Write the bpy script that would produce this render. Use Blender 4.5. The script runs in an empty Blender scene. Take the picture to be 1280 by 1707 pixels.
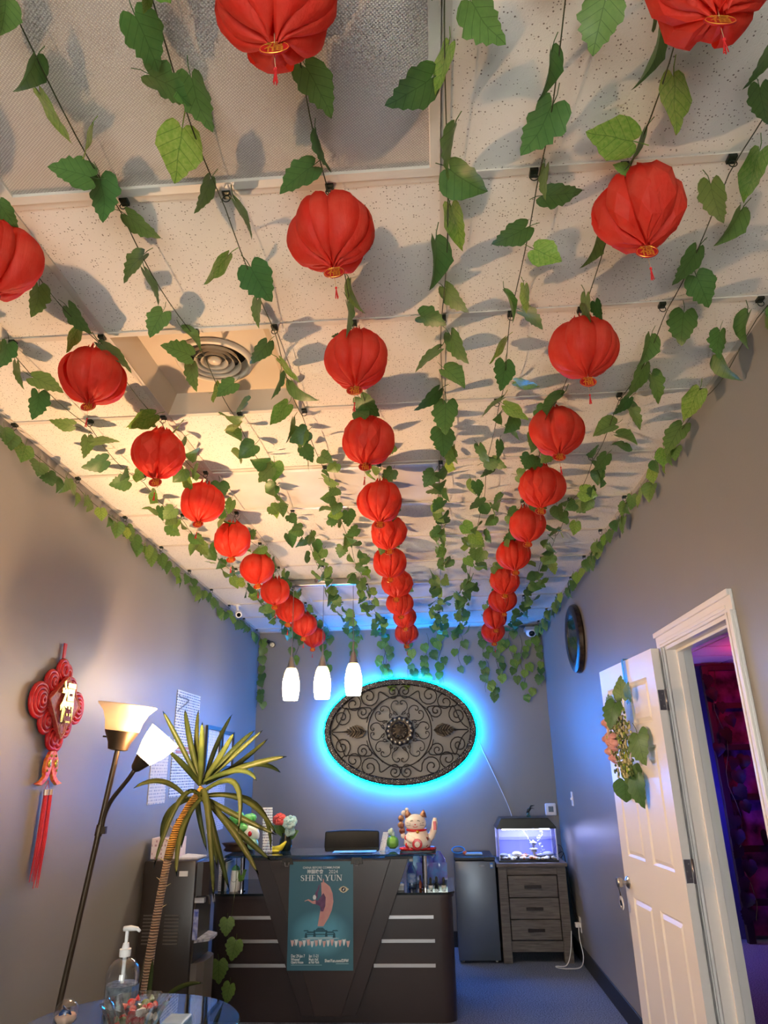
import bpy, bmesh, math, random
from mathutils import Vector, Matrix, Quaternion

PI = math.pi
SC = bpy.context.scene
COL = SC.collection
random.seed(11)

# ------------------------------------------------------------------ camera
CAM_H = 1.62
cam = bpy.data.cameras.new('camera')
cam.sensor_fit = 'HORIZONTAL'
cam.sensor_width = 36.0
cam.lens = 1148.4 / 1280 * 36.0
cam.clip_start = 0.02
camo = bpy.data.objects.new('camera', cam)
COL.objects.link(camo)
R_ = Vector((0.99728, 0.07166, -0.01674)).normalized()
F_ = Vector((-0.06090, 0.93466, 0.35056)).normalized()
R_ = (R_ - F_ * R_.dot(F_)).normalized()
U_ = R_.cross(F_)
camo.matrix_world = Matrix(((R_.x, U_.x, -F_.x, 0), (R_.y, U_.y, -F_.y, 0), (R_.z, U_.z, -F_.z, CAM_H), (0, 0, 0, 1)))
SC.camera = camo

# ------------------------------------------------------------------ view, world, fill daylight
SC.view_settings.view_transform = 'Standard'
SC.view_settings.look = 'None'
SC.view_settings.gamma = 1.0
SC.view_settings.use_curve_mapping = False
SC.view_settings.exposure = 1.22
SC.cycles.use_denoising = True
SC.cycles.max_bounces = 5
SC.cycles.diffuse_bounces = 3
SC.cycles.glossy_bounces = 3
SC.cycles.transmission_bounces = 4
SC.cycles.use_adaptive_sampling = True
SC.cycles.adaptive_threshold = 0.1
SC.cycles.adaptive_min_samples = 16
SC.cycles.transparent_max_bounces = 10
SC.cycles.sample_clamp_indirect = 4.0
SC.cycles.caustics_reflective = False
SC.cycles.caustics_refractive = False
world = bpy.data.worlds.new('world')
SC.world = world
world.use_nodes = True
bg = world.node_tree.nodes['Background']
bg.inputs[0].default_value = (1.0, 0.955, 0.89, 1)
bg.inputs[1].default_value = 4.6          # fill daylight for the window added behind the camera

def light(name, kind, loc, power, color, size=0.05, rot=(0, 0, 0), spot=None):
    l = bpy.data.lights.new(name, kind)
    l.energy = power
    l.color = color
    if kind == 'AREA':
        l.size = size
    else:
        l.shadow_soft_size = size
    if spot:
        l.spot_size = spot
        l.spot_blend = 0.5
    o = bpy.data.objects.new(name, l)
    o.location = loc
    o.rotation_euler = rot
    COL.objects.link(o)
    return o

# ------------------------------------------------------------------ helpers
def lin(c):
    if isinstance(c, str):
        c = tuple(int(c[i:i + 2], 16) / 255 for i in (0, 2, 4))
    return tuple(((v / 12.92) if v <= 0.04045 else ((v + 0.055) / 1.055) ** 2.4) for v in c)

MATS = {}
def mat(name, color=(0.5, 0.5, 0.5), rough=0.5, metal=0.0, emit=None, estr=0.0, spec=0.5, noise=None, bump=None,
        transl=0.0, objvar=0.0, coat=0.0, alpha=1.0):
    """noise=(scale, amount, color2), bump=(scale, strength, distance)"""
    if name in MATS:
        return MATS[name]
    m = bpy.data.materials.new(name)
    m.use_nodes = True
    nt = m.node_tree
    N = nt.nodes
    L = nt.links
    p = N['Principled BSDF']
    out = N['Material Output']
    c = lin(color) + (1,)
    p.inputs['Base Color'].default_value = c
    p.inputs['Roughness'].default_value = rough
    p.inputs['Metallic'].default_value = metal
    p.inputs['Specular IOR Level'].default_value = spec
    if coat:
        p.inputs['Coat Weight'].default_value = coat
        p.inputs['Coat Roughness'].default_value = 0.08
    csock = None
    tc = N.new('ShaderNodeTexCoord')
    if noise:
        nz = N.new('ShaderNodeTexNoise')
        nz.inputs['Scale'].default_value = noise[0]
        nz.inputs['Detail'].default_value = 4
        L.new(tc.outputs['Object'], nz.inputs['Vector'])
        mx = N.new('ShaderNodeMix')
        mx.data_type = 'RGBA'
        mx.inputs['A'].default_value = c
        mx.inputs['B'].default_value = lin(noise[2]) + (1,)
        mr = N.new('ShaderNodeMapRange')
        mr.inputs['From Min'].default_value = 0.35
        mr.inputs['From Max'].default_value = 0.7
        mr.inputs['To Max'].default_value = noise[1]
        L.new(nz.outputs['Fac'], mr.inputs['Value'])
        L.new(mr.outputs['Result'], mx.inputs['Factor'])
        csock = mx.outputs['Result']
    if objvar:
        oi = N.new('ShaderNodeObjectInfo')
        hs = N.new('ShaderNodeHueSaturation')
        if csock:
            L.new(csock, hs.inputs['Color'])
        else:
            hs.inputs['Color'].default_value = c
        mr2 = N.new('ShaderNodeMapRange')
        mr2.inputs['To Min'].default_value = 1 - objvar
        mr2.inputs['To Max'].default_value = 1 + objvar
        L.new(oi.outputs['Random'], mr2.inputs['Value'])
        L.new(mr2.outputs['Result'], hs.inputs['Value'])
        mr3 = N.new('ShaderNodeMapRange')
        mr3.inputs['To Min'].default_value = 0.5 + objvar * 0.10
        mr3.inputs['To Max'].default_value = 0.5 - objvar * 0.10
        L.new(oi.outputs['Random'], mr3.inputs['Value'])
        L.new(mr3.outputs['Result'], hs.inputs['Hue'])
        csock = hs.outputs['Color']
    if csock:
        L.new(csock, p.inputs['Base Color'])
    if emit:
        p.inputs['Emission Color'].default_value = lin(emit) + (1,)
        p.inputs['Emission Strength'].default_value = estr
    if bump:
        bz = N.new('ShaderNodeTexNoise')
        bz.inputs['Scale'].default_value = bump[0]
        bz.inputs['Detail'].default_value = 3
        L.new(tc.outputs['Object'], bz.inputs['Vector'])
        bn = N.new('ShaderNodeBump')
        bn.inputs['Strength'].default_value = bump[1]
        bn.inputs['Distance'].default_value = bump[2]
        L.new(bz.outputs['Fac'], bn.inputs['Height'])
        L.new(bn.outputs['Normal'], p.inputs['Normal'])
    if transl:
        tr = N.new('ShaderNodeBsdfTranslucent')
        tr.inputs['Color'].default_value = c
        if csock:
            L.new(csock, tr.inputs['Color'])
        ms = N.new('ShaderNodeMixShader')
        ms.inputs[0].default_value = transl
        L.new(p.outputs[0], ms.inputs[1])
        L.new(tr.outputs[0], ms.inputs[2])
        L.new(ms.outputs[0], out.inputs['Surface'])
    MATS[name] = m
    return m

def glass(name, tint=(0.9, 0.95, 0.95), refl=0.12, rough=0.02):
    """clear thin glass or plastic: tinted see-through with mirror-like edges"""
    if name in MATS:
        return MATS[name]
    m = bpy.data.materials.new(name)
    m.use_nodes = True
    nt = m.node_tree
    N, L = nt.nodes, nt.links
    N.remove(N['Principled BSDF'])
    t = N.new('ShaderNodeBsdfTransparent')
    t.inputs[0].default_value = tint + (1,)
    g = N.new('ShaderNodeBsdfGlossy')
    g.inputs['Roughness'].default_value = rough
    lw = N.new('ShaderNodeLayerWeight')
    lw.inputs['Blend'].default_value = 0.25
    mr = N.new('ShaderNodeMapRange')
    mr.inputs['To Min'].default_value = refl * 0.35
    mr.inputs['To Max'].default_value = min(1, refl * 5)
    L.new(lw.outputs['Facing'], mr.inputs['Value'])
    ms = N.new('ShaderNodeMixShader')
    L.new(mr.outputs['Result'], ms.inputs[0])
    L.new(t.outputs[0], ms.inputs[1])
    L.new(g.outputs[0], ms.inputs[2])
    L.new(ms.outputs[0], N['Material Output'].inputs['Surface'])
    MATS[name] = m
    return m

WL = {}
def setp(o, label=None, cat=None, group=None, kind=None):
    if label: o['label'] = label
    if cat: o['category'] = cat
    if group: o['group'] = group
    if kind: o['kind'] = kind
    return o

def thing(name, loc, label, cat, group=None, kind=None):
    o = bpy.data.objects.new(name, None)
    o.empty_display_size = 0.05
    o.location = loc
    COL.objects.link(o)
    WL[o.name] = Vector(loc)
    return setp(o, label, cat, group, kind)

class B:
    def __init__(s):
        s.v = []
        s.f = []
    def add(s, v, f):
        n = len(s.v)
        s.v += [tuple(q) for q in v]
        s.f += [tuple(i + n for i in q) for q in f]
        return s
    def box(s, x0, x1, y0, y1, z0, z1):
        return s.add([(x0, y0, z0), (x1, y0, z0), (x1, y1, z0), (x0, y1, z0), (x0, y0, z1), (x1, y0, z1), (x1, y1, z1), (x0, y1, z1)],
                     [(0, 3, 2, 1), (4, 5, 6, 7), (0, 1, 5, 4), (1, 2, 6, 5), (2, 3, 7, 6), (3, 0, 4, 7)])
    def cbox(s, c, d):
        return s.box(c[0] - d[0] / 2, c[0] + d[0] / 2, c[1] - d[1] / 2, c[1] + d[1] / 2, c[2] - d[2] / 2, c[2] + d[2] / 2)
    def tube(s, pts, r, n=8, closed=False):
        pts = [Vector(q) for q in pts]
        m = len(pts)
        rs = r if isinstance(r, (list, tuple)) else [r] * m
        up = None
        V = []
        for i in range(m):
            if closed:
                d = pts[(i + 1) % m] - pts[i - 1]
            else:
                d = pts[min(i + 1, m - 1)] - pts[max(i - 1, 0)]
            if d.length < 1e-9:
                d = Vector((0, 0, 1))
            d.normalize()
            if up is None:
                up = Vector((0, 0, 1)) if abs(d.z) < 0.9 else Vector((1, 0, 0))
            a = d.cross(up)
            if a.length < 1e-6:
                a = d.orthogonal()
            a.normalize()
            b = a.cross(d).normalized()
            up = b
            for k in range(n):
                t = 2 * PI * k / n
                V.append(pts[i] + (a * math.cos(t) + b * math.sin(t)) * rs[i])
        Fc = []
        for i in range(m if closed else m - 1):
            j = (i + 1) % m
            for k in range(n):
                Fc.append((i * n + k, i * n + (k + 1) % n, j * n + (k + 1) % n, j * n + k))
        if not closed:
            Fc.append(tuple(range(n)))
            Fc.append(tuple((m - 1) * n + n - 1 - k for k in range(n)))
        return s.add(V, Fc)
    def cyl(s, a, b, r0, r1=None, n=16):
        return s.tube([a, b], [r0, r0 if r1 is None else r1], n)
    def lathe(s, prof, c=(0, 0, 0), n=24, axis='z', sx=1.0, flute=None):
        V = []
        for (r, z) in prof:
            for k in range(n):
                t = 2 * PI * k / n
                q = r * (1 + (flute[1] * math.cos(flute[0] * t) if flute else 0))
                x, y = q * math.cos(t) * sx, q * math.sin(t)
                if axis == 'z': V.append((c[0] + x, c[1] + y, c[2] + z))
                elif axis == 'x': V.append((c[0] + z, c[1] + x, c[2] + y))
                else: V.append((c[0] + x, c[1] + z, c[2] + y))
        Fc = []
        for i in range(len(prof) - 1):
            for k in range(n):
                Fc.append((i * n + k, i * n + (k + 1) % n, (i + 1) * n + (k + 1) % n, (i + 1) * n + k))
        if prof[0][0] > 1e-6: Fc.append(tuple(n - 1 - k for k in range(n)))
        if prof[-1][0] > 1e-6: Fc.append(tuple((len(prof) - 1) * n + k for k in range(n)))
        return s.add(V, Fc)
    def shell(s, prof, c=(0, 0, 0), n=24, flute=None):
        """open lathe with no caps"""
        k0 = len(s.f)
        s.lathe(prof, c, n, 'z', 1.0, flute)
        s.f = [q for q in s.f[:k0]] + [q for q in s.f[k0:] if len(q) == 4]
        return s
    def ball(s, c, r, nu=14, nv=8, rot=None):
        if not isinstance(r, (tuple, list)): r = (r, r, r)
        V = []
        for i in range(nv + 1):
            ph = PI * i / nv
            for k in range(nu):
                t = 2 * PI * k / nu
                q = Vector((r[0] * math.sin(ph) * math.cos(t), r[1] * math.sin(ph) * math.sin(t), -r[2] * math.cos(ph)))
                if rot: q = rot @ q
                V.append((c[0] + q.x, c[1] + q.y, c[2] + q.z))
        Fc = []
        for i in range(nv):
            for k in range(nu):
                Fc.append((i * nu + k, i * nu + (k + 1) % nu, (i + 1) * nu + (k + 1) % nu, (i + 1) * nu + k))
        return s.add(V, Fc)
    def prism(s, poly, fn, w0, w1):
        n = len(poly)
        V = [fn(u, v, w0) for u, v in poly] + [fn(u, v, w1) for u, v in poly]
        Fc = [tuple(range(n)), tuple(2 * n - 1 - k for k in range(n))]
        for k in range(n):
            Fc.append((k, n + k, n + (k + 1) % n, (k + 1) % n))
        return s.add(V, Fc)
    def build(s, name, m, parent=None, smooth=False, bevel=0.0, origin=None, xf=None, seg=2):
        me = bpy.data.meshes.new(name)
        vs = [Vector(q) for q in s.v]
        if xf is not None: vs = [xf @ q for q in vs]
        if parent is not None:
            base = WL[parent.name]
        elif origin is not None:
            base = Vector(origin)
        else:
            base = Vector(((min(q.x for q in vs) + max(q.x for q in vs)) / 2, (min(q.y for q in vs) + max(q.y for q in vs)) / 2, min(q.z for q in vs)))
        me.from_pydata([q - base for q in vs], [], s.f)
        bm = bmesh.new()
        bm.from_mesh(me)
        bmesh.ops.remove_doubles(bm, verts=bm.verts, dist=1e-6)
        bmesh.ops.recalc_face_normals(bm, faces=bm.faces)
        if bevel:
            ed = [e for e in bm.edges if len(e.link_faces) == 2 and e.calc_face_angle(0) > 0.6]
            bmesh.ops.bevel(bm, geom=ed, offset=bevel, segments=seg, affect='EDGES', profile=0.5, clamp_overlap=True)
        bm.to_mesh(me)
        bm.free()
        if smooth:
            for q in me.polygons: q.use_smooth = True
            if smooth != True:
                try: me.set_sharp_from_angle(angle=smooth)
                except Exception: pass
        me.materials.append(m)
        o = bpy.data.objects.new(name, me)
        if parent is not None:
            o.parent = parent
        else:
            o.location = base
        COL.objects.link(o)
        WL[o.name] = base
        return o

def single(b, name, m, label, cat, group=None, kind=None, **k):
    return setp(b.build(name, m, **k), label, cat, group, kind)

def copy_part(src, parent, matrix=None):
    o = src.copy()
    o.parent = parent
    if matrix is not None: o.matrix_basis = matrix
    COL.objects.link(o)
    return o

FONT_CACHE = {}
def text_part(name, txt, m, parent, fn, size, depth=0.0008, align='CENTER', sx=1.0, bold=0.0):
    """flat lettering as thin mesh; fn(u, v, w) maps text plane to world"""
    key = (txt, round(size, 5), align, bold)
    if key not in FONT_CACHE:
        cu = bpy.data.curves.new('lettering', 'FONT')
        cu.body = txt
        cu.size = size
        cu.align_x = align
        cu.align_y = 'CENTER'
        cu.offset = bold
        cu.resolution_u = 3
        ob = bpy.data.objects.new('lettering', cu)
        COL.objects.link(ob)
        dg = bpy.context.evaluated_depsgraph_get()
        dg.update()
        me = bpy.data.meshes.new_from_object(ob.evaluated_get(dg))
        FONT_CACHE[key] = ([tuple(v.co) for v in me.vertices], [tuple(q.vertices) for q in me.polygons])
        bpy.data.objects.remove(ob)
        bpy.data.curves.remove(cu)
        bpy.data.meshes.remove(me)
    V, Fc = FONT_CACHE[key]
    b = B()
    b.add([fn(v[0] * sx, v[1], depth) for v in V], Fc)
    return b.build(name, m, parent)

def bez(p0, p1, p2, n=10):
    p0, p1, p2 = Vector(p0), Vector(p1), Vector(p2)
    return [p0 * (1 - t) ** 2 + p1 * 2 * t * (1 - t) + p2 * t * t for t in [i / n for i in range(n + 1)]]
def bez3(a, b, c, d, n=12):
    a, b, c, d = map(Vector, (a, b, c, d))
    return [a * (1 - t) ** 3 + b * 3 * t * (1 - t) ** 2 + c * 3 * t * t * (1 - t) + d * t ** 3 for t in [i / n for i in range(n + 1)]]

def cr(P_, n=6):
    P_ = [Vector(q) for q in P_]
    out = []
    for i in range(len(P_) - 1):
        a, b_, c, d = P_[max(i - 1, 0)], P_[i], P_[i + 1], P_[min(i + 2, len(P_) - 1)]
        for k in range(n):
            t = k / n
            out.append(.5 * (2 * b_ + (c - a) * t + (2 * a - 5 * b_ + 4 * c - d) * t * t + (3 * b_ - a - 3 * c + d) * t ** 3))
    return out + [P_[-1]]

ORD = ['nearest', 'second', 'third', 'fourth', 'fifth', 'sixth', 'seventh', 'eighth', 'ninth', 'tenth', 'eleventh', 'twelfth', 'thirteenth', 'fourteenth', 'fifteenth']

# ------------------------------------------------------------------ room dimensions (metres)
CEIL = 3.112
BACK = 7.76
FRONT = -1.6
XR = 1.22
def XL(y): return -1.80 - 0.0202 * y
C0X, C1X = 0.086, -1.134          # ceiling grid lines running away from the camera
ROW0 = 1.43
def ROW(i): return ROW0 + 0.61 * i

# ------------------------------------------------------------------ setting materials
M_wall = mat('wall_paint', '868480', 0.42, bump=(160, 0.12, 0.003), noise=(3, 0.25, '7e7c79'))
M_white = mat('white_gloss_paint', 'e9e6e2', 0.32)
M_base = mat('rubber_base', '16181c', 0.5)
M_bar = mat('grid_bar', 'd3cabd', 0.6)
M_slab = mat('plenum', '8a8780', 0.9)

def carpet_mat():
    m = mat('carpet', '98a1b4', 0.95, spec=0.1, noise=(110, 1.0, '465064'), bump=(260, 0.9, 0.01))
    return m
M_carpet = carpet_mat()

def tile_mat():
    m = bpy.data.materials.new('acoustic_tile')
    m.use_nodes = True
    N, L = m.node_tree.nodes, m.node_tree.links
    p = N['Principled BSDF']
    p.inputs['Roughness'].default_value = 0.9
    p.inputs['Specular IOR Level'].default_value = 0.15
    g = N.new('ShaderNodeNewGeometry')
    vo = N.new('ShaderNodeTexVoronoi')
    vo.inputs['Scale'].default_value = 125
    L.new(g.outputs['Position'], vo.inputs['Vector'])
    sep = N.new('ShaderNodeSeparateColor')
    L.new(vo.outputs['Color'], sep.inputs[0])
    mul = N.new('ShaderNodeMath'); mul.operation = 'MULTIPLY'
    mul.inputs[1].default_value = 0.29
    L.new(sep.outputs[0], mul.inputs[0])
    cmp_ = N.new('ShaderNodeMath'); cmp_.operation = 'LESS_THAN'
    L.new(vo.outputs['Distance'], cmp_.inputs[0])
    L.new(mul.outputs[0], cmp_.inputs[1])
    nz = N.new('ShaderNodeTexNoise')
    nz.inputs['Scale'].default_value = 300
    L.new(g.outputs['Position'], nz.inputs['Vector'])
    mx = N.new('ShaderNodeMix'); mx.data_type = 'RGBA'
    mx.inputs['A'].default_value = lin('e6e0d6') + (1,)
    mx.inputs['B'].default_value = lin('8c8276') + (1,)
    L.new(cmp_.outputs[0], mx.inputs['Factor'])
    L.new(mx.outputs['Result'], p.inputs['Base Color'])
    bn = N.new('ShaderNodeBump')
    bn.inputs['Strength'].default_value = 0.25
    bn.inputs['Distance'].default_value = 0.004
    L.new(nz.outputs['Fac'], bn.inputs['Height'])
    L.new(bn.outputs['Normal'], p.inputs['Normal'])
    return m
M_tile = tile_mat()

def lens_mat():
    """prismatic lens of the switched-off ceiling light: a fine grid of raised cells"""
    m = bpy.data.materials.new('prismatic_lens')
    m.use_nodes = True
    N, L = m.node_tree.nodes, m.node_tree.links
    p = N['Principled BSDF']
    p.inputs['Roughness'].default_value = 0.35
    g = N.new('ShaderNodeNewGeometry')
    mp = N.new('ShaderNodeMapping')
    mp.inputs['Rotation'].default_value = (0, 0, 0.62)
    L.new(g.outputs['Position'], mp.inputs['Vector'])
    w1 = N.new('ShaderNodeTexWave'); w1.bands_direction = 'X'; w1.inputs['Scale'].default_value = 54
    w2 = N.new('ShaderNodeTexWave'); w2.bands_direction = 'Y'; w2.inputs['Scale'].default_value = 54
    L.new(mp.outputs[0], w1.inputs['Vector'])
    L.new(mp.outputs[0], w2.inputs['Vector'])
    mu = N.new('ShaderNodeMath'); mu.operation = 'MULTIPLY'
    L.new(w1.outputs['Fac'], mu.inputs[0])
    L.new(w2.outputs['Fac'], mu.inputs[1])
    nz = N.new('ShaderNodeTexNoise'); nz.inputs['Scale'].default_value = 7.0; nz.inputs['Detail'].default_value = 8; nz.inputs['Roughness'].default_value = 0.75
    L.new(g.outputs['Position'], nz.inputs['Vector'])
    sp = N.new('ShaderNodeMapRange'); sp.inputs['From Min'].default_value = 0.745; sp.inputs['From Max'].default_value = 0.80
    L.new(nz.outputs['Fac'], sp.inputs['Value'])
    mx = N.new('ShaderNodeMix'); mx.data_type = 'RGBA'
    mx.inputs['A'].default_value = lin('b3aaa0') + (1,)
    mx.inputs['B'].default_value = lin('e4dccf') + (1,)
    L.new(mu.outputs[0], mx.inputs['Factor'])
    m2 = N.new('ShaderNodeMix'); m2.data_type = 'RGBA'
    m2.inputs['B'].default_value = lin('4c4238') + (1,)
    L.new(mx.outputs['Result'], m2.inputs['A'])
    L.new(sp.outputs['Result'], m2.inputs['Factor'])
    L.new(m2.outputs['Result'], p.inputs['Base Color'])
    bn = N.new('ShaderNodeBump'); bn.inputs['Strength'].default_value = 0.5; bn.inputs['Distance'].default_value = 0.004
    L.new(mu.outputs[0], bn.inputs['Height'])
    L.new(bn.outputs['Normal'], p.inputs['Normal'])
    return m
M_lens = lens_mat()
M_smoothlens = mat('smooth_lens', 'd2cdc6', 0.6, noise=(4, 0.5, 'b9b2a8'))

# ------------------------------------------------------------------ shell
DY0, DY1, DZ = 2.90, 3.74, 2.20        # doorway in the right wall
b = B(); b.box(-2.1, 5.2, FRONT - 0.2, 8.4, -0.1, 0.0)
floor = single(b, 'floor', M_carpet, 'blue grey carpet floor of the reception room', 'floor', kind='structure')

b = B()
V = [(XL(FRONT), FRONT, 0), (XL(BACK), BACK, 0), (XL(BACK) - .12, BACK, 0), (XL(FRONT) - .12, FRONT, 0)]
V += [(x, y, CEIL + .12) for x, y, z in V]
b.add(V, [(0, 1, 2, 3), (4, 7, 6, 5), (0, 4, 5, 1), (1, 5, 6, 2), (2, 6, 7, 3), (3, 7, 4, 0)])
setp(b.build('wall_left', M_wall), 'grey painted wall behind the floor lamp and plant', 'wall', kind='structure')
b = B()
b.box(XR, XR + .12, FRONT, DY0, 0, CEIL + .12).box(XR, XR + .12, DY1, BACK, 0, CEIL + .12).box(XR, XR + .12, DY0, DY1, DZ, CEIL + .12)
setp(b.build('wall_right', M_wall), 'grey painted wall with the open doorway', 'wall', kind='structure')
b = B(); b.box(-2.1, XR + .12, BACK, BACK + .12, 0, CEIL + .12)
setp(b.build('wall_back', M_wall), 'grey wall behind the oval iron wall art', 'wall', kind='structure')
# shop front behind the camera: its one broad window is added for fill light
WX0, WX1, WZ0, WZ1 = -1.3, 0.8, 0.5, 2.5
b = B()
b.box(-2.0, WX0, FRONT - .12, FRONT, 0, CEIL + .12).box(WX1, XR + .12, FRONT - .12, FRONT, 0, CEIL + .12)
b.box(WX0, WX1, FRONT - .12, FRONT, 0, WZ0).box(WX0, WX1, FRONT - .12, FRONT, WZ1, CEIL + .12)
setp(b.build('wall_front', M_wall), 'grey shop front wall around the window', 'wall', kind='structure')
b = B()
for x in (WX0, (WX0 + WX1) / 2 - .02, WX1 - .04):
    b.box(x, x + .04, FRONT - .09, FRONT - .03, WZ0, WZ1)
b.box(WX0, WX1, FRONT - .09, FRONT - .03, WZ0, WZ0 + .04).box(WX0, WX1, FRONT - .09, FRONT - .03, WZ1 - .04, WZ1)
win = setp(b.build('fill_window_1', M_white), 'white framed window added behind the camera to let in fill daylight', 'window', kind='structure')
b = B(); b.box(WX0 + .04, WX1 - .04, FRONT - .065, FRONT - .059, WZ0 + .04, WZ1 - .04)
b.build('pane', glass('window_glass', (0.95, 0.97, 0.97), 0.05), win)

# baseboards
b = B(); b.box(XR - .012, XR, DY1 + .15, BACK, 0, .135)
setp(b.build('baseboard_right', M_base, bevel=.003), 'black rubber baseboard along the door wall', 'baseboard', kind='structure')
b = B(); b.box(XL(BACK) + .01, XR - .012, BACK - .012, BACK, 0, .135)
setp(b.build('baseboard_back', M_base, bevel=.003), 'black rubber baseboard along the back wall', 'baseboard', kind='structure')
b = B()
V = [(XL(FRONT) + .012, FRONT, 0), (XL(BACK) + .012, BACK - .012, 0), (XL(BACK), BACK - .012, 0), (XL(FRONT), FRONT, 0)]
V += [(x, y, .135) for x, y, z in V]
b.add(V, [(0, 1, 2, 3), (4, 7, 6, 5), (0, 4, 5, 1), (1, 5, 6, 2), (2, 6, 7, 3), (3, 7, 4, 0)])
setp(b.build('baseboard_left', M_base), 'black rubber baseboard along the plant wall', 'baseboard', kind='structure')

# ceiling: slab above, then every tile and every grid bar
b = B(); b.box(-2.1, XR + .12, FRONT - .12, BACK + .12, CEIL + .13, CEIL + .2)
ceil = setp(b.build('ceiling', M_slab, origin=(0, 0, CEIL)), 'white suspended acoustic tile ceiling', 'ceiling', kind='structure')
r0, r1 = -5, 10
TROFFER = {(-1, 1), (3, 1), (7, 1)}
G = .011
for r in range(r0, r1 + 1):
    y0, y1 = max(ROW(r), FRONT) + G, min(ROW(r + 1), BACK) - G
    if y1 - y0 < .02: continue
    cols = [(None, C1X), (C1X, C0X), (C0X, XR)]
    for ci, (xa, xb) in enumerate(cols):
        if (r, ci) in TROFFER: continue
        if ci == 1 and r == 1:
            xa = C1X + .61          # the square air diffuser takes the left half of this bay
        if xa is None:
            A, D = XL(y0) + .003, XL(y1) + .003
        else:
            A = D = xa + G
        xb2 = xb - (G if xb != XR else .003)
        b = B()
        V = [(A, y0, CEIL + .003), (xb2, y0, CEIL + .003), (xb2, y1, CEIL + .003), (D, y1, CEIL + .003)]
        V += [(x, y, CEIL + .02) for x, y, z in V]
        b.add(V, [(0, 3, 2, 1), (4, 5, 6, 7), (0, 1, 5, 4), (1, 2, 6, 5), (2, 3, 7, 6), (3, 0, 4, 7)])
        b.build('ceiling_tile', M_tile, ceil)
for r in range(r0 + 1, r1 + 1):
    y = ROW(r)
    if y < FRONT + .05 or y > BACK - .03: continue
    b = B(); b.box(XL(y) + .002, XR - .002, y - .012, y + .012, CEIL - .002, CEIL + .004)
    b.build('grid_bar', M_bar, ceil)
for x in (C0X, C1X):
    b = B(); b.box(x - .012, x + .012, FRONT, BACK, CEIL - .0025, CEIL + .0035)
    b.build('grid_bar', M_bar, ceil)
b = B(); b.box(C1X + .61 - .012, C1X + .61 + .012, ROW(1), ROW(2), CEIL - .0025, CEIL + .0035)
b.build('grid_bar', M_bar, ceil)
b = B()
V = [(XL(FRONT), FRONT, 0), (XL(FRONT) + .022, FRONT, 0), (XL(BACK) + .022, BACK, 0), (XL(BACK), BACK, 0)]
V = [(x, y, CEIL - .003) for x, y, z in V] + [(x, y, CEIL + .001) for x, y, z in V]
b.add(V, [(0, 3, 2, 1), (4, 5, 6, 7), (0, 1, 5, 4), (1, 2, 6, 5), (2, 3, 7, 6), (3, 0, 4, 7)])
b.build('wall_angle', M_bar, ceil)
b = B(); b.box(XR - .022, XR, FRONT, BACK, CEIL - .003, CEIL + .001); b.build('wall_angle', M_bar, ceil)
b = B(); b.box(XL(BACK) + .02, XR - .02, BACK - .022, BACK, CEIL - .003, CEIL + .001); b.build('wall_angle', M_bar, ceil)

# switched-off ceiling light panels
M_trof = mat('light_frame', 'd9d2c6', 0.4)
for (r, ci), lab, ml in (((-1, 1), 'large unlit ceiling light panel with dotted lens, nearest the camera', M_lens),
                         ((3, 1), 'unlit ceiling light panel with smudged plain lens mid ceiling', M_smoothlens),
                         ((7, 1), 'unlit ceiling light panel above the pendant lamps', M_smoothlens)):
    x0, x1, y0, y1 = C1X + .012, C0X - .012, ROW(r) + .012, ROW(r + 1) - .012
    t = thing('ceiling_light', ((x0 + x1) / 2, (y0 + y1) / 2, CEIL), lab, 'ceiling light', 'unlit ceiling light panels')
    b = B(); b.box(x0, x1, y0, y0 + .028, CEIL - .008, CEIL + .06).box(x0, x1, y1 - .028, y1, CEIL - .008, CEIL + .06)
    b.box(x0, x0 + .028, y0 + .028, y1 - .028, CEIL - .008, CEIL + .06).box(x1 - .028, x1, y0 + .028, y1 - .028, CEIL - .008, CEIL + .06)
    b.build('frame', M_trof, t, bevel=.002)
    b = B(); b.box(x0 + .028, x1 - .028, y0 + .028, y1 - .028, CEIL + .002, CEIL + .006)
    b.build('lens', ml, t)
    b = B(); b.box(x0 + .03, x1 - .03, y0 + .03, y1 - .03, CEIL + .055, CEIL + .06)
    b.build('housing', M_white, t)

# square air diffuser with round louvre rings in a stepped tray
x0, x1, y0, y1 = C1X + .012, C1X + .61 - .012, ROW(1) + .012, ROW(2) - .012
cx, cy = (x0 + x1) / 2, (y0 + y1) / 2
t = thing('air_diffuser', (cx, cy, CEIL), 'square beige air vent with round louvre rings in the ceiling', 'air vent')
M_dif = mat('diffuser_metal', 'c9b79c', 0.4)
UP = .075
b = B()
V = []
for (a, z) in ((0, CEIL), (.05, CEIL + UP)):
    V += [(x0 + a, y0 + a, z), (x1 - a, y0 + a, z), (x1 - a, y1 - a, z), (x0 + a, y1 - a, z)]
b.add(V, [(k, (k + 1) % 4, 4 + (k + 1) % 4, 4 + k) for k in range(4)])
b.build('tray_side', M_dif, t)
b = B(); n = 40
V = []
for k in range(n):
    a = 2 * PI * k / n
    V.append((cx + .15 * math.cos(a), cy + .15 * math.sin(a), CEIL + UP))
ring_sq = []
for k in range(n):
    a = 2 * PI * k / n
    q = max(abs(math.cos(a)), abs(math.sin(a)))
    h = (x1 - x0) / 2 - .05
    ring_sq.append((cx + h * math.cos(a) / q, cy + h * math.sin(a) / q, CEIL + UP))
b.add(V + ring_sq, [(k, (k + 1) % n, n + (k + 1) % n, n + k) for k in range(n)])
b.build('face_plate', M_dif, t)
b = B(); b.shell([(.157, UP - .002), (.153, UP - .012), (.138, UP - .018), (.130, UP + .0), (.128, UP + .045)], (cx, cy, CEIL), 40)
b.build('outer_ring', mat('vent_ring', 'd6cab4', 0.35), t, smooth=True)
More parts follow.
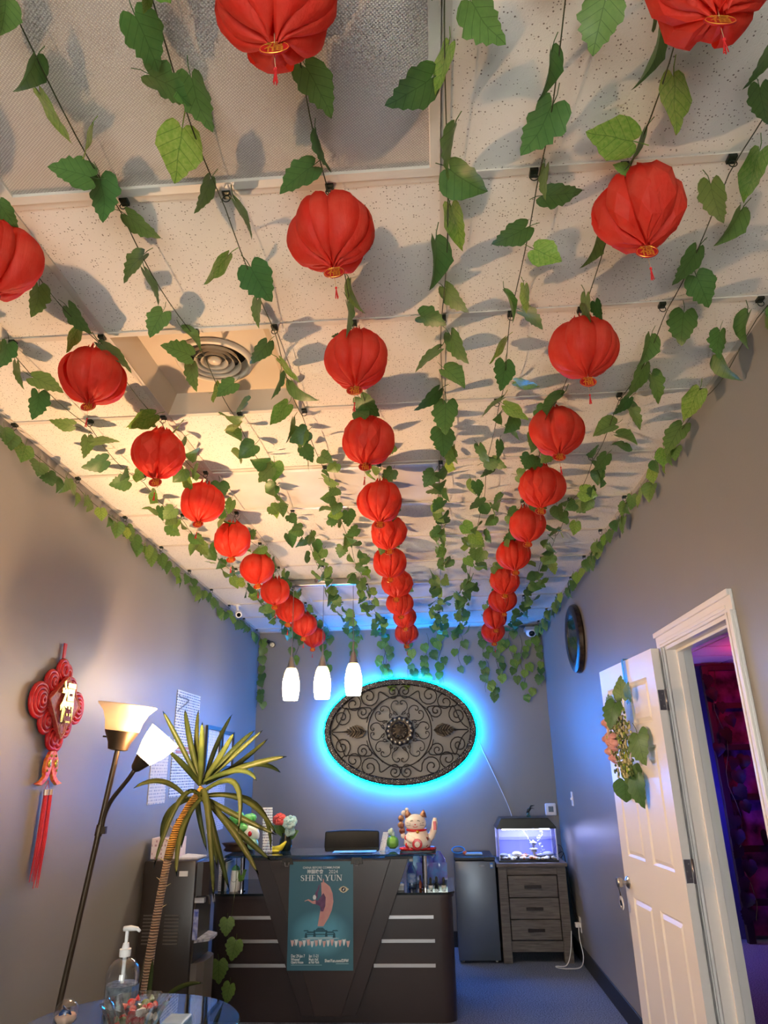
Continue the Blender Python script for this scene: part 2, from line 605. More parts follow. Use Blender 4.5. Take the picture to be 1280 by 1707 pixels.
for rr, dz in ((.104, .0), (.077, -.004), (.051, -.006)):
    b = B(); b.shell([(rr + .004, UP - .018 - dz), (rr - .004, UP - .012 - dz), (rr - .008, UP + .006 - dz)], (cx, cy, CEIL), 32)
    b.build('louvre_ring', mat('vent_ring', 'd6cab4', 0.35), t, smooth=True)
b = B(); b.lathe([(0.001, UP - .012), (.024, UP - .01), (.028, UP), (.001, UP + .004)], (cx, cy, CEIL), 24)
b.build('hub', mat('vent_ring'), t, smooth=True)
b = B(); b.lathe([(.15, UP + .046), (.15, UP + .05)], (cx, cy, CEIL), 24)
b.build('duct', mat('vent_dark', '0b0b0b', 0.8), t)

# ------------------------------------------------------------------ doorway, casing, door leaf
tr = thing('trim_1', (XR, (DY0 + DY1) / 2, 0), 'white moulded door casing around the doorway', 'door casing', kind='structure')
for nm, seg in (('side_casing', (DY0 - .085, DY0, 0, DZ)), ('side_casing', (DY1, DY1 + .085, 0, DZ)), ('head_casing', (DY0 - .085, DY1 + .085, DZ, DZ + .085))):
    ya, yb, za, zb = seg
    b = B(); b.box(XR - .012, XR + .001, ya, yb, za, zb)
    o = b.build(nm, M_white, tr, bevel=.003)
    # raised outer and inner bands of the moulding
    b = B()
    if nm == 'side_casing':
        out0, out1 = (ya, ya + .026) if ya < DY0 else (yb - .026, yb)
        mid0, mid1 = (yb - .03, yb - .012) if ya < DY0 else (ya + .012, ya + .03)
        b.box(XR - .024, XR - .011, out0, out1, za, zb).box(XR - .017, XR - .011, mid0, mid1, za, zb)
    else:
        b.box(XR - .024, XR - .011, ya, yb, zb - .026, zb).box(XR - .017, XR - .011, ya + .06, yb - .06, za + .012, za + .03)
    b.build('moulding_band', M_white, o, bevel=.004)
for nm, bx in (('jamb', (XR, XR + .13, DY0, DY0 + .018, 0, DZ)), ('jamb', (XR, XR + .13, DY1 - .018, DY1, 0, DZ)), ('head_jamb', (XR, XR + .13, DY0 + .018, DY1 - .018, DZ - .018, DZ))):
    b = B(); b.box(*bx); b.build(nm, M_white, tr)
for nm, bx in (('door_stop', (XR + .05, XR + .085, DY1 - .032, DY1 - .018, 0, DZ - .018)), ('door_stop', (XR + .05, XR + .085, DY0 + .018, DY0 + .032, 0, DZ - .018)), ('door_stop', (XR + .05, XR + .085, DY0 + .032, DY1 - .032, DZ - .032, DZ - .018))):
    b = B(); b.box(*bx); b.build(nm, M_white, tr, bevel=.003)

DL, DT, DH = 0.94, .038, 2.19
HX, HY = 1.178, 3.715
door = thing('door_1', (HX, HY, 0), 'open white six panel door standing against the right wall', 'door', kind='structure')
WL[door.name] = Vector((0, 0, 0))
# local frame: +y along the leaf from the hinge, visible face at x = -DT
def panel(b, ya, yb, za, zb, x=-DT):
    """raised field with a sloping sunk border"""
    i = .032
    V = [(x, ya, za), (x, yb, za), (x, yb, zb), (x, ya, zb),
         (x + .009, ya + .012, za + .012), (x + .009, yb - .012, za + .012), (x + .009, yb - .012, zb - .012), (x + .009, ya + .012, zb - .012),
         (x + .001, ya + i, za + i), (x + .001, yb - i, za + i), (x + .001, yb - i, zb - i), (x + .001, ya + i, zb - i)]
    Fc = [(k, (k + 1) % 4, 4 + (k + 1) % 4, 4 + k) for k in range(4)] + [(4 + k, 4 + (k + 1) % 4, 8 + (k + 1) % 4, 8 + k) for k in range(4)] + [(8, 9, 10, 11)]
    b.add(V, Fc)
cols = ((.12, .41), (.53, .82))
rows = ((.25, .92), (1.13, 1.72), (1.83, 2.06))
b = B()
ys = [0, .12, .41, .53, .82, DL]
zs = [.01, .25, .92, 1.13, 1.72, 1.83, 2.06, DH]
for i in range(5):
    for k in range(7):
        if i in (1, 3) and k in (1, 3, 5): continue
        b.add([(-DT, ys[i], zs[k]), (-DT, ys[i + 1], zs[k]), (-DT, ys[i + 1], zs[k + 1]), (-DT, ys[i], zs[k + 1])], [(0, 1, 2, 3)])
b.add([(-DT, 0, .01), (0, 0, .01), (0, DL, .01), (-DT, DL, .01), (-DT, 0, DH), (0, 0, DH), (0, DL, DH), (-DT, DL, DH)],
      [(0, 1, 2, 3), (4, 7, 6, 5), (0, 4, 5, 1), (1, 5, 6, 2), (2, 6, 7, 3)])
b.build('leaf', M_white, door)
for (ya, yb) in cols:
    for (za, zb) in rows:
        b = B(); panel(b, ya, yb, za, zb); b.build('door_panel', M_white, door)
M_nickel = mat('satin_nickel', 'aaaaac', 0.28, 0.95)
M_hinge = mat('hinge_metal', '8c8890', 0.35, 0.9)
for z in (1.93, 1.15, .32):
    b = B(); b.box(-DT + .003, -.003, -.003, 0, z - .05, z + .05); h = b.build('hinge', M_hinge, door, bevel=.001)
    b = B(); b.cyl((.004, -.006, z - .052), (.004, -.006, z + .052), .006, n=10); b.build('hinge_pin', M_hinge, h, smooth=True)
    b = B()
    for dz in (-.03, 0, .03):
        b.ball((-DT / 2 + (.006 if dz else -.006), -.0035, z + dz), (.004, .0015, .004), 8, 4)
    b.build('screws', M_nickel, h)
    b = B(); b.box(.011, .012, .0, .04, z - .05, z + .05)
kn = B(); kn.lathe([(.033, 0), (.033, -.006), (.026, -.012), (.012, -.018), (.012, -.032), (.02, -.036), (.027, -.045), (.0275, -.062), (.022, -.068), (.001, -.07)], (-DT, DL - .065, .985), 24, 'x')
kn = kn.build('door_knob', M_nickel, door, smooth=0.7)
b = B(); b.box(-DT + .006, -.006, DL, DL + .001, .94, 1.03); b.build('latch_plate', M_nickel, door)
b = B(); b.tube([(-DT - .055, DL - .04, .975), (-DT - .05, DL - .035, .94), (-DT - .045, DL - .03, .91)], .003, 6)
b.build('key_cord', mat('dark_cord', '2a2a2a', 0.7), kn)
b = B(); b.lathe([(.036, -.003), (.038, 0), (.036, .003), (.016, .003), (.014, 0), (.016, -.003), (.036, -.003)], (-DT - .045, DL - .03, .875), 24, 'x')
b.build('door_tag', mat('white_plastic', 'eeeeee', 0.4), kn, smooth=True)
door.rotation_euler.z = math.atan2(1.178 - 1.118, .94)

# ------------------------------------------------------------------ dim side room beyond the doorway
AX0, AX1, AY0, AY1, AZ = XR + .12, 5.1, 1.2, 8.05, 2.66
M_annex = mat('annex_wall_paint', '6a6a78', 0.6)
b = B(); b.box(AX0, AX1, AY1, AY1 + .1, 0, AZ + .1); setp(b.build('wall_annex_far', M_annex), 'far wall of the dim side room', 'wall', kind='structure')
b = B(); b.box(AX0, AX1, AY0 - .1, AY0, 0, AZ + .1); setp(b.build('wall_annex_near', M_annex), 'near wall of the dim side room', 'wall', kind='structure')
b = B(); b.box(AX1, AX1 + .1, AY0 - .1, AY1 + .1, 0, AZ + .1); setp(b.build('wall_annex_side', M_annex), 'side wall of the dim side room', 'wall', kind='structure')
b = B(); b.box(AX0 - .005, AX1 + .1, AY0 - .1, AY1 + .1, AZ + .03, AZ + .1)
ac = setp(b.build('ceiling_annex', M_slab), 'red lit tile ceiling of the side room', 'ceiling', kind='structure')
M_at = mat('annex_tile', 'd8d4cf', 0.8)
for i in range(6):
    for k in range(6):
        xa, ya = AX0 + .01 + i * .61, 4.3 + k * .61
        b = B(); b.box(xa + .012, min(xa + .598, AX1), ya + .012, ya + .598, AZ, AZ + .02); b.build('ceiling_tile', M_at, ac)

# dark lattice screen with fabric and vines on the far side of the side room
M_dark = mat('dark_wood', '2b1f1c', 0.5)
M_fab = mat('mottled_fabric', '8a4a78', 0.9, noise=(7, 1.0, '1c1626'))
ls = thing('lattice_screen', (3.75, 7.9, 0), 'dark lattice screen with mottled purple fabric in the side room', 'screen')
xs = [2.95, 3.45, 3.95, 4.45, 4.95]
zs = [0.0, .35, .82, 1.3, 1.78, 2.2, 2.6]
b = B(); b.box(xs[0], xs[-1], 7.95, 7.96, .05, 2.6); b.build('fabric', M_fab, ls)
for x in xs:
    b = B(); b.box(x - .035, x + .035, 7.84, 7.9, 0, 2.62); b.build('upright', M_dark, ls, bevel=.004)
for z in zs[1:]:
    b = B(); b.box(xs[0] - .03, xs[-1] + .03, 7.85, 7.89, z - .03, z + .03); b.build('crossbar', M_dark, ls, bevel=.004)
light('annex_blue_lamp', 'POINT', (2.5, 7.5, 1.3), 12, (0.03, 0.02, 1.0), .08)
light('annex_red_lamp', 'POINT', (3.2, 6.7, 2.5), 8.0, (1.0, 0.01, 0.04), .06)
light('annex_magenta_lamp', 'POINT', (3.9, 6.9, 1.3), 0.5, (0.8, 0.10, 1.0), .08)

# ------------------------------------------------------------------ leaf meshes
def veins(m, dark):
    N, L = m.node_tree.nodes, m.node_tree.links
    tc = N.new('ShaderNodeTexCoord'); sp = N.new('ShaderNodeSeparateXYZ'); L.new(tc.outputs['Object'], sp.inputs[0])
    def op(o, a, b=None):
        n = N.new('ShaderNodeMath'); n.operation = o
        if hasattr(a, 'is_output'): L.new(a, n.inputs[0])
        else: n.inputs[0].default_value = a
        if b is not None:
            if hasattr(b, 'is_output'): L.new(b, n.inputs[1])
            else: n.inputs[1].default_value = b
        return n.outputs[0]
    ax = op('ABSOLUTE', sp.outputs['X'])
    mid = op('LESS_THAN', ax, .011)
    fr = op('FRACT', op('MULTIPLY', op('SUBTRACT', sp.outputs['Y'], op('MULTIPLY', ax, .75)), 5.2))
    side = op('LESS_THAN', fr, .085)
    k = op('MULTIPLY', op('MAXIMUM', mid, side), .5)
    for nd in [n for n in N if n.type in ('BSDF_PRINCIPLED', 'BSDF_TRANSLUCENT')]:
        sock = nd.inputs['Base Color'] if nd.type == 'BSDF_PRINCIPLED' else nd.inputs['Color']
        src = sock.links[0].from_socket
        mx = N.new('ShaderNodeMix'); mx.data_type = 'RGBA'; mx.inputs['B'].default_value = lin(dark) + (1,)
        L.new(src, mx.inputs['A']); L.new(k, mx.inputs['Factor']); L.new(mx.outputs['Result'], sock)
    return m
M_leaf = veins(mat('leaf_green', '557a3c', 0.45, transl=0.28, objvar=0.28, noise=(9, 0.35, '6d8f45')), '2c4a1e')
M_leafw = veins(mat('leaf_green_shiny_lit', '6f9a3e', 0.25, transl=0.3, objvar=0.25, noise=(14, 0.6, '9fb45c')), '3f6426')  # shinier leaves; the lighter green also paints in lamplight on some
M_stem = mat('vine_stem', '3c4324', 0.7)
HALF = [(0.0, .10), (.07, .0), (.17, -.06), (.29, -.03), (.38, .06), (.43, .17), (.39, .26), (.46, .34), (.47, .43), (.36, .50), (.37, .60), (.28, .66), (.26, .75), (.16, .80), (.12, .90), (0.0, 1.0)]
HALF2 = [(0.0, .08), (.08, -.02), (.2, -.05), (.32, .02), (.40, .13), (.44, .26), (.42, .37), (.44, .46), (.36, .56), (.33, .64), (.25, .72), (.2, .80), (.11, .88), (.07, .94), (0.0, 1.0)]
def leaf_mesh(name, half, fold, droop, curl, wav, m, seed):
    rd = random.Random(seed)
    V, Fc = [], []
    def put(x, y):
        z = abs(x) * fold + droop * (y - .3) ** 2 - curl * x * x + wav * math.sin(7 * x + 9 * y)
        return (x, y, z)
    for sgn in (1, -1):
        off = len(V)
        mids, edge = [], []
        for (x, y) in half:
            mids.append(put(0, max(.1, min(1, y))))
            edge.append(put(sgn * x * (.92 + .16 * rd.random()), y))
        inner = [put(e[0] * .5, (e[1] * .55 + max(.1, min(1, e[1])) * .45)) for e in edge]
        n = len(half)
        V += mids + inner + edge
        for i in range(n - 1):
            for a in (0, 1):
                q = (off + a * n + i, off + a * n + i + 1, off + (a + 1) * n + i + 1, off + (a + 1) * n + i)
                Fc.append(q if sgn > 0 else q[::-1])
    # petiole
    off = len(V)
    pet = [(0, .1, .01), (0, -.08, .03), (.02, -.24, .1)]
    for (x, y, z) in pet:
        V += [(x + .011, y, z), (x, y, z + .011), (x - .011, y, z), (x, y, z - .011)]
    for i in range(2):
        for k in range(4):
            Fc.append((off + i * 4 + k, off + i * 4 + (k + 1) % 4, off + (i + 1) * 4 + (k + 1) % 4, off + (i + 1) * 4 + k))
    me = bpy.data.meshes.new(name)
    me.from_pydata(V, [], Fc)
    bm = bmesh.new(); bm.from_mesh(me)
    bmesh.ops.remove_doubles(bm, verts=bm.verts, dist=1e-5)
    bm.to_mesh(me); bm.free()
    for q in me.polygons: q.use_smooth = True
    me.materials.append(m)
    return me
LEAVES = [leaf_mesh('leaf', HALF, .12, -.25, .1, .012, M_leaf, 1), leaf_mesh('leaf', HALF2, .35, -.45, .0, .015, M_leaf, 2),
          leaf_mesh('leaf', HALF, .0, .25, .35, .02, M_leaf, 3), leaf_mesh('leaf', HALF2, .15, -.1, .25, .025, M_leafw, 4)]

def put_leaf(parent, c, tip, nor, L, mesh, name='leaf'):
    tip = Vector(tip).normalized()
    nor = Vector(nor)
    nor = (nor - tip * nor.dot(tip))
    if nor.length < 1e-4: nor = tip.orthogonal()
    nor.normalize()
    xa = tip.cross(nor)
    o = bpy.data.objects.new(name, mesh)
    w = L * 1.04
    loc = Vector(c) - tip * (.42 * L)
    # keep every blade clear of the ceiling and the walls
    if c[2] > 2.0 and c[0] < 2.0 and name == 'leaf':
        pv = [loc + xa * (v.co.x * w) + tip * (v.co.y * L) + nor * (v.co.z * L) for v in mesh.vertices]
        loc.z -= max(0, max(q.z for q in pv) - (CEIL - .006))
        loc.y -= max(0, max(q.y for q in pv) - (BACK - .004))
        loc.x -= max(0, max(q.x for q in pv) - (XR - .004))
        loc.x += max(0, max(XL(q.y) + .004 - q.x for q in pv))
    loc -= WL[parent.name]
    o.matrix_basis = Matrix(((xa.x * w, tip.x * L, nor.x * L, loc.x), (xa.y * w, tip.y * L, nor.y * L, loc.y), (xa.z * w, tip.z * L, nor.z * L, loc.z), (0, 0, 0, 1)))
    o.parent = parent
    COL.objects.link(o)
    return o

av = thing('annex_vine', (2.93, 7.8, .2), 'ivy vine with leaves darkened to silhouettes climbing the lattice screen in the side room', 'vine')
b = B(); b.tube([(3.0 + .04 * math.sin(i * 1.3), 7.8, .2 + i * .15) for i in range(17)], .004, 5); b.build('vine_stem', M_stem, av)
ar = random.Random(31)
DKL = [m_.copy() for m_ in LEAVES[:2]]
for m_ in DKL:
    m_.materials.clear(); m_.materials.append(mat('silhouette_leaf', '1b2417', .6))  # leaf copies darkened in colour to stand out as silhouettes
for k in range(30):
    if k < 17: c_ = (3.0 + ar.uniform(-.08, .1), 7.78, .25 + k * .138)
    else: c_ = (ar.uniform(3.1, 4.3), 7.8, ar.uniform(.6, 2.3))
    put_leaf(av, c_, (ar.uniform(-.6, .6), -.1, -1), (ar.uniform(-.4, .4), -1, .1), ar.uniform(.12, .16), DKL[k % 2])

# leaves of the nearest stretch: garland, centre, tip direction, face normal, length
NEAR = """
3 -0.778 0.862 3.011 -0.28 0.60 -0.75 0.89 -0.13 -0.44 0.070
3 -0.807 0.997 3.031 -0.61 0.57 -0.56 0.79 0.39 -0.47 0.096
3 -0.807 1.091 3.025 0.27 0.85 -0.44 -0.76 -0.09 -0.64 0.122
3 -0.765 1.172 3.037 -0.45 0.59 -0.67 0.86 0.49 -0.15 0.086
3 -0.835 1.250 3.023 -0.86 -0.52 0.00 0.52 -0.86 -0.03 0.107
3 -0.803 1.334 3.031 -0.02 0.63 -0.78 -0.39 -0.72 -0.57 0.117
3 -0.761 1.459 3.046 0.67 0.64 -0.37 -0.42 -0.08 -0.90 0.110
4 -0.505 0.881 3.035 -0.54 0.67 -0.50 0.79 0.21 -0.58 0.035
4 -0.524 0.927 3.008 0.24 0.90 -0.37 0.81 -0.39 -0.43 0.111
4 -0.524 1.038 3.020 0.83 0.49 -0.28 -0.33 0.01 -0.94 0.111
4 -0.473 1.087 3.031 0.17 0.73 -0.67 0.89 -0.41 -0.22 0.123
4 -0.550 1.196 3.009 -0.26 0.57 -0.78 0.69 -0.45 -0.57 0.131
4 -0.534 1.343 3.022 -0.46 0.51 -0.73 0.89 0.19 -0.42 0.101
4 -0.465 1.446 3.045 0.39 0.73 -0.56 0.92 -0.27 0.29 0.115
5 -0.202 1.078 3.033 0.50 0.65 -0.57 0.66 -0.71 -0.23 0.121
5 -0.222 1.246 3.036 0.18 0.78 -0.60 0.98 -0.20 0.04 0.099
5 -0.285 1.324 3.041 -0.87 0.19 -0.45 -0.23 -0.97 0.04 0.119
2 -1.096 1.381 3.040 0.26 0.81 -0.53 -0.25 -0.48 -0.84 0.081
6 0.153 0.968 3.038 0.62 0.72 -0.31 0.56 -0.68 -0.47 0.115
6 0.076 1.061 3.041 -0.36 0.77 -0.53 -0.89 -0.45 -0.05 0.103
6 0.014 1.103 3.027 -0.88 0.32 -0.36 0.40 0.04 -0.92 0.126
6 0.090 1.256 3.019 -0.26 0.68 -0.68 0.93 -0.02 -0.37 0.123
6 0.128 1.353 3.018 0.79 0.44 -0.42 -0.34 -0.25 -0.91 0.122
6 0.113 1.518 3.032 0.21 0.72 -0.66 -0.89 -0.13 -0.43 0.133
6 0.061 1.634 3.015 0.03 0.59 -0.81 0.88 -0.40 -0.26 0.149
7 0.391 0.986 3.030 -0.25 0.64 -0.73 -0.46 -0.74 -0.49 0.103
7 0.302 1.074 3.016 -0.05 0.84 -0.54 0.87 -0.23 -0.44 0.103
7 0.310 1.225 3.046 -0.50 0.67 -0.55 -0.67 -0.70 -0.25 0.134
7 0.337 1.385 3.032 -0.07 0.68 -0.73 -0.99 -0.15 -0.04 0.085
7 0.383 1.446 3.039 1.00 0.03 -0.04 -0.04 0.16 -0.99 0.114
7 0.277 1.565 3.022 -0.86 0.49 -0.17 0.18 -0.01 -0.98 0.115
7 0.374 1.642 3.016 0.83 -0.02 -0.55 -0.14 -0.97 -0.18 0.096
8 0.512 1.055 3.013 -0.17 0.82 -0.55 0.87 -0.14 -0.47 0.116
8 0.604 1.187 3.041 0.15 0.59 -0.79 0.61 -0.69 -0.40 0.130
8 0.490 1.276 3.036 -0.95 -0.01 0.30 -0.29 -0.15 -0.94 0.123
8 0.554 1.307 3.036 -0.28 0.79 -0.55 0.87 -0.04 -0.50 0.103
8 0.535 1.371 3.035 -0.89 -0.16 0.43 0.19 -0.98 0.02 0.053
8 0.520 1.656 3.034 -0.31 0.64 -0.70 0.79 -0.24 -0.56 0.105
9 0.761 1.105 3.028 -0.33 0.85 -0.40 0.69 -0.07 -0.72 0.097
9 0.799 1.200 3.027 0.33 0.74 -0.59 -0.92 0.10 -0.39 0.095
9 0.863 1.400 3.027 -0.22 0.69 -0.69 -0.97 -0.24 0.07 0.129
9 0.795 1.481 3.023 0.34 0.70 -0.63 -0.90 0.05 -0.43 0.124
9 0.888 1.588 3.029 -0.38 0.66 -0.64 0.57 -0.38 -0.73 0.114
9 0.814 1.733 3.023 -0.39 0.71 -0.58 0.56 -0.32 -0.77 0.126
9 0.907 1.878 3.044 0.46 0.47 -0.75 0.17 -0.88 -0.44 0.119
3 -0.823 1.582 3.021 -0.70 0.24 -0.67 0.72 0.29 -0.63 0.109
3 -0.800 1.657 3.011 0.33 0.64 -0.69 0.94 -0.15 0.32 0.113
3 -0.865 1.865 3.030 -0.53 0.20 -0.82 -0.18 -0.98 -0.12 0.104
3 -0.791 1.979 3.045 0.67 0.55 -0.50 0.74 -0.49 0.46 0.104
3 -0.857 2.057 3.040 -0.78 -0.62 0.14 0.63 -0.75 0.20 0.118
3 -0.853 2.182 3.018 -0.03 0.58 -0.81 -0.67 -0.62 -0.42 0.112
4 -0.580 1.613 3.018 -0.67 0.32 -0.67 0.74 0.30 -0.60 0.120
4 -0.481 1.684 3.020 0.40 0.61 -0.68 -0.22 -0.66 -0.72 0.128
4 -0.517 1.818 3.012 -0.16 0.58 -0.80 -0.83 -0.52 -0.22 0.097
4 -0.561 2.063 3.023 -0.64 0.46 -0.62 0.68 -0.03 -0.73 0.111
4 -0.488 2.171 3.014 0.58 0.53 -0.62 -0.74 0.02 -0.67 0.122
4 -0.547 2.287 3.024 -0.31 0.46 -0.83 -0.88 -0.48 0.05 0.116
4 -0.472 2.325 3.015 0.66 0.40 -0.64 -0.67 -0.09 -0.74 0.141
4 -0.584 2.496 3.017 -0.72 0.29 -0.63 -0.46 -0.88 0.13 0.124
4 -0.571 2.656 3.021 -0.25 0.44 -0.86 0.97 0.10 -0.23 0.118
5 -0.200 1.792 3.029 0.18 0.65 -0.74 -0.95 -0.06 -0.29 0.118
5 -0.227 1.894 3.024 -0.00 0.58 -0.82 -0.96 -0.24 -0.17 0.119
5 -0.227 2.523 3.043 0.59 0.57 -0.57 -0.45 -0.36 -0.82 0.125
5 -0.273 2.012 3.029 -0.93 -0.37 0.07 0.37 -0.88 0.31 0.052
2 -1.175 1.691 3.010 -0.34 0.57 -0.74 -0.42 -0.80 -0.42 0.108
2 -1.129 1.835 3.038 0.47 0.59 -0.66 -0.52 -0.42 -0.74 0.115
2 -1.183 1.928 3.029 -0.50 0.43 -0.75 0.87 0.25 -0.43 0.103
2 -1.086 2.029 3.024 0.68 0.58 -0.45 0.71 -0.40 0.57 0.150
2 -1.169 2.504 3.017 -0.86 -0.07 -0.51 0.51 -0.02 -0.86 0.139
1 -1.461 1.984 3.018 -0.32 0.28 -0.91 -0.30 -0.94 -0.19 0.110
1 -1.487 2.110 3.020 0.02 0.52 -0.86 -0.71 -0.60 -0.37 0.107
1 -1.430 2.192 3.027 0.83 0.52 -0.22 0.56 -0.71 0.43 0.126
1 -1.543 2.343 3.028 -0.23 0.41 -0.88 -0.26 -0.90 -0.35 0.121
1 -1.544 2.551 3.042 -0.85 -0.52 -0.05 0.15 -0.14 -0.98 0.104
1 -1.547 2.765 3.046 -0.19 0.43 -0.88 0.97 -0.08 -0.25 0.111
1 -1.447 2.716 3.038 0.92 0.31 0.24 0.07 -0.74 0.67 0.122
1 -1.574 2.934 3.030 -0.76 -0.38 -0.53 0.61 -0.13 -0.78 0.131
6 0.114 1.844 3.035 0.60 0.45 -0.66 -0.72 -0.05 -0.69 0.119
6 0.040 1.934 3.030 0.95 0.23 -0.20 -0.17 -0.15 -0.97 0.100
6 0.131 2.113 3.034 0.41 0.45 -0.79 -0.82 -0.19 -0.54 0.133
6 0.034 2.180 3.039 -0.82 0.40 -0.42 -0.57 -0.65 0.50 0.132
6 0.124 2.296 3.029 0.78 0.13 -0.61 0.31 -0.93 0.19 0.115
6 0.036 2.477 3.033 -0.73 0.37 -0.57 0.61 -0.02 -0.79 0.142
6 0.097 2.590 3.022 -0.13 0.36 -0.92 -0.61 -0.76 -0.21 0.147
6 0.089 2.810 3.011 0.07 0.22 -0.97 0.41 -0.90 -0.17 0.135
7 0.348 1.874 3.046 0.07 0.66 -0.74 -0.98 -0.10 -0.19 0.097
7 0.295 1.855 3.012 0.43 0.51 -0.75 0.85 -0.50 0.15 0.106
7 0.373 1.943 3.018 0.79 0.29 -0.54 -0.58 0.07 -0.81 0.099
7 0.287 2.146 3.034 -0.53 0.52 -0.67 0.79 0.00 -0.62 0.112
7 0.319 2.311 3.034 -0.10 0.43 -0.90 0.58 -0.71 -0.40 0.119
7 0.401 2.355 3.008 0.96 0.03 -0.29 -0.29 0.14 -0.95 0.104
7 0.295 2.539 3.025 -0.81 0.35 -0.47 -0.58 -0.47 0.66 0.124
7 0.385 2.588 3.019 0.84 0.25 -0.48 0.45 -0.82 0.36 0.126
8 0.553 1.933 3.029 0.08 0.63 -0.77 -0.99 -0.01 -0.11 0.118
8 0.589 1.940 3.032 0.25 0.37 -0.89 -0.91 -0.21 -0.35 0.069
8 0.539 2.542 3.013 -0.71 0.43 -0.56 -0.70 -0.48 0.52 0.153
9 0.910 2.075 3.043 -0.07 0.63 -0.78 -0.79 -0.51 -0.35 0.124
9 0.826 2.194 3.036 -0.20 0.50 -0.84 0.63 -0.59 -0.50 0.120
9 0.844 2.384 3.025 -0.38 0.53 -0.76 0.70 -0.37 -0.61 0.151
9 0.923 2.439 3.022 0.29 0.34 -0.90 -0.94 -0.06 -0.32 0.130
9 0.842 2.604 3.031 -0.61 0.52 -0.60 0.51 -0.32 -0.80 0.100
9 0.900 2.671 3.021 0.49 0.29 -0.82 -0.87 0.08 -0.49 0.128
9 0.822 2.835 3.044 -0.87 0.49 -0.09 -0.49 -0.81 0.33 0.121
9 0.909 2.861 3.008 0.86 -0.18 -0.49 0.12 -0.85 0.52 0.108
10 1.118 2.076 3.022 -0.08 0.64 -0.77 -0.99 0.00 0.11 0.134
10 1.058 2.159 3.022 -0.07 0.53 -0.84 0.51 -0.71 -0.49 0.106
10 1.156 2.333 3.022 0.50 0.35 -0.80 -0.87 0.16 -0.47 0.136
10 1.118 2.593 3.022 -0.42 0.58 -0.70 -0.88 -0.44 0.17 0.149
10 1.141 2.896 3.022 -0.56 0.38 -0.74 -0.79 -0.53 0.32 0.163
"""
near = {}
for ln in NEAR.strip().split('\n'):
    q = [float(v) for v in ln.split()]
    near.setdefault(int(q[0]), []).append(q[1:])

STR_X = [None, -1.48, -1.145, -0.80, -0.512, -0.228, 0.086, 0.323, 0.563, 0.840, None]
STR_LAB = ['leafy ivy garland running along the left wall under the ceiling',
           'ivy garland between the left wall garland and the left row of lanterns',
           'ivy garland that carries the left row of red lanterns',
           'ivy garland just right of the left row of lanterns, crossing the air vent',
           'ivy garland just left of the middle row of lanterns',
           'ivy garland that carries the middle row of red lanterns',
           'ivy garland just right of the middle lanterns, along the ceiling grid line',
           'ivy garland just left of the right row of lanterns',
           'ivy garland that carries the right row of red lanterns',
           'ivy garland between the right row of lanterns and the right wall',
           'leafy ivy garland running along the right wall under the ceiling']
HANG = [.75, .35, .55, .30, .5, .62, .55, .42, .66, .5, .6]
rd = random.Random(5)
def stem_pt(s, y, jit):
    f = ((y - ROW0) / .61) % 1.0
    sag = .03 * math.sin(PI * f)
    if s == 0: return Vector((XL(y) + .028 + .01 * math.sin(9 * y), y, CEIL - .05 - sag))
    if s == 10: return Vector((XR - .045 + .012 * math.sin(8 * y), y, CEIL - .05 - sag))
    drift = 0.006 * (y - 2) if s in (8, 9) else (-.005 * (y - 2) if s < 6 else 0)
    return Vector((STR_X[s] + drift + jit * math.sin(5.3 * y + s), y, CEIL - .038 - sag))
for s in range(11):
    y0, y1 = .25, BACK - .05
    g = thing('ivy_garland', tuple(stem_pt(s, y0, 0)), STR_LAB[s], 'garland', 'ivy garlands strung along the ceiling')
    pts = []
    n = int((y1 - y0) / .07)
    for i in range(n + 1):
        pts.append(stem_pt(s, y0 + (y1 - y0) * i / n, .008))
    end = pts[-1].copy()
    hl = HANG[s]
    k = int(hl / .06)
    for i in range(1, k + 1):
        pts.append(Vector((end.x + .03 * math.sin(i * .9 + s), BACK - .03 + .012 * math.sin(i * 1.7), end.z - hl * i / k)))
    b = B(); b.tube(pts, .0016, 5); b.build('vine_stem', M_stem, g, smooth=True)
    tr_ = near.get(s, [])
    ys = [q[1] for q in tr_]
    for i, q in enumerate(tr_):
        put_leaf(g, q[0:3], q[3:6], q[6:9], q[9], LEAVES[rd.choice([0, 0, 1, 2, 3])])
    lo, hi = (min(ys), max(ys) + .05) if ys else (2.2, 2.2)
    y = y0 + .05
    while y < y1 - .02:
        if lo - .06 < y < hi:
            y += .03
            continue
        P = stem_pt(s, y, .008)
        wall = s in (0, 10)
        L = rd.uniform(.075, .112)
        if wall:
            side = 1 if s == 0 else -1
            tip = (side * rd.uniform(.0, .45), rd.uniform(-.5, .5), -1)
            nor = (side * 1.0, rd.uniform(-.9, .3), rd.uniform(-.4, .2))
            c = P + Vector((side * rd.uniform(.0, .03), rd.uniform(-.03, .03), -rd.uniform(.02, .07)))
            step = .085
        else:
            tip = (rd.uniform(-.9, .9), rd.uniform(-.9, .5), -rd.uniform(.25, 1.0))
            nor = (rd.uniform(-.9, .9), -rd.uniform(-.1, 1.0), -rd.uniform(.1, .9))
            c = P + Vector((rd.uniform(-.075, .075), rd.uniform(-.03, .03), -rd.uniform(.01, .055)))
            step = .084
        put_leaf(g, c, tip, nor, L, LEAVES[rd.choice([0, 0, 1, 1, 2, 3])])
        y += step * rd.uniform(.6, 1.4)
    d = .05
    while d < hl:
        c = (end.x + rd.uniform(-.07, .07), BACK - rd.uniform(.045, .07), end.z - d)
        put_leaf(g, c, (rd.uniform(-.5, .5), -.12, -1), (rd.uniform(-.35, .35), -1, rd.uniform(-.2, .3)), rd.uniform(.085, .12), LEAVES[rd.choice([0, 0, 3])])
        d += rd.uniform(.05, .11)

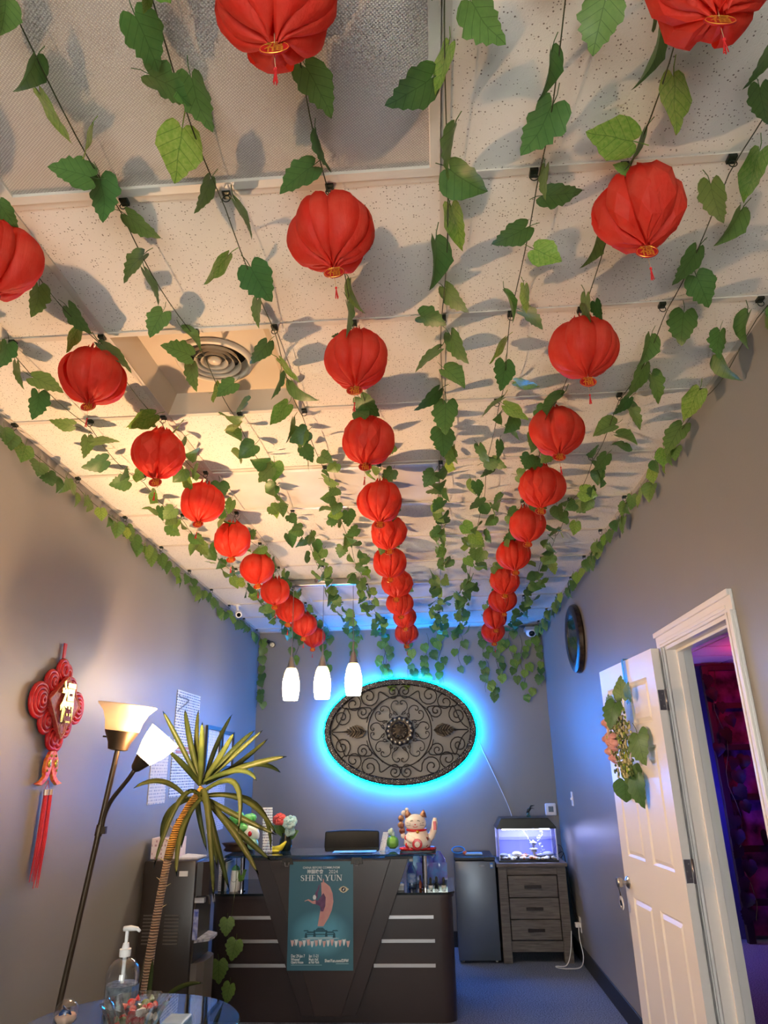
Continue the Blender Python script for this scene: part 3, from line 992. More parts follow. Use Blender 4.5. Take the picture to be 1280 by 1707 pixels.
# loose sprigs hung on the back wall between the garland ends
for (x, z, n, lab) in ((-.52, 2.93, 6, 'short ivy sprig on the back wall left above the oval art'), (-.05, 2.95, 6, 'short ivy sprig on the back wall over the top of the oval art'),
                       (.72, 2.92, 8, 'short ivy sprig on the back wall below the end of the right lanterns'), (.98, 2.9, 8, 'short ivy sprig beside the white dome camera')):
    g = thing('ivy_sprig', (x, BACK - .02, z), lab, 'garland', 'ivy sprigs on the back wall')
    pts = [(x + .02 * math.sin(i), BACK - .02, z + .1 - i * .06) for i in range(n + 2)]
    b = B(); b.tube(pts, .0022, 5); b.build('vine_stem', M_stem, g)
    for i in range(n + 2):
        put_leaf(g, (x + rd.uniform(-.09, .09), BACK - rd.uniform(.045, .06), z - i * .065), (rd.uniform(-.5, .5), -.1, -1), (rd.uniform(-.35, .35), -1, .1), rd.uniform(.085, .115), LEAVES[rd.choice([0, 3])])

# ------------------------------------------------------------------ ceiling hooks
M_hook = mat('hook_black', '1d2a1d', 0.4, 0.3)
proto = None
HK = ['left wall garland', 'garland beside the left wall one', 'left lantern garland', 'garland over the air vent', 'garland left of the middle lanterns', 'middle lantern garland',
      'garland right of the middle lanterns', 'garland left of the right lanterns', 'right lantern garland', 'garland right of the right lanterns', 'right wall garland']
def hook_label(s, r): return 'black clip hook holding the %s at the %s ceiling bar' % (HK[s], ORD[r + 1])
for s in range(11):
    for r in range(-1, 11):
        y = ROW(r)
        P = stem_pt(s, y, 0)
        x = P.x
        if proto is None:
            h = thing('ceiling_hook', (x, y, CEIL), hook_label(s, r), 'hook', 'ceiling clip hooks')
            b = B(); b.box(x - .011, x + .011, y - .013, y + .013, CEIL - .013, CEIL - .002); b.build('clip', M_hook, h, bevel=.001)
            b = B()
            b.tube([(x + .0105 * math.sin(a), y, CEIL - .024 + .0105 * math.cos(a)) for a in [i * PI / 6 for i in range(12)]], .0016, 5, True)
            b.build('ring', M_hook, h, smooth=True)
            proto = h
        else:
            h = proto.copy(); COL.objects.link(h); h.location = (x, y, CEIL); h['label'] = hook_label(s, r)
            for ch in proto.children:
                copy_part(ch, h)

# ------------------------------------------------------------------ red paper lanterns
M_paper = mat('red_tissue', 'ea3626', 0.55, transl=0.5, noise=(14, 0.6, 'f56a52'), spec=0.3)
def crinkle(m):
    N, L = m.node_tree.nodes, m.node_tree.links
    tc = N.new('ShaderNodeTexCoord'); mp = N.new('ShaderNodeMapping'); mp.inputs['Scale'].default_value = (75, 75, 7)
    L.new(tc.outputs['Object'], mp.inputs[0])
    nz = N.new('ShaderNodeTexNoise'); nz.inputs['Scale'].default_value = 1.0; nz.inputs['Detail'].default_value = 3; L.new(mp.outputs[0], nz.inputs['Vector'])
    bn = N.new('ShaderNodeBump'); bn.inputs['Strength'].default_value = .28; bn.inputs['Distance'].default_value = .01; L.new(nz.outputs['Fac'], bn.inputs['Height'])
    for nd in N:
        if nd.type in ('BSDF_PRINCIPLED', 'BSDF_TRANSLUCENT'): L.new(bn.outputs['Normal'], nd.inputs['Normal'])
crinkle(M_paper)
M_tag = mat('tag_red', 'b0121a', 0.4)
M_gold = mat('gold_print', 'e0a83c', 0.3, 0.6)
M_string = mat('pale_string', 'c9a27a', 0.7)
M_tassel = mat('tassel_red', 'cf1f22', 0.7)
RL = .112
def petal_mesh(name, w, lift, facets, seed):
    """one tissue fan: bulged leaf, one edge lifted over its neighbour, gathered at both poles"""
    V, Fc = [], []
    nu, nv = (4, 8) if facets else (8, 16)
    pr = random.Random(seed)
    for j in range(nv + 1):
        f = j / nv
        ph = .06 + (PI - .10) * f
        wid = w * (math.sin(PI * min(1, max(0, f))) ** .35 * .75 + .25)
        for i in range(nu + 1):
            t = -1 + 2 * i / nu
            th = wid * t
            r = RL * (1.0 + lift * t * math.sin(PI * f) - .16 * t * t)
            if facets:
                r *= 1 + (.028 if (i + j) % 2 else -.022) * math.sin(PI * f)
            else:
                r *= 1 + .014 * math.cos(t * PI * 2.5 + 3 * f)
            rr = r * math.sin(ph) ** (.80 if f < .5 else .95)
            zz = .90 * r * math.cos(ph)
            if j == 0: zz += .016 * (1 + .8 * math.sin(5 * t + seed)); rr += .012
            if j == nv: zz -= .008 * (1 + .6 * math.sin(4 * t + seed)); rr += .004
            V.append((rr * math.cos(th), rr * math.sin(th), zz))
    for j in range(nv):
        for i in range(nu):
            a = j * (nu + 1) + i
            if facets:
                if (i + j) % 2: Fc += [(a, a + 1, a + nu + 2), (a, a + nu + 2, a + nu + 1)]
                else: Fc += [(a, a + 1, a + nu + 1), (a + 1, a + nu + 2, a + nu + 1)]
            else: Fc.append((a, a + 1, a + nu + 2, a + nu + 1))
    me = bpy.data.meshes.new(name)
    me.from_pydata(V, [], Fc)
    for q in me.polygons: q.use_smooth = not facets
    me.materials.append(M_paper)
    return me
PETALS = [petal_mesh('paper_petal', .55, .22, False, 1), petal_mesh('paper_petal', .46, .13, False, 2), petal_mesh('paper_petal', .62, -.2, False, 3), petal_mesh('paper_petal', .36, .05, False, 7)]
FACETS = PETALS[:1] + [petal_mesh('paper_petal', .46, .16, True, 4), petal_mesh('paper_petal', .5, -.16, True, 5), petal_mesh('paper_petal', .42, .08, True, 6)]

def make_lantern(loc, lab, group, scale, tilt, spin, taglen):
    t = thing('paper_lantern', loc, lab, 'lantern', group)
    lr = random.Random(int(spin * 1e6))
    kindset = FACETS if lr.random() < .45 else PETALS
    for k in range(12):
        o = bpy.data.objects.new('paper_petal', kindset[lr.randrange(4)])
        o.parent = t
        o.rotation_euler = (lr.uniform(-.06, .06), lr.uniform(-.06, .06), k * 2 * PI / 12 + spin * 6 + lr.uniform(-.14, .14))
        sc_ = lr.uniform(.93, 1.05)
        o.scale = (sc_, sc_, 1)
        COL.objects.link(o)
    L = Vector(loc)
    z = L.z - RL * .92
    top = L.z + RL * .9
    b = B(); b.tube([(L.x, L.y, top - .02), (L.x, L.y, CEIL - .034)], .0012, 5); b.build('hanging_wire', M_hook, t)
    # oval tag facing the room entrance, tilted with the string
    tz = z - .014 - taglen
    b = B(); b.tube([(L.x, L.y, z + .02), (L.x, L.y, tz + .014)], .0008, 4); b.build('tag_string', M_string, t)
    fn = lambda u, v, w: (L.x + u, L.y - w - .001 + .25 * v, tz + v)
    b = B(); b.prism([(.028 * math.cos(a), .021 * math.sin(a)) for a in [i * PI / 10 for i in range(20)]], fn, -.0015, .0015)
    tg = b.build('tag', M_tag, t)
    b = B()
    b.tube([fn(.0255 * math.cos(a), .0185 * math.sin(a), .0016) for a in [i * PI / 10 for i in range(20)]], .0007, 4, True)
    b.build('tag_rim', M_gold, tg)
    text_part('tag_character', '福', M_gold, tg, fn, .036, .0022, bold=.0004)
    b = B(); b.tube([(L.x, L.y, tz - .016), (L.x + .002, L.y, tz - .045)], .0007, 4); b.build('tassel_string', M_string, t)
    b = B()
    b.ball((L.x + .002, L.y, tz - .048), .0035, 6, 4)
    for k in range(5):
        a = k * 1.256
        b.tube([(L.x + .002, L.y, tz - .05), (L.x + .002 + .004 * math.cos(a), L.y + .004 * math.sin(a), tz - .08)], .0011, 4)
    b.build('tassel', M_tassel, t)
    t.rotation_euler = (tilt[0], tilt[1], 0)
    t.scale = (scale,) * 3
    return t
LANT = {'left': [(-1.13, .86, 2.93), (-1.13, 1.43, 2.93), (-1.157, 2.04, 2.941), (-1.151, 2.65, 2.923), (-1.157, 3.26, 2.935), (-1.171, 3.87, 2.932), (-1.167, 4.48, 2.924), (-1.177, 5.09, 2.915), (-1.188, 5.70, 2.909), (-1.172, 6.31, 2.897), (-1.19, 6.92, 2.893)],
        'middle': [(-.242, .85, 2.965), (-.219, 1.43, 2.944), (-.219, 2.04, 2.952), (-.239, 2.65, 2.943), (-.226, 3.26, 2.90), (-.233, 3.87, 2.939), (-.262, 4.48, 2.933), (-.245, 5.09, 2.948), (-.249, 5.70, 2.930), (-.236, 6.31, 2.945), (-.249, 6.92, 2.90)],
        'right': [(.56, .875, 2.965), (.577, 1.43, 2.955), (.561, 2.04, 2.95), (.561, 2.65, 2.943), (.581, 3.26, 2.943), (.587, 3.87, 2.954), (.574, 4.48, 2.956), (.568, 5.09, 2.938), (.605, 5.70, 2.932), (.582, 6.31, 2.91), (.615, 6.92, 2.89)]}
for row, ps in LANT.items():
    start = 1 if row == 'left' else 0
    for i, P in enumerate(ps):
        if row == 'left' and i == 0: continue
        n = i - start
        lab = ('nearest red paper lantern of the %s row, cut by the picture edge' % row) if n == 0 else '%s red paper lantern from the camera in the %s row' % (ORD[n], row)
        if i == len(ps) - 1: lab = 'farthest red paper lantern of the %s row, next to the back wall' % row
        make_lantern(P, lab, 'red paper lanterns in three rows', rd.uniform(.97, 1.03) * (1.0), (rd.uniform(-.1, .12), rd.uniform(-.1, .1)), rd.random(), rd.uniform(.0, .012))

# ------------------------------------------------------------------ floor lamp with uplight bowl and reading arm
M_bronze = mat('lamp_bronze', '4a3f33', 0.38, 0.7)
M_bowl = mat('frosted_bowl', 'fff2de', 0.35, transl=0.55)
M_bulb = mat('bulb_glow', 'fff0d8', 0.4, emit='ffb870', estr=4)
M_read = mat('reading_glass', 'fffaf0', 0.4, emit='ffc68c', estr=44)
lamp = thing('floor_lamp', (-1.70, 3.3, 0), 'bronze floor lamp with cream uplight bowl and lit side reading lamp', 'floor lamp')
def P(z): return Vector((-1.70 + .128 * z, 3.3, z))
b = B(); b.lathe([(.135, 0), (.135, .012), (.12, .022), (.03, .03), (.014, .05)], (-1.70, 3.3, 0), 32); b.build('base', M_bronze, lamp, smooth=0.6)
b = B(); b.tube([P(.02), P(1.74)], .0125, 12); b.build('pole', M_bronze, lamp, smooth=0.8)
TL = Matrix.Translation(P(1.73)) @ Matrix.Rotation(math.atan(.128), 4, 'Y')
b = B(); b.lathe([(.028, -.005), (.045, .0), (.052, .03), (.075, .075), (.078, .082), (.06, .082)], (0, 0, 0), 28); cup = b.build('lamp_cup', M_bronze, lamp, smooth=0.7, xf=TL)
b = B(); b.cyl((-.05, 0, .05), (-.085, 0, .05), .004, n=8); b.build('switch', M_bronze, cup, xf=TL)
b = B(); b.shell([(.05, .078), (.078, .085), (.086, .125), (.103, .165), (.134, .198), (.136, .203), (.131, .201), (.099, .168), (.081, .125), (.072, .09), (.05, .083)], (0, 0, 0), 36)
b.build('lamp_bowl', M_bowl, lamp, smooth=True, xf=TL)
b = B(); b.ball((0, 0, .125), (.026, .026, .032), 12, 8); b.build('bulb', M_bulb, lamp, smooth=True, xf=TL)
lq = TL @ Vector((0, 0, .14))
light('uplight_bulb', 'POINT', tuple(lq), 1.6, (1.0, 0.58, 0.28), .03)
# reading arm
c0 = P(1.385) + Vector((.012, 0, 0))
arm = bez3(c0, c0 + Vector((.0, -.01, .14)), Vector((-1.42, 3.27, 1.55)), Vector((-1.365, 3.25, 1.645)), 14)
b = B(); b.tube(arm, .0095, 10); b.build('reading_arm', M_bronze, lamp, smooth=True)
b = B(); b.cyl(P(1.365), P(1.41) , .016, n=12).cbox((P(1.388).x + .016, 3.3, 1.388), (.03, .02, .03)); b.build('clamp', M_bronze, lamp)
ax = Vector((.60, .22, .77)).normalized()
Q = ax.to_track_quat('Z', 'Y').to_matrix().to_4x4()
TR = Matrix.Translation(arm[-1]) @ Q
b = B(); b.lathe([(.012, -.01), (.022, .0), (.038, .045), (.042, .055), (.03, .055)], (0, 0, 0), 24); sk = b.build('socket_cup', M_bronze, lamp, smooth=0.7, xf=TR)
b = B(); b.cyl((.03, .0, .02), (.065, .0, .01), .0025, n=6); b.build('pull_switch', mat('white_plastic'), sk, xf=TR)
b = B(); b.shell([(.04, .05), (.05, .075), (.063, .105), (.072, .14), (.079, .185), (.0775, .185), (.07, .14), (.0, .12)], (0, 0, 0), 28)
b.build('reading_shade', M_read, lamp, smooth=True, xf=TR)
light('reading_bulb', 'POINT', tuple(TR @ Vector((0, 0, .185))), 48, (1.0, 0.60, 0.31), .025)

# ------------------------------------------------------------------ pendant lamps over the desk
M_pend = mat('pendant_glass', 'fff8ea', 0.35, emit='ffe9c8', estr=25)
M_pend_top = mat('pendant_glass_upper', 'f6e3b4', 0.35, emit='ffdf9c', estr=2.2, noise=(60, 0.5, 'd8b878'))
PY = 5.52
pb = thing('pendant_bar', (-.875, PY, CEIL), 'brushed nickel ceiling bar that carries three pendant lamps', 'light fixture')
b = B(); b.lathe([(.075, 0), (.075, -.018), (.06, -.03), (.001, -.032)], (-.875, PY, CEIL), 28); b.build('canopy', M_nickel, pb, smooth=0.6)
b = B(); b.box(-1.235, -.54, PY - .022, PY + .022, CEIL - .05, CEIL - .03); b.build('bar', M_nickel, pb, bevel=.003)
b = B(); b.box(-1.2, -.575, PY - .012, PY + .012, CEIL - .032, CEIL - .001); b.build('rail', M_nickel, pb)
for i, (x, zb, lab) in enumerate(((-1.122, 2.145, 'left glowing glass pendant lamp above the reception desk'), (-.872, 2.15, 'middle glowing glass pendant lamp above the reception desk'), (-.625, 2.17, 'right glowing glass pendant lamp overlapping the oval wall art'))):
    t = thing('pendant_lamp', (x, PY, zb), lab, 'pendant lamp', 'three pendant lamps')
    b = B(); b.tube([(x, PY, CEIL - .05), (x, PY, zb + .40)], .0028, 6); b.build('cord', M_nickel, t)
    b = B(); b.lathe([(.006, .42), (.008, .34), (.014, .335), (.036, .255), (.037, .245), (.001, .245)], (x, PY, zb), 20); b.build('cap', M_nickel, t, smooth=0.7)
    prof = [(.056, 0), (.0625, .04), (.067, .085), (.0665, .125), (.062, .165)]
    b = B(); b.shell(prof + [(.0605, .165), (.064, .125), (.0645, .085), (.06, .04), (.0535, 0)], (x, PY, zb), 28)
    sh = b.build('glass_shade', M_pend, t, smooth=True)
    b = B(); b.shell([(.062, .165), (.055, .205), (.044, .235), (.036, .248)], (x, PY, zb), 28); b.build('shade_neck', M_pend_top, sh, smooth=True)
    b = B(); b.ball((x, PY, zb + .09), (.027, .027, .036), 12, 8); b.build('bulb', mat('pendant_bulb', 'ffffff', .4, emit='fff2d8', estr=20), t, smooth=True)

# ------------------------------------------------------------------ oval iron wall art with blue light strip
M_iron = mat('dark_iron', '1d1b1c', 0.5, 0.55)
M_rose = mat('bronze_iron', '4b4238', 0.45, 0.7, noise=(40, .8, '17140f'))
EX, EY, EZ, EA, EB = -.373, 7.66, 2.005, .807, .54
art = thing('wall_art', (EX, EY, EZ - EB), 'large oval wrought iron scroll wall art with glowing blue edge', 'wall art')
def rim_mat():
    m = bpy.data.materials.new('studded_rim')
    m.use_nodes = True
    N, L = m.node_tree.nodes, m.node_tree.links
    p = N['Principled BSDF']
    p.inputs['Metallic'].default_value = .4
    p.inputs['Roughness'].default_value = .45
    g = N.new('ShaderNodeNewGeometry')
    v = N.new('ShaderNodeTexVoronoi'); v.inputs['Scale'].default_value = 62
    L.new(g.outputs['Position'], v.inputs['Vector'])
    mr = N.new('ShaderNodeMapRange'); mr.inputs['From Min'].default_value = .3; mr.inputs['From Max'].default_value = .2
    L.new(v.outputs['Distance'], mr.inputs['Value'])
    mx = N.new('ShaderNodeMix'); mx.data_type = 'RGBA'
    mx.inputs['A'].default_value = lin('1c1a1b') + (1,)
    mx.inputs['B'].default_value = lin('d0cac8') + (1,)
    L.new(mr.outputs['Result'], mx.inputs['Factor'])
    L.new(mx.outputs['Result'], p.inputs['Base Color'])
    bn = N.new('ShaderNodeBump'); bn.inputs['Strength'].default_value = .6; bn.inputs['Distance'].default_value = .006
    L.new(mr.outputs['Result'], bn.inputs['Height'])
    L.new(bn.outputs['Normal'], p.inputs['Normal'])
    return m
n = 72
V = []; Fc = []
prof = [(0, .0), (0, -.018), (.012, -.026), (.054, -.02), (.066, -.008), (.066, .0)]
for k in range(n):
    a = 2 * PI * k / n
    for (q, dy) in prof:
        V.append((EX + (EA - q) * math.cos(a), EY + dy, EZ + (EB - q) * math.sin(a)))
m_ = len(prof)
for k in range(n):
    for j in range(m_):
        Fc.append((k * m_ + j, k * m_ + (j + 1) % m_, ((k + 1) % n) * m_ + (j + 1) % m_, ((k + 1) % n) * m_ + j))
b = B(); b.add(V, Fc); b.build('rim', rim_mat(), art, smooth=0.6)
b = B()
V = []
for k in range(n):
    a = 2 * PI * k / n
    for q in (.012, .018):
        for yy in (EY - .002, BACK - .0005):
            V.append((EX + (EA - q) * math.cos(a), yy, EZ + (EB - q) * math.sin(a)))
Fc = []
for k in range(n):
    j = (k + 1) % n
    for (p_, q_) in ((0, 1), (1, 3), (3, 2), (2, 0)):
        Fc.append((k * 4 + p_, k * 4 + q_, j * 4 + q_, j * 4 + p_))
b.add(V, Fc); b.build('rim_light_shield', M_iron, art, smooth=0.6)  # skirt added behind the rim to keep the strip's light outside it
U = .00152
def ap(x, y, dy=0.0): return Vector((EX + x * U, EY - .008 + dy, EZ - y * U))
def spiral(cx, cy, r, a0, turns, d, n=22):
    """from outside in"""
    return [(cx + r * (1 - .86 * t) * math.cos(a0 + d * turns * 2 * PI * t), cy + r * (1 - .86 * t) * math.sin(a0 + d * turns * 2 * PI * t)) for t in [i / n for i in range(n + 1)]]
def scroll(c1, c2, k=.9):
    """two spirals (cx, cy, r, start angle, turns, dir) joined by a smooth curve"""
    s1 = spiral(*c1); s2 = spiral(*c2)
    p1, p2 = Vector(s1[0]), Vector(s2[0])
    d1 = (Vector(s1[0]) - Vector(s1[1])).normalized(); d2 = (Vector(s2[0]) - Vector(s2[1])).normalized()
    D = (p2 - p1).length * k
    mid = [p1 * (1 - t) ** 3 + (p1 + d1 * D * .6) * 3 * t * (1 - t) ** 2 + (p2 + d2 * D * .6) * 3 * t * t * (1 - t) + p2 * t ** 3 for t in [i / 14 for i in range(1, 14)]]
    return list(reversed(s1)) + [tuple(q) for q in mid] + s2
def iron(path, sx, sy, r=.0062, name='scroll'):
    b = B(); b.tube([ap(sx * x, sy * y) for x, y in path], r, 6); return b.build(name, M_iron, art, smooth=True)
b = B(); b.tube([ap(222 * math.cos(a), 238 * math.sin(a)) for a in [2 * PI * k / 48 for k in range(48)]], .0065, 6, True); b.build('inner_ring', M_iron, art, smooth=True)
for sx in (1, -1):
    for sy in (1, -1):
        # lower-right quadrant described in positive x, positive y
        iron(scroll((42, 268, 44, -2.0, 1.5, -1), (215, 236, 72, 2.9, 1.7, 1), .7), sx, sy)
        iron(scroll((258, 130, 48, 3.5, 1.6, 1), (325, 188, 70, .3, 1.6, 1), 1.25), sx, sy)
        iron(scroll((405, 98, 62, 2.4, 1.6, 1), (470, 5, 10, 1.6, .3, -1), .9), sx, sy)
        b = B(); b.tube([ap(sx * x, sy * y) for x, y in ((120, 205), (165, 165), (215, 120), (232, 60))], .005, 6); b.build('brace', M_iron, art)
    b = B(); b.tube([ap(sx * x, 0) for x in (372, 420, 470)], .006, 6); b.build('brace', M_iron, art)
for k in range(8):
    a = k * PI / 4 + PI / 2
    ca, sa = math.cos(a), math.sin(a)
    for sg in (1, -1):
        pth = []
        loc = [(105, 12), (120, 22), (145, 52), (175, 56), (198, 42), (205, 22), (196, 8), (184, 8), (180, 18), (188, 24)]
        V3 = [Vector(q) for q in loc]
        for i in range(len(V3) - 1):
            p0, p1, p2, p3 = V3[max(i - 1, 0)], V3[i], V3[i + 1], V3[min(i + 2, len(V3) - 1)]
            for t in (0, .33, .66):
                q = .5 * (2 * p1 + (p2 - p0) * t + (2 * p0 - 5 * p1 + 4 * p2 - p3) * t * t + (3 * p1 - p0 - 3 * p2 + p3) * t ** 3)
                pth.append((q.x, q.y * sg))
        b = B(); b.tube([ap(ca * r_ - sa * w_, sa * r_ + ca * w_) for r_, w_ in pth], .005, 6); b.build('heart_scroll', M_iron, art, smooth=True)
        sp_ = spiral(118, 34 * sg, 15, 3.6 * sg, 1.2, sg, 12)
        b = B(); b.tube([ap(ca * r_ - sa * w_, sa * r_ + ca * w_) for r_, w_ in sp_], .0045, 6); b.build('small_curl', M_iron, art, smooth=True)
ro = B(); ro.lathe([(98 * U, 0), (98 * U, -.012), (80 * U, -.03), (62 * U, -.026), (50 * U, -.036), (28 * U, -.036), (12 * U, -.046), (.001, -.048)], (EX, EY - .004, EZ), 36, 'y', 1.0, (12, .05))
ro = ro.build('rosette', M_rose, art, smooth=0.5)
for ring, (rr, nn, rs) in enumerate(((80, 16, 13), (42, 10, 10))):
    for k in range(nn):
        a = 2 * PI * k / nn
        q = ap(rr * math.cos(a), rr * math.sin(a), -.03 - .008 * ring)
        b = B(); b.ball(q, (rs * U, .008, rs * U), 8, 5); b.build('rosette_petal', mat('antique_silver', '9c9484', .3, .85) if ring == 0 else M_rose, ro, smooth=True)
for sx in (1, -1):
    # leaf ornament: pointed outer end, ribs
    lf = B()
    nn = 12
    for i in range(nn):
        pass
    pts = [(235, 0), (262, -32), (300, -46), (340, -32), (385, 0), (340, 32), (300, 46), (262, 32)]
    lf.prism(pts, lambda u, v, w: ap(sx * u, v, -w), .004, .010)
    lo = lf.build('leaf_plate', M_rose, art)
    for i in range(7):
        x0 = 245 + i * 19
        for sg in (1, -1):
            h = 40 * math.sin(PI * min(1, (i + 1.2) / 7.5))
            b = B(); b.tube([ap(sx * x0, 0, -.012), ap(sx * (x0 + 16), sg * h * .6, -.02), ap(sx * (x0 + 30), sg * h, -.012)], [.004, .007, .002], 5)
            b.build('leaf_rib', M_rose, lo, smooth=True)
    b = B(); b.tube([ap(sx * 235, 0, -.012), ap(sx * 385, 0, -.012)], [.006, .003], 6); b.build('leaf_midrib', M_rose, lo)
for (x, y) in ((-.55, .15), (.55, .15), (-.55, -.15), (.55, -.15)):
    b = B(); b.cyl((EX + x, EY, EZ + y), (EX + x, BACK - .001, EZ + y), .006, n=8)
    # stand-offs to the wall behind the rim
b = B()
for a in (.6, 2.5, 3.8, 5.6):
    b.cyl((EX + (EA - .04) * math.cos(a), EY - .002, EZ + (EB - .04) * math.sin(a)), (EX + (EA - .04) * math.cos(a), BACK, EZ + (EB - .04) * math.sin(a)), .006, n=8)
b.build('standoffs', M_iron, art)
M_led = mat('led_blue', '35c8ff', 0.5, emit='0084ff', estr=160)
strip = B(); strip.tube([(EX + (EA + .008) * math.cos(a), EY + .012, EZ + (EB + .008) * math.sin(a)) for a in [2 * PI * k / 96 for k in range(96)]], .007, 6, True)
strip.build('light_strip', M_led, art, smooth=True)
b = B(); b.tube(cr([(.435, BACK - .02, 1.93), (.47, BACK - .01, 1.85), (.55, BACK - .006, 1.66), (.66, BACK - .006, 1.40), (.735, BACK - .006, 1.20), (.76, BACK - .02, 1.05)]), .004, 6)
single(b, 'power_cord', mat('white_cord', 'dfe3e6', 0.5), 'thin white cord running from the oval wall art down to the fish tank', 'cord', smooth=True)

# ------------------------------------------------------------------ reception desk
M_desk = mat('espresso_laminate', '33292a', 0.32, noise=(5, 0.4, '2a2223'), spec=0.55)
M_desk2 = mat('espresso_panel', '3c3232', 0.28, noise=(4, 0.4, '332b2a'), spec=0.55)
M_strip = mat('aluminium_strip', 'cfcfd2', 0.3, 0.85)
M_top = mat('dark_glass', '1d2528', 0.06, spec=0.6)
M_cglass = glass('counter_glass', (0.62, 0.80, 0.80), 0.2)
M_chrome = mat('chrome', 'd8d8dc', 0.12, 1.0)
DX0, DX1, DF = -1.685, .075, 5.62
desk = thing('reception_desk', ((DX0 + DX1) / 2, 5.95, 0), 'dark espresso reception desk with tapered front panel and silver inlay strips', 'desk')
# body with rounded right and left front corners
def rrect(x0, x1, y0, y1, r, n=6):
    pts = [(x1, y1), (x0, y1)]
    for k in range(n + 1):
        a = PI + k * PI / 2 / n
        pts.append((x0 + r + r * math.cos(a), y0 + r + r * math.sin(a)))
    for k in range(n + 1):
        a = 1.5 * PI + k * PI / 2 / n
        pts.append((x1 - r + r * math.cos(a), y0 + r + r * math.sin(a)))
    return pts
XYZ = lambda u, v, w: (u, v, w)
b = B(); b.prism(rrect(DX0, DX1, DF, 6.3, .09), XYZ, 0.0, .775); b.build('body', M_desk, desk, smooth=0.5)
b = B(); b.prism(rrect(DX0 - .01, DX1 + .02, DF - .025, 6.32, .1), XYZ, .775, .79); b.build('lower_top', M_top, desk, smooth=0.5)
b = B(); b.prism(rrect(DX0 - .005, DX1 + .012, DF - .012, 6.31, .1), XYZ, .755, .775); b.build('lower_edge', M_desk2, desk, smooth=0.5)
xc = (DX0 + DX1) / 2
FY = lambda u, v, w: (u, w, v)
for z, xr0, xr1 in ((.633, -.385, -.064), (.485, -.438, -.06), (.336, -.495, -.062)):
    for sg in (1, -1):
        a0, a1 = (xr0, xr1) if sg > 0 else (2 * xc - xr1, 2 * xc - xr0)
        b = B(); b.box(a0, a1, DF - .006, DF + .002, z - .011, z + .011); b.build('silver_strip', M_strip, desk, bevel=.001)
for z in (.56, .41):
    for sg in (1, -1):
        a0, a1 = (-.46, -.03) if sg > 0 else (2 * xc + .03, 2 * xc + .46)
# tapered centre tower: outer frame and proud inner panel
tw = [(xc - .575, 1.015), (xc + .575, 1.015), (xc + .19, .05), (xc - .19, .05)]
b = B(); b.prism(tw, FY, DF - .05, DF + .02); b.build('front_frame', M_desk, desk, bevel=.003)
tp = [(xc - .445, 1.01), (xc + .445, 1.01), (xc + .09, .05), (xc - .09, .05)]
b = B(); b.prism(tp, FY, DF - .066, DF - .048); fp = b.build('front_panel', M_desk2, desk, bevel=.004)
# tower box behind
b = B(); b.prism([(xc - .53, 1.015), (xc + .53, 1.015), (xc + .46, .79), (xc - .46, .79)], FY, DF + .02, 6.0); b.build('tower', M_desk, desk)
b = B(); b.box(-.40, -.20, DF - .06, DF + .3, 1.012, 1.03); b.build('top_rail', M_base, desk, bevel=.003)
b = B(); b.box(2 * xc + .20, 2 * xc + .40, DF - .06, DF + .3, 1.012, 1.03); b.build('top_rail', M_base, desk, bevel=.003)
b = B(); b.prism(rrect(2 * xc + .02, -.03, DF - .075, 6.05, .02), XYZ, 1.032, 1.045); b.build('glass_counter', M_cglass, desk, smooth=0.5)
for x in (-.118, 2 * xc + .118):
    b = B(); b.cyl((x, 5.72, .79), (x, 5.72, 1.032), .019, n=18).cyl((x, 5.72, .79), (x, 5.72, .797), .03, n=18).cyl((x, 5.72, 1.025), (x, 5.72, 1.032), .026, n=18)
    b.build('chrome_post', M_chrome, desk, smooth=0.7)
for x in (2 * xc + .34,):
    b = B(); b.box(x - .01, x + .01, DF + .03, 6.0, .79, 1.03); b.build('divider', M_desk, desk)

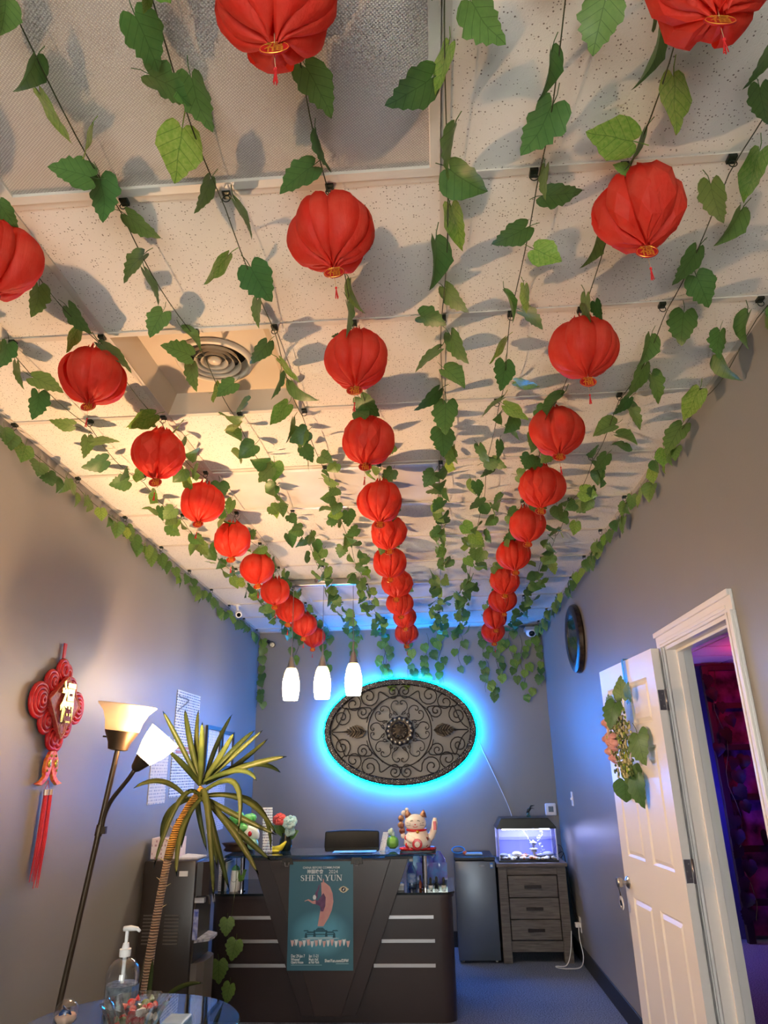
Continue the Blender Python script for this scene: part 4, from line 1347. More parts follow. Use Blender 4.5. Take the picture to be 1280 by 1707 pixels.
# ------------------------------------------------------------------ performance poster on the desk front
PX0, PX1, PZ0, PZ1, PYF = -1.098, -.632, .322, 1.003, DF - .070
po = thing('poster', ((PX0 + PX1) / 2, PYF, PZ0), 'teal dance show poster with leaping dancer taped to the desk front', 'poster')
def poster_mat():
    m = bpy.data.materials.new('poster_print')
    m.use_nodes = True
    N, L = m.node_tree.nodes, m.node_tree.links
    p = N['Principled BSDF']; p.inputs['Roughness'].default_value = .35
    tc = N.new('ShaderNodeTexCoord')
    sp = N.new('ShaderNodeSeparateXYZ'); L.new(tc.outputs['Generated'], sp.inputs[0])
    # printed glow behind the palace: a soft lighter disc at 0.45, 0.38
    def lin_(sock, off, k):
        a = N.new('ShaderNodeMath'); a.operation = 'SUBTRACT'; a.inputs[1].default_value = off; L.new(sock, a.inputs[0])
        c = N.new('ShaderNodeMath'); c.operation = 'MULTIPLY'; c.inputs[1].default_value = k; L.new(a.outputs[0], c.inputs[0])
        d = N.new('ShaderNodeMath'); d.operation = 'POWER'; d.inputs[1].default_value = 2; 
        ab = N.new('ShaderNodeMath'); ab.operation = 'ABSOLUTE'; L.new(c.outputs[0], ab.inputs[0]); L.new(ab.outputs[0], d.inputs[0])
        return d.outputs[0]
    s = N.new('ShaderNodeMath'); s.operation = 'ADD'
    L.new(lin_(sp.outputs['X'], .5, 2.0), s.inputs[0]); L.new(lin_(sp.outputs['Z'], .33, 4.2), s.inputs[1])
    mr = N.new('ShaderNodeMapRange'); mr.interpolation_type = 'SMOOTHSTEP'; mr.inputs['From Min'].default_value = 1.0; mr.inputs['From Max'].default_value = .0
    L.new(s.outputs[0], mr.inputs['Value'])
    nz = N.new('ShaderNodeTexNoise'); nz.inputs['Scale'].default_value = 5; L.new(tc.outputs['Generated'], nz.inputs['Vector'])
    mu = N.new('ShaderNodeMath'); mu.operation = 'MULTIPLY'; L.new(mr.outputs['Result'], mu.inputs[0]); 
    ad = N.new('ShaderNodeMath'); ad.operation = 'ADD'; ad.inputs[1].default_value = .45; L.new(nz.outputs['Fac'], ad.inputs[0]); L.new(ad.outputs[0], mu.inputs[1])
    mx = N.new('ShaderNodeMix'); mx.data_type = 'RGBA'
    mx.inputs['A'].default_value = lin('3a6f82') + (1,); mx.inputs['B'].default_value = lin('5fa9c4') + (1,)
    L.new(mu.outputs[0], mx.inputs['Factor']); L.new(mx.outputs['Result'], p.inputs['Base Color'])
    return m
b = B(); b.box(PX0, PX1, PYF - .0012, PYF, PZ0, PZ1); b.build('sheet', poster_mat(), po)
PW, PH = PX1 - PX0, PZ1 - PZ0
def pf(u, v, w): return (PX0 + u * PW, PYF - .0013 - w, PZ0 + v * PH)
def pmap(u0, v0): return lambda u, v, w: (PX0 + u0 * PW + u, PYF - .0013 - w, PZ0 + v0 * PH + v)
M_ink = mat('ink_white', 'e6eef0', 0.5)
M_inkp = mat('ink_pink', 'd79a98', 0.5, noise=(20, .6, 'e0b3a6'))
M_inku = mat('ink_plum', '5d3a63', 0.5, noise=(30, .6, '8a5a86'))
M_inkt = mat('ink_teal', '1c5668', 0.5)
text_part('poster_lettering', 'CHINA BEFORE COMMUNISM', M_ink, po, pmap(.5, .940), .0205, bold=.0002)
text_part('poster_lettering', '神韻晚會', M_ink, po, pmap(.405, .900), .030, bold=.0005)
text_part('poster_lettering', '2024', M_ink, po, pmap(.69, .900), .034)
# serif capitals
def serif(word, cx, zbase, H, m):
    """draw simple serif capitals with thick and thin strokes"""
    x = 0.0
    polys = []
    tk, tn, sf = H * .17, H * .07, H * .07
    def vbar(x0, w): polys.append([(x0, 0), (x0 + w, 0), (x0 + w, H), (x0, H)])
    def ser(x0, w, z): polys.append([(x0 - H * .1, z), (x0 + w + H * .1, z), (x0 + w + H * .1, z + sf), (x0 - H * .1, z + sf)])
    def diag(xa, za, xb, zb, w): polys.append([(xa, za), (xa + w, za), (xb + w, zb), (xb, zb)])
    for ch in word:
        if ch == ' ': x += H * .30; continue
        if ch == 'H':
            vbar(x, tk); vbar(x + H * .55, tk); polys.append([(x, H * .47), (x + H * .6, H * .47), (x + H * .6, H * .54), (x, H * .54)])
            for q in (x, x + H * .55): ser(q, tk, 0); ser(q, tk, H - sf)
            w = H * .72
        elif ch == 'E':
            vbar(x, tk)
            for z, l in ((0, .55), (H * .47, .45), (H - sf, .52)): polys.append([(x, z), (x + H * l, z), (x + H * l, z + sf), (x, z + sf)])
            ser(x, tk * .6, 0); ser(x, tk * .6, H - sf)
            polys.append([(x + H * .49, 0), (x + H * .57, 0), (x + H * .57, H * .22), (x + H * .54, H * .22)]); polys.append([(x + H * .47, H * .8), (x + H * .53, H * .8), (x + H * .53, H), (x + H * .45, H)])
            w = H * .6
        elif ch == 'N':
            vbar(x, tn); vbar(x + H * .58, tn); diag(x + H * .52, 0, x - H * .04, H, tk)
            ser(x, tn, 0); ser(x, tn * .5, H - sf); ser(x + H * .58, tn, H - sf)
            w = H * .68
        elif ch == 'Y':
            polys.append([(x + H * .24, 0), (x + H * .24 + tk, 0), (x + H * .24 + tk, H * .48), (x + H * .24, H * .48)])
            diag(x + H * .24, H * .42, x - H * .02, H, tk); diag(x + H * .34, H * .42, x + H * .6, H, tn)
            ser(x + H * .24, tk, 0); ser(x - H * .02, tk, H - sf); ser(x + H * .6, tn, H - sf)
            w = H * .66
        elif ch == 'U':
            polys.append([(x, H * .22), (x + tk, H * .22), (x + tk, H), (x, H)]); polys.append([(x + H * .56, H * .22), (x + H * .56 + tn, H * .22), (x + H * .56 + tn, H), (x + H * .56, H)])
            ser(x, tk, H - sf); ser(x + H * .56, tn, H - sf)
            out = [(x + H * .315 - H * .315 * math.cos(a), H * .24 - H * .25 * math.sin(a)) for a in [PI * i / 10 for i in range(11)]]
            inn = [(x + H * .36 + H * .2 * math.cos(a), H * .24 - H * .18 * math.sin(a)) for a in [PI * i / 10 for i in range(11)]]
            polys.append(out + inn)
            w = H * .68
        elif ch == 'S':
            pts = [(.46, .72), (.46, .86), (.3, .96), (.14, .9), (.07, .76), (.14, .6), (.34, .48), (.46, .36), (.48, .2), (.38, .06), (.2, .03), (.07, .12), (.04, .27)]
            ws = [.03, .03, .035, .05, .07, .08, .08, .08, .075, .05, .035, .03, .03]
            Lp, Rp = [], []
            for i, (a, c) in enumerate(pts):
                d = (Vector(pts[min(i + 1, 12)]) - Vector(pts[max(i - 1, 0)])).normalized()
                nn_ = Vector((-d.y, d.x)) * ws[i]
                Lp.append(((a + nn_.x) * H + x, (c + nn_.y) * H)); Rp.append(((a - nn_.x) * H + x, (c - nn_.y) * H))
            for i in range(12): polys.append([Lp[i], Lp[i + 1], Rp[i + 1], Rp[i]])
            w = H * .54
        x += w + H * .20
    tot = x - H * .2
    b = B()
    for q in polys:
        b.add([(cx + (u - tot / 2) * 1.3, PYF - .0021, zbase + v) for u, v in q], [tuple(range(len(q)))])
    return b.build('poster_lettering', m, po)
serif('SHEN YUN', PX0 + .5 * PW, PZ0 + .815 * PH, .038, M_ink)
def flat(name, pts, m, w=.0008):
    b = B(); b.add([pf(u, v, w) for u, v in pts], [tuple(range(len(pts)))]); return b.build(name, m, po)
flat('dress_train', [(.50, .80), (.56, .80), (.64, .76), (.68, .70), (.695, .62), (.67, .54), (.62, .47), (.56, .41), (.545, .395), (.455, .395), (.47, .45), (.49, .52), (.51, .6), (.51, .7)], M_inkp)
flat('dress_bodice', [(.49, .66), (.54, .70), (.575, .66), (.57, .58), (.54, .53), (.50, .53), (.49, .575), (.47, .585), (.40, .60), (.40, .64), (.45, .63)], M_inku, .001)
flat('dancer_arm', [(.25, .624), (.30, .632), (.38, .60), (.42, .60), (.42, .635), (.37, .625), (.31, .645), (.25, .63)], M_inkp, .0011)
flat('dancer_arm', [(.42, .64), (.41, .70), (.44, .73), (.465, .775), (.48, .78), (.475, .74), (.45, .70), (.45, .66)], M_inku, .0011)
flat('dancer_head', [(.385, .64), (.42, .64), (.43, .665), (.41, .685), (.385, .68), (.375, .66)], M_ink, .0012)
flat('dancer_foot', [(.525, .80), (.55, .80), (.54, .835), (.53, .835)], M_inkp, .0011)
flat('emblem', [(.775, .735), (.81, .755), (.85, .765), (.89, .755), (.935, .735), (.89, .71), (.85, .70), (.81, .71)], mat('ink_cream', 'd9cfae', .5))
flat('emblem_centre', [(.85 + .035 * math.cos(a), .733 + .022 * math.sin(a)) for a in [i * PI / 6 for i in range(12)]], mat('ink_black', '1a2326', .5), .0011)
flat('emblem_dancer', [(.835, .728), (.85, .738), (.86, .75), (.865, .735), (.85, .72)], M_ink, .0013)
# palace in the clouds
for u0, u1, v0, v1 in ((.40, .60, .345, .36), (.44, .56, .362, .372), (.46, .54, .374, .382), (.30, .40, .335, .348), (.60, .70, .335, .348), (.25, .31, .35, .36), (.69, .76, .35, .36), (.28, .72, .318, .326), (.27, .29, .29, .335), (.70, .72, .29, .335), (.40, .42, .30, .345), (.58, .60, .30, .345)):
    flat('palace_roof', [(u0 - .012, v0), (u1 + .012, v0), (u1, v1), (u0, v1)], M_inkt)
flat('cloud_band', [(.20, .285), (.35, .30), (.5, .295), (.65, .302), (.8, .285), (.65, .276), (.5, .28), (.35, .274)], mat('ink_pale', '9fcbd8', .6), .0006)
for k in range(15):
    u = .075 + k * .0605
    dz = .008 * math.sin(k * 2.1)
    flat('dancer_row', [(u - .028, .275 + dz), (u - .012, .265 + dz), (u, .272 + dz), (u + .012, .266 + dz), (u + .028, .276 + dz), (u + .02, .245 + dz), (u + .006, .215 + dz), (u - .008, .213 + dz), (u - .02, .245 + dz)], M_ink if k % 2 else mat('ink_blush', 'e3c0bd', .5))
for k in range(8):
    u = .11 + k * .115
    flat('dancer_row', [(u - .006, .25), (u + .008, .25), (u + .004, .222), (u - .004, .222)], M_inkp, .001)
for u, v, s, tx in ((.06, .128, .026, 'Dec 29-Jan 7'), (.06, .098, .022, 'Winspear'), (.06, .073, .022, 'Opera House'), (.33, .128, .026, 'Jan 11-21'), (.33, .098, .022, 'Music Hall'), (.33, .073, .022, 'at Fair Park')):
    text_part('poster_lettering', tx, M_ink, po, pmap(u, v), s, align='LEFT', sx=.72, bold=.0006)
text_part('poster_lettering', 'ShenYun.com/DFW', M_ink, po, pmap(.93, .086), .026, align='RIGHT', sx=.8, bold=.0007)
flat('small_print', [(.06, .047), (.53, .047), (.53, .051), (.06, .051)], mat('ink_pale'))
flat('small_print', [(.74, .058), (.93, .058), (.93, .063), (.74, .063)], mat('ink_pale'))
M_clip = mat('binder_clip', '14120f', 0.35, noise=(60, .8, '3a3026'))
for x, lab in ((-1.115, 'black clip at the top left corner of the teal poster'), (-.605, 'black clip at the top right corner of the teal poster')):
    t = thing('poster_clip', (x, PYF - .004, .985), lab, 'clip', 'black clips holding the poster')
    b = B(); b.prism([(x - .045, .985), (x + .045, .985), (x + .035, 1.028), (x - .035, 1.028)], lambda u, v, w: (u, PYF - .003 - w, v), 0, .012); b.build('clip_body', M_clip, t, bevel=.002)
    b = B(); b.tube([(x - .015, PYF - .018, 1.0), (x - .012, PYF - .02, .975), (x + .012, PYF - .02, .975), (x + .015, PYF - .018, 1.0)], .0015, 5); b.build('clip_wire', M_chrome, t)

# ------------------------------------------------------------------ things on and around the desk
CT = 1.0455       # counter glass surface
M_cream = mat('ceramic_white', 'f1e8df', 0.22, noise=(25, .25, 'e2c9b8'))
M_cred = mat('ceramic_red', 'c4222c', 0.25)
M_cgold = mat('ceramic_gold', 'd9a63a', 0.25, .6)
M_cbrown = mat('ceramic_brown', '7a3c30', 0.35, noise=(40, .9, 'd8a878'))
M_black = mat('black_plastic', '141416', 0.4)
cx, cy = -.165, 5.74
cat = thing('lucky_cat', (cx, cy, CT), 'white ceramic lucky cat statue with red collar raising its paw', 'figurine')
b = B(); b.prism(rrect(cx - .135, cx + .135, cy - .075, cy + .085, .03), XYZ, CT, CT + .008); b.build('plinth', M_black, cat)
b = B()
for k in range(16):
    a = 2 * PI * k / 16
    b.ball((cx + .112 * math.cos(a), cy + .06 * math.sin(a), CT + .018), (.028, .024, .012), 8, 5)
b.ball((cx, cy, CT + .016), (.11, .06, .012), 14, 6); b.build('cushion', M_cred, cat, smooth=True)
b = B(); b.lathe([(.001, .02), (.085, .022), (.103, .05), (.10, .085), (.08, .12), (.068, .145), (.06, .155)], (cx, cy, CT), 24); b.build('body', M_cream, cat, smooth=True)
b = B(); b.ball((cx - .012, cy - .015, CT + .195), (.083, .07, .062), 20, 12); hd = b.build('head', M_cream, cat, smooth=True)
for ex, c_ in ((-.062, M_cbrown), (.045, M_cbrown)):
    b = B(); b.tube([(cx + ex, cy - .01, CT + .235), (cx + ex * 1.12, cy - .01, CT + .265), (cx + ex * 1.2, cy - .008, CT + .285)], [.032, .018, .002], 10); b.build('ear', c_, hd, smooth=True)
for sg in (-1, 1):
    b = B(); b.tube([(cx - .012 + sg * (.022 + .014 * math.cos(a)), cy - .083 + .01 * abs(math.cos(a)), CT + .203 + .011 * math.sin(a)) for a in [PI * i / 8 for i in range(9)]], .0022, 5); b.build('closed_eye', mat('ink_black'), hd)
b = B(); b.ball((cx - .012, cy - .086, CT + .187), (.005, .004, .004), 8, 5); b.build('nose', M_cred, hd)
b = B(); b.tube([(cx - .012 + .016 * math.cos(a), cy - .085, CT + .176 - .008 * math.sin(a)) for a in [PI * i / 8 for i in range(9)]], .0018, 5); b.build('mouth', M_cred, hd)
for sg in (-1, 1):
    for dz in (-.004, .006):
        b = B(); b.tube([(cx - .012 + sg * .035, cy - .078, CT + .185 + dz), (cx - .012 + sg * .066, cy - .06, CT + .188 + dz * 2)], .0012, 4); b.build('whisker', mat('ink_black'), hd)
b = B(); b.tube([(cx - .006 + .07 * math.cos(a), cy - .008 + .06 * math.sin(a), CT + .148 + .004 * math.sin(a)) for a in [2 * PI * i / 24 for i in range(24)]], .009, 8, True); b.build('collar', M_cred, cat, smooth=True)
b = B(); b.ball((cx + .004, cy - .072, CT + .135), .012, 10, 7); b.build('bell', M_cgold, cat, smooth=True)
b = B(); b.tube([(cx + .07, cy, CT + .07), (cx + .105, cy - .005, CT + .105), (cx + .128, cy - .012, CT + .15), (cx + .136, cy - .015, CT + .20), (cx + .137, cy - .015, CT + .228)], [.03, .028, .024, .023, .012], 12); arm_ = b.build('raised_arm', M_cream, cat, smooth=True)
b = B(); b.cbox((cx + .134, cy - .038, CT + .175), (.022, .006, .06)); b.build('paw_plaque', M_cred, arm_, bevel=.002)
b = B(); b.tube([(cx - .07, cy - .04, CT + .10), (cx - .04, cy - .085, CT + .08), (cx + .0, cy - .098, CT + .062)], [.028, .026, .02], 10); b.build('lower_arm', M_cream, cat, smooth=True)
b = B(); b.lathe([(.001, -.012), (.036, -.008), (.038, 0), (.036, .004), (.001, .006)], (cx + .0, cy - .106, CT + .055), 20, 'y'); md = b.build('medallion', M_cred, cat, smooth=0.6)
b = B(); b.lathe([(.001, -.003), (.02, 0), (.001, .002)], (cx + .0, cy - .12, CT + .055), 16, 'y'); b.build('medallion_flower', M_cream, md)
for (dx, dz, r_) in ((-.07, .045, .022), (.06, .05, .02), (-.075, .095, .02), (.07, .085, .016), (-.035, .035, .018)):
    b = B(); b.ball((cx + dx, cy - .085 + abs(dx) * .4, CT + dz), (r_, .012, r_), 10, 6); b.build('painted_motif', M_cred if dx < 0 else M_cbrown, cat, smooth=True)
for (dx, dz, r_) in ((-.115, .14, .024), (-.122, .18, .026), (-.12, .225, .024), (-.1, .262, .02), (-.075, .285, .016), (-.108, .105, .02)):
    b = B(); b.ball((cx + dx, cy + .0, CT + dz), (r_, r_ * .8, r_), 10, 7); b.build('coin_bundle', M_cbrown if r_ > .021 else M_cream, cat, smooth=True)

# small green figurine and leaflet stand beside the cat
t = thing('green_ornament', (-.358, 5.82, CT), 'small pale green cabbage ornament left of the lucky cat', 'figurine')
b = B(); b.lathe([(.001, 0), (.045, 0), (.047, .012), (.02, .014)], (-.358, 5.82, CT), 20); b.build('stand', glass('clear_acrylic', (.9, .97, .95), .15), t, smooth=0.6)
b = B(); b.lathe([(.018, .012), (.04, .03), (.043, .06), (.034, .085), (.012, .1)], (-.358, 5.82, CT), 20, flute=(6, .08)); b.build('green_body', mat('jade_green', '8ccf5c', .25, transl=.2), t, smooth=True)
for k in range(4):
    b = B(); b.ball((-.366 + .012 * math.cos(k * 1.6), 5.82 + .012 * math.sin(k * 1.6), CT + .11 + .008 * k), (.016, .014, .022), 8, 6); b.build('pale_leaf', mat('jade_pale', 'd8ecd8', .25), t, smooth=True)

def text_sheet(name, m):
    """procedural rows of illegible small print"""
    if name in MATS: return MATS[name]
    mm = bpy.data.materials.new(name)
    mm.use_nodes = True
    N, L = mm.node_tree.nodes, mm.node_tree.links
    p = N['Principled BSDF']; p.inputs['Roughness'].default_value = .5
    tc = N.new('ShaderNodeTexCoord')
    mp = N.new('ShaderNodeMapping'); mp.inputs['Scale'].default_value = m['scale']
    L.new(tc.outputs['Generated'], mp.inputs['Vector'])
    sp = N.new('ShaderNodeSeparateXYZ'); L.new(mp.outputs[0], sp.inputs[0])
    row = N.new('ShaderNodeMath'); row.operation = 'FRACT'; L.new(sp.outputs['Z'], row.inputs[0])
    on = N.new('ShaderNodeMath'); on.operation = 'LESS_THAN'; on.inputs[1].default_value = .5; L.new(row.outputs[0], on.inputs[0])
    fl = N.new('ShaderNodeMath'); fl.operation = 'FLOOR'; L.new(sp.outputs['Z'], fl.inputs[0])
    cb = N.new('ShaderNodeCombineXYZ'); L.new(sp.outputs[m['axis']], cb.inputs[0]); L.new(fl.outputs[0], cb.inputs[1])
    nz = N.new('ShaderNodeTexNoise'); nz.inputs['Scale'].default_value = 1.0; nz.inputs['Detail'].default_value = 2; L.new(cb.outputs[0], nz.inputs['Vector'])
    gt = N.new('ShaderNodeMath'); gt.operation = 'GREATER_THAN'; gt.inputs[1].default_value = m.get('th', .48); L.new(nz.outputs['Fac'], gt.inputs[0])
    mu = N.new('ShaderNodeMath'); mu.operation = 'MULTIPLY'; L.new(on.outputs[0], mu.inputs[0]); L.new(gt.outputs[0], mu.inputs[1])
    n2 = N.new('ShaderNodeTexNoise'); n2.inputs['Scale'].default_value = 3.0; L.new(tc.outputs['Generated'], n2.inputs['Vector'])
    mb = N.new('ShaderNodeMix'); mb.data_type = 'RGBA'; mb.inputs['A'].default_value = lin(m['bg']) + (1,); mb.inputs['B'].default_value = lin(m['bg2']) + (1,)
    mr = N.new('ShaderNodeMapRange'); mr.inputs['From Min'].default_value = .4; mr.inputs['From Max'].default_value = .65; L.new(n2.outputs['Fac'], mr.inputs['Value']); L.new(mr.outputs['Result'], mb.inputs['Factor'])
    mx = N.new('ShaderNodeMix'); mx.data_type = 'RGBA'; mx.inputs['B'].default_value = lin(m['ink']) + (1,)
    L.new(mb.outputs['Result'], mx.inputs['A']); L.new(mu.outputs[0], mx.inputs['Factor']); L.new(mx.outputs['Result'], p.inputs['Base Color'])
    MATS[name] = mm
    return mm
T_white = text_sheet('price_print', dict(scale=(30, 30, 16), axis='X', bg='e9ecf2', bg2='d8e2f2', ink='4a5a86'))
T_multi = text_sheet('menu_print', dict(scale=(18, 18, 16), axis='X', bg='e4ecf4', bg2='b9d6f0', ink='6a6f96'))
t = thing('leaflet_stand', (-.422, 5.76, CT), 'small white printed sign standing next to the green ornament', 'sign')
b = B(); b.add([(-.457, 5.75, CT + .002), (-.415, 5.75, CT + .002), (-.386, 5.79, CT + .127), (-.428, 5.79, CT + .127), (-.457, 5.753, CT + .002), (-.415, 5.753, CT + .002), (-.386, 5.793, CT + .127), (-.428, 5.793, CT + .127)],
      [(0, 1, 2, 3), (4, 7, 6, 5), (0, 4, 5, 1), (1, 5, 6, 2), (2, 6, 7, 3), (3, 7, 4, 0)]); b.build('card', T_white, t)
b = B(); b.box(-.462, -.395, 5.74, 5.80, CT, CT + .004); b.build('foot', glass('clear_acrylic'), t)
b = B(); b.box(-.80, -.48, 5.66, 5.78, CT, CT + .004).box(-.74, -.50, 5.63, 5.74, CT + .004, CT + .007)
single(b, 'leaflets', mat('leaflet_print', '9fc4e6', .4, noise=(18, .9, '2f62b8')), 'flat blue and white leaflets lying on the glass counter before the chair', 'leaflets')

# office chair behind the desk
M_leather = mat('black_leather', '08080a', 0.55, spec=.25, bump=(90, .2, .004))
ch = thing('office_chair', (-.75, 6.75, 0), 'black leather office chair behind the reception desk', 'chair')
b = B()
V = []; nx, nz = 8, 6
for i in range(nx + 1):
    for k in range(nz + 1):
        u, v = -1 + 2 * i / nx, k / nz
        V.append((-.755 + .245 * u * (1 - .04 * v), 6.60 + .05 * u * u * -1 + .06 * (v - .3) ** 2, .56 + .565 * v + .006 * (1 - u * u)))
for i in range(nx + 1):
    for k in range(nz + 1):
        u, v = -1 + 2 * i / nx, k / nz
        V.append((-.755 + .245 * u * (1 - .04 * v), 6.53 - .05 * u * u + .06 * (v - .3) ** 2 + .03 * (abs(u) ** 4 + abs(2 * v - 1) ** 4) / 2, .56 + .565 * v + .006 * (1 - u * u)))
n1 = (nx + 1) * (nz + 1)
Fc = []
for i in range(nx):
    for k in range(nz):
        a = i * (nz + 1) + k
        Fc += [(a, a + 1, a + nz + 2, a + nz + 1), (n1 + a, n1 + a + nz + 1, n1 + a + nz + 2, n1 + a + 1)]
for i in range(nx):
    for k in (0, nz):
        a = i * (nz + 1) + k; Fc.append((a, a + nz + 1, n1 + a + nz + 1, n1 + a))
for k in range(nz):
    for i in (0, nx):
        a = i * (nz + 1) + k; Fc.append((a, n1 + a, n1 + a + 1, a + 1))
b.add(V, Fc); bk = b.build('backrest', M_leather, ch, bevel=.012, smooth=0.9)
b = B(); b.box(-.99, -.52, 6.62, 7.08, .44, .53); b.build('seat', M_leather, ch, bevel=.03, smooth=0.9, seg=3)
for sx in (-1, 1):
    b = B(); b.tube([(-.755 + sx * .26, 6.68, .5), (-.755 + sx * .28, 6.66, .7), (-.755 + sx * .28, 6.95, .7), (-.755 + sx * .26, 6.98, .5)], .014, 8); b.build('armrest', M_black, ch, smooth=True)
b = B(); b.cyl((-.755, 6.85, .09), (-.755, 6.85, .45), .028, n=14); b.build('gas_lift', M_chrome, ch, smooth=0.7)
for k in range(5):
    a = k * 2 * PI / 5
    q = Vector((-.755 + .27 * math.cos(a), 6.85 + .27 * math.sin(a), .07))
    b = B(); b.tube([(-.755, 6.85, .1), q], [.022, .014], 8); lg = b.build('base_arm', M_black, ch)
    b = B(); b.ball((q.x, q.y, .027), (.027, .027, .027), 10, 6); b.build('caster', M_black, lg, smooth=True)
b = B(); b.box(-.80, -.71, 6.60, 6.66, .42, .62); b.build('back_bracket', M_black, ch)

# carnation bouquet in dark vase, yellow dish, menu sheet and cabbage carving at the left end of the counter
def carnation(parent, c, r, m, seed):
    q = random.Random(seed)
    b = B()
    for layer in range(4):
        nn = 9 - layer * 2
        rr = r * (1 - layer * .22)
        for k in range(max(nn, 3)):
            a = 2 * PI * k / max(nn, 3) + layer * .5
            ctr = Vector(c) + Vector((math.cos(a) * rr * .55, math.sin(a) * rr * .3, (math.sin(a) * .35 + .2 * layer - .2) * rr + q.uniform(-.1, .1) * r))
            b.ball((ctr.x, ctr.y - layer * r * .18, ctr.z), (rr * .42, rr * .36, rr * .42), 7, 5)
    return b.build('carnation', m, parent, smooth=0.5)
bq = thing('flower_vase', (-1.195, 5.86, CT), 'small dark vase of red and pale blue carnations on the desk', 'flowers')
b = B(); b.lathe([(.001, 0), (.035, 0), (.05, .04), (.048, .08), (.03, .11), (.034, .125)], (-1.195, 5.86, CT), 20); b.build('vase', mat('vase_dark', '18241f', .25), bq, smooth=True)
carnation(bq, (-1.245, 5.83, CT + .235), .058, mat('petal_red', 'd6484c', .6, transl=.25, noise=(40, .5, 'ee8a86')), 1)
carnation(bq, (-1.165, 5.83, CT + .215), .066, mat('petal_aqua', 'a9dfe8', .6, transl=.25, noise=(40, .6, 'eef7f5')), 2)
carnation(bq, (-1.16, 5.84, CT + .145), .045, mat('petal_aqua'), 3)
for k in range(6):
    put_leaf(bq, (-1.2 + .06 * math.cos(k * 1.1), 5.85, CT + .12 + .012 * k), (math.cos(k * 1.1), -.3, .5), (.2, -1, .3), .085, LEAVES[1], 'bouquet_leaf')
b = B(); b.tube([(-1.195, 5.86, CT + .1), (-1.24, 5.84, CT + .19)], .003, 5).tube([(-1.195, 5.86, CT + .1), (-1.165, 5.84, CT + .17)], .003, 5); b.build('stems', M_stem, bq)
t = thing('yellow_ingot', (-1.245, 5.76, CT), 'yellow boat shaped ingot ornament in front of the carnations', 'figurine')
b = B(); b.lathe([(.001, 0), (.04, .0), (.05, .012), (.03, .02)], (-1.265, 5.76, CT), 18); b.build('centre', mat('yellow_glaze', 'dcd53c', .3), t, smooth=True)
for sg, w in ((1, .075), (-1, .06)):
    b = B(); b.tube([(-1.265, 5.76, CT + .02), (-1.265 + sg * w * .7, 5.76, CT + .03), (-1.265 + sg * w * 1.25, 5.76, CT + .075)], [.022, .022, .006], 10); b.build('wing', mat('yellow_glaze'), t, smooth=True)
t = thing('menu_stand', (-1.30, 5.70, CT), 'tall white menu sheet in an acrylic stand beside the carnations', 'menu')
b = B(); b.add([(-1.335, 5.69, CT + .003), (-1.262, 5.69, CT + .003), (-1.285, 5.75, CT + .315), (-1.362, 5.75, CT + .315), (-1.335, 5.693, CT + .003), (-1.262, 5.693, CT + .003), (-1.285, 5.753, CT + .315), (-1.362, 5.753, CT + .315)],
      [(0, 1, 2, 3), (4, 7, 6, 5), (0, 4, 5, 1), (1, 5, 6, 2), (2, 6, 7, 3), (3, 7, 4, 0)]); b.build('sheet', T_multi, t)
b = B(); b.box(-1.34, -1.255, 5.68, 5.75, CT, CT + .004); b.build('foot', glass('clear_acrylic'), t)
cb = thing('cabbage_carving', (-1.55, 5.86, CT), 'green and white jade cabbage carving on a dark wooden stand', 'figurine')
b = B(); b.lathe([(.08, 0), (.095, .01), (.085, .03), (.1, .05), (.11, .062), (.06, .07)], (-1.56, 5.86, CT), 20, sx=1.25, flute=(7, .07)); st_ = b.build('wooden_stand', mat('carved_wood', '2a1a14', .35), cb, smooth=True)
for k in range(4):
    b = B(); b.ball((-1.60 + .028 * k, 5.775, CT + .055), (.01, .006, .008), 8, 5); b.build('gold_inlay', M_cgold, st_)
b = B(); b.ball((-1.50, 5.85, CT + .135), (.105, .07, .075), 16, 9, Matrix.Rotation(.5, 3, 'Y')); b.build('white_stalk', mat('jade_white', 'e4ebe2', .2), cb, smooth=True)
q = random.Random(8)
for k in range(9):
    b = B(); b.ball((-1.62 + .02 * k + q.uniform(-.015, .015), 5.83 + q.uniform(-.04, .04), CT + .215 + .035 * math.sin(k * .9) + q.uniform(-.02, .02)), (.045, .04, .035), 9, 6); b.build('green_leaf', mat('jade_bright', '4fb556', .25, noise=(12, .7, '9fe09a')), cb, smooth=True)
b = B(); b.ball((-1.435, 5.78, CT + .055), (.045, .04, .042), 12, 8); b.build('jade_ball', mat('jade_pale2', 'a6d9ae', .25), cb, smooth=True)
b = B(); b.ball((-1.455, 5.75, CT + .13), (.016, .012, .02), 8, 6); b.build('red_bead', M_cred, cb, smooth=True)

# lower left shelf of the desk: books and white soap dispenser
LT = .7905
for k, (x0, w, h, m, lab) in enumerate(((-1.665, .022, .215, T_white, 'white folder standing at the left end of the desk shelf'), (-1.64, .02, .205, M_black, 'black folder next to the white folder on the desk shelf'), (-1.617, .016, .195, mat('grey_folder', 'a9adb2', .4), 'grey folder beside the white dispenser on the desk shelf'))):
    t = thing('folder', (x0 + w / 2, 5.79, LT), lab, 'folder', 'folders on the left desk shelf')
    b = B(); b.box(x0, x0 + w, 5.70, 5.90, LT, LT + h); b.build('cover', m, t, bevel=.002)
    b = B(); b.box(x0 + .003, x0 + w - .003, 5.702, 5.905, LT + .004, LT + h - .003); b.build('pages', M_ink, t)
t = thing('dispenser_bottle', (-1.545, 5.73, LT), 'white bottle with green lid on the left desk shelf', 'bottle')
b = B(); b.lathe([(.04, 0), (.042, .004), (.038, .06), (.033, .125), (.03, .14)], (-1.545, 5.73, LT), 24); b.build('bottle', mat('white_plastic'), t, smooth=0.7)
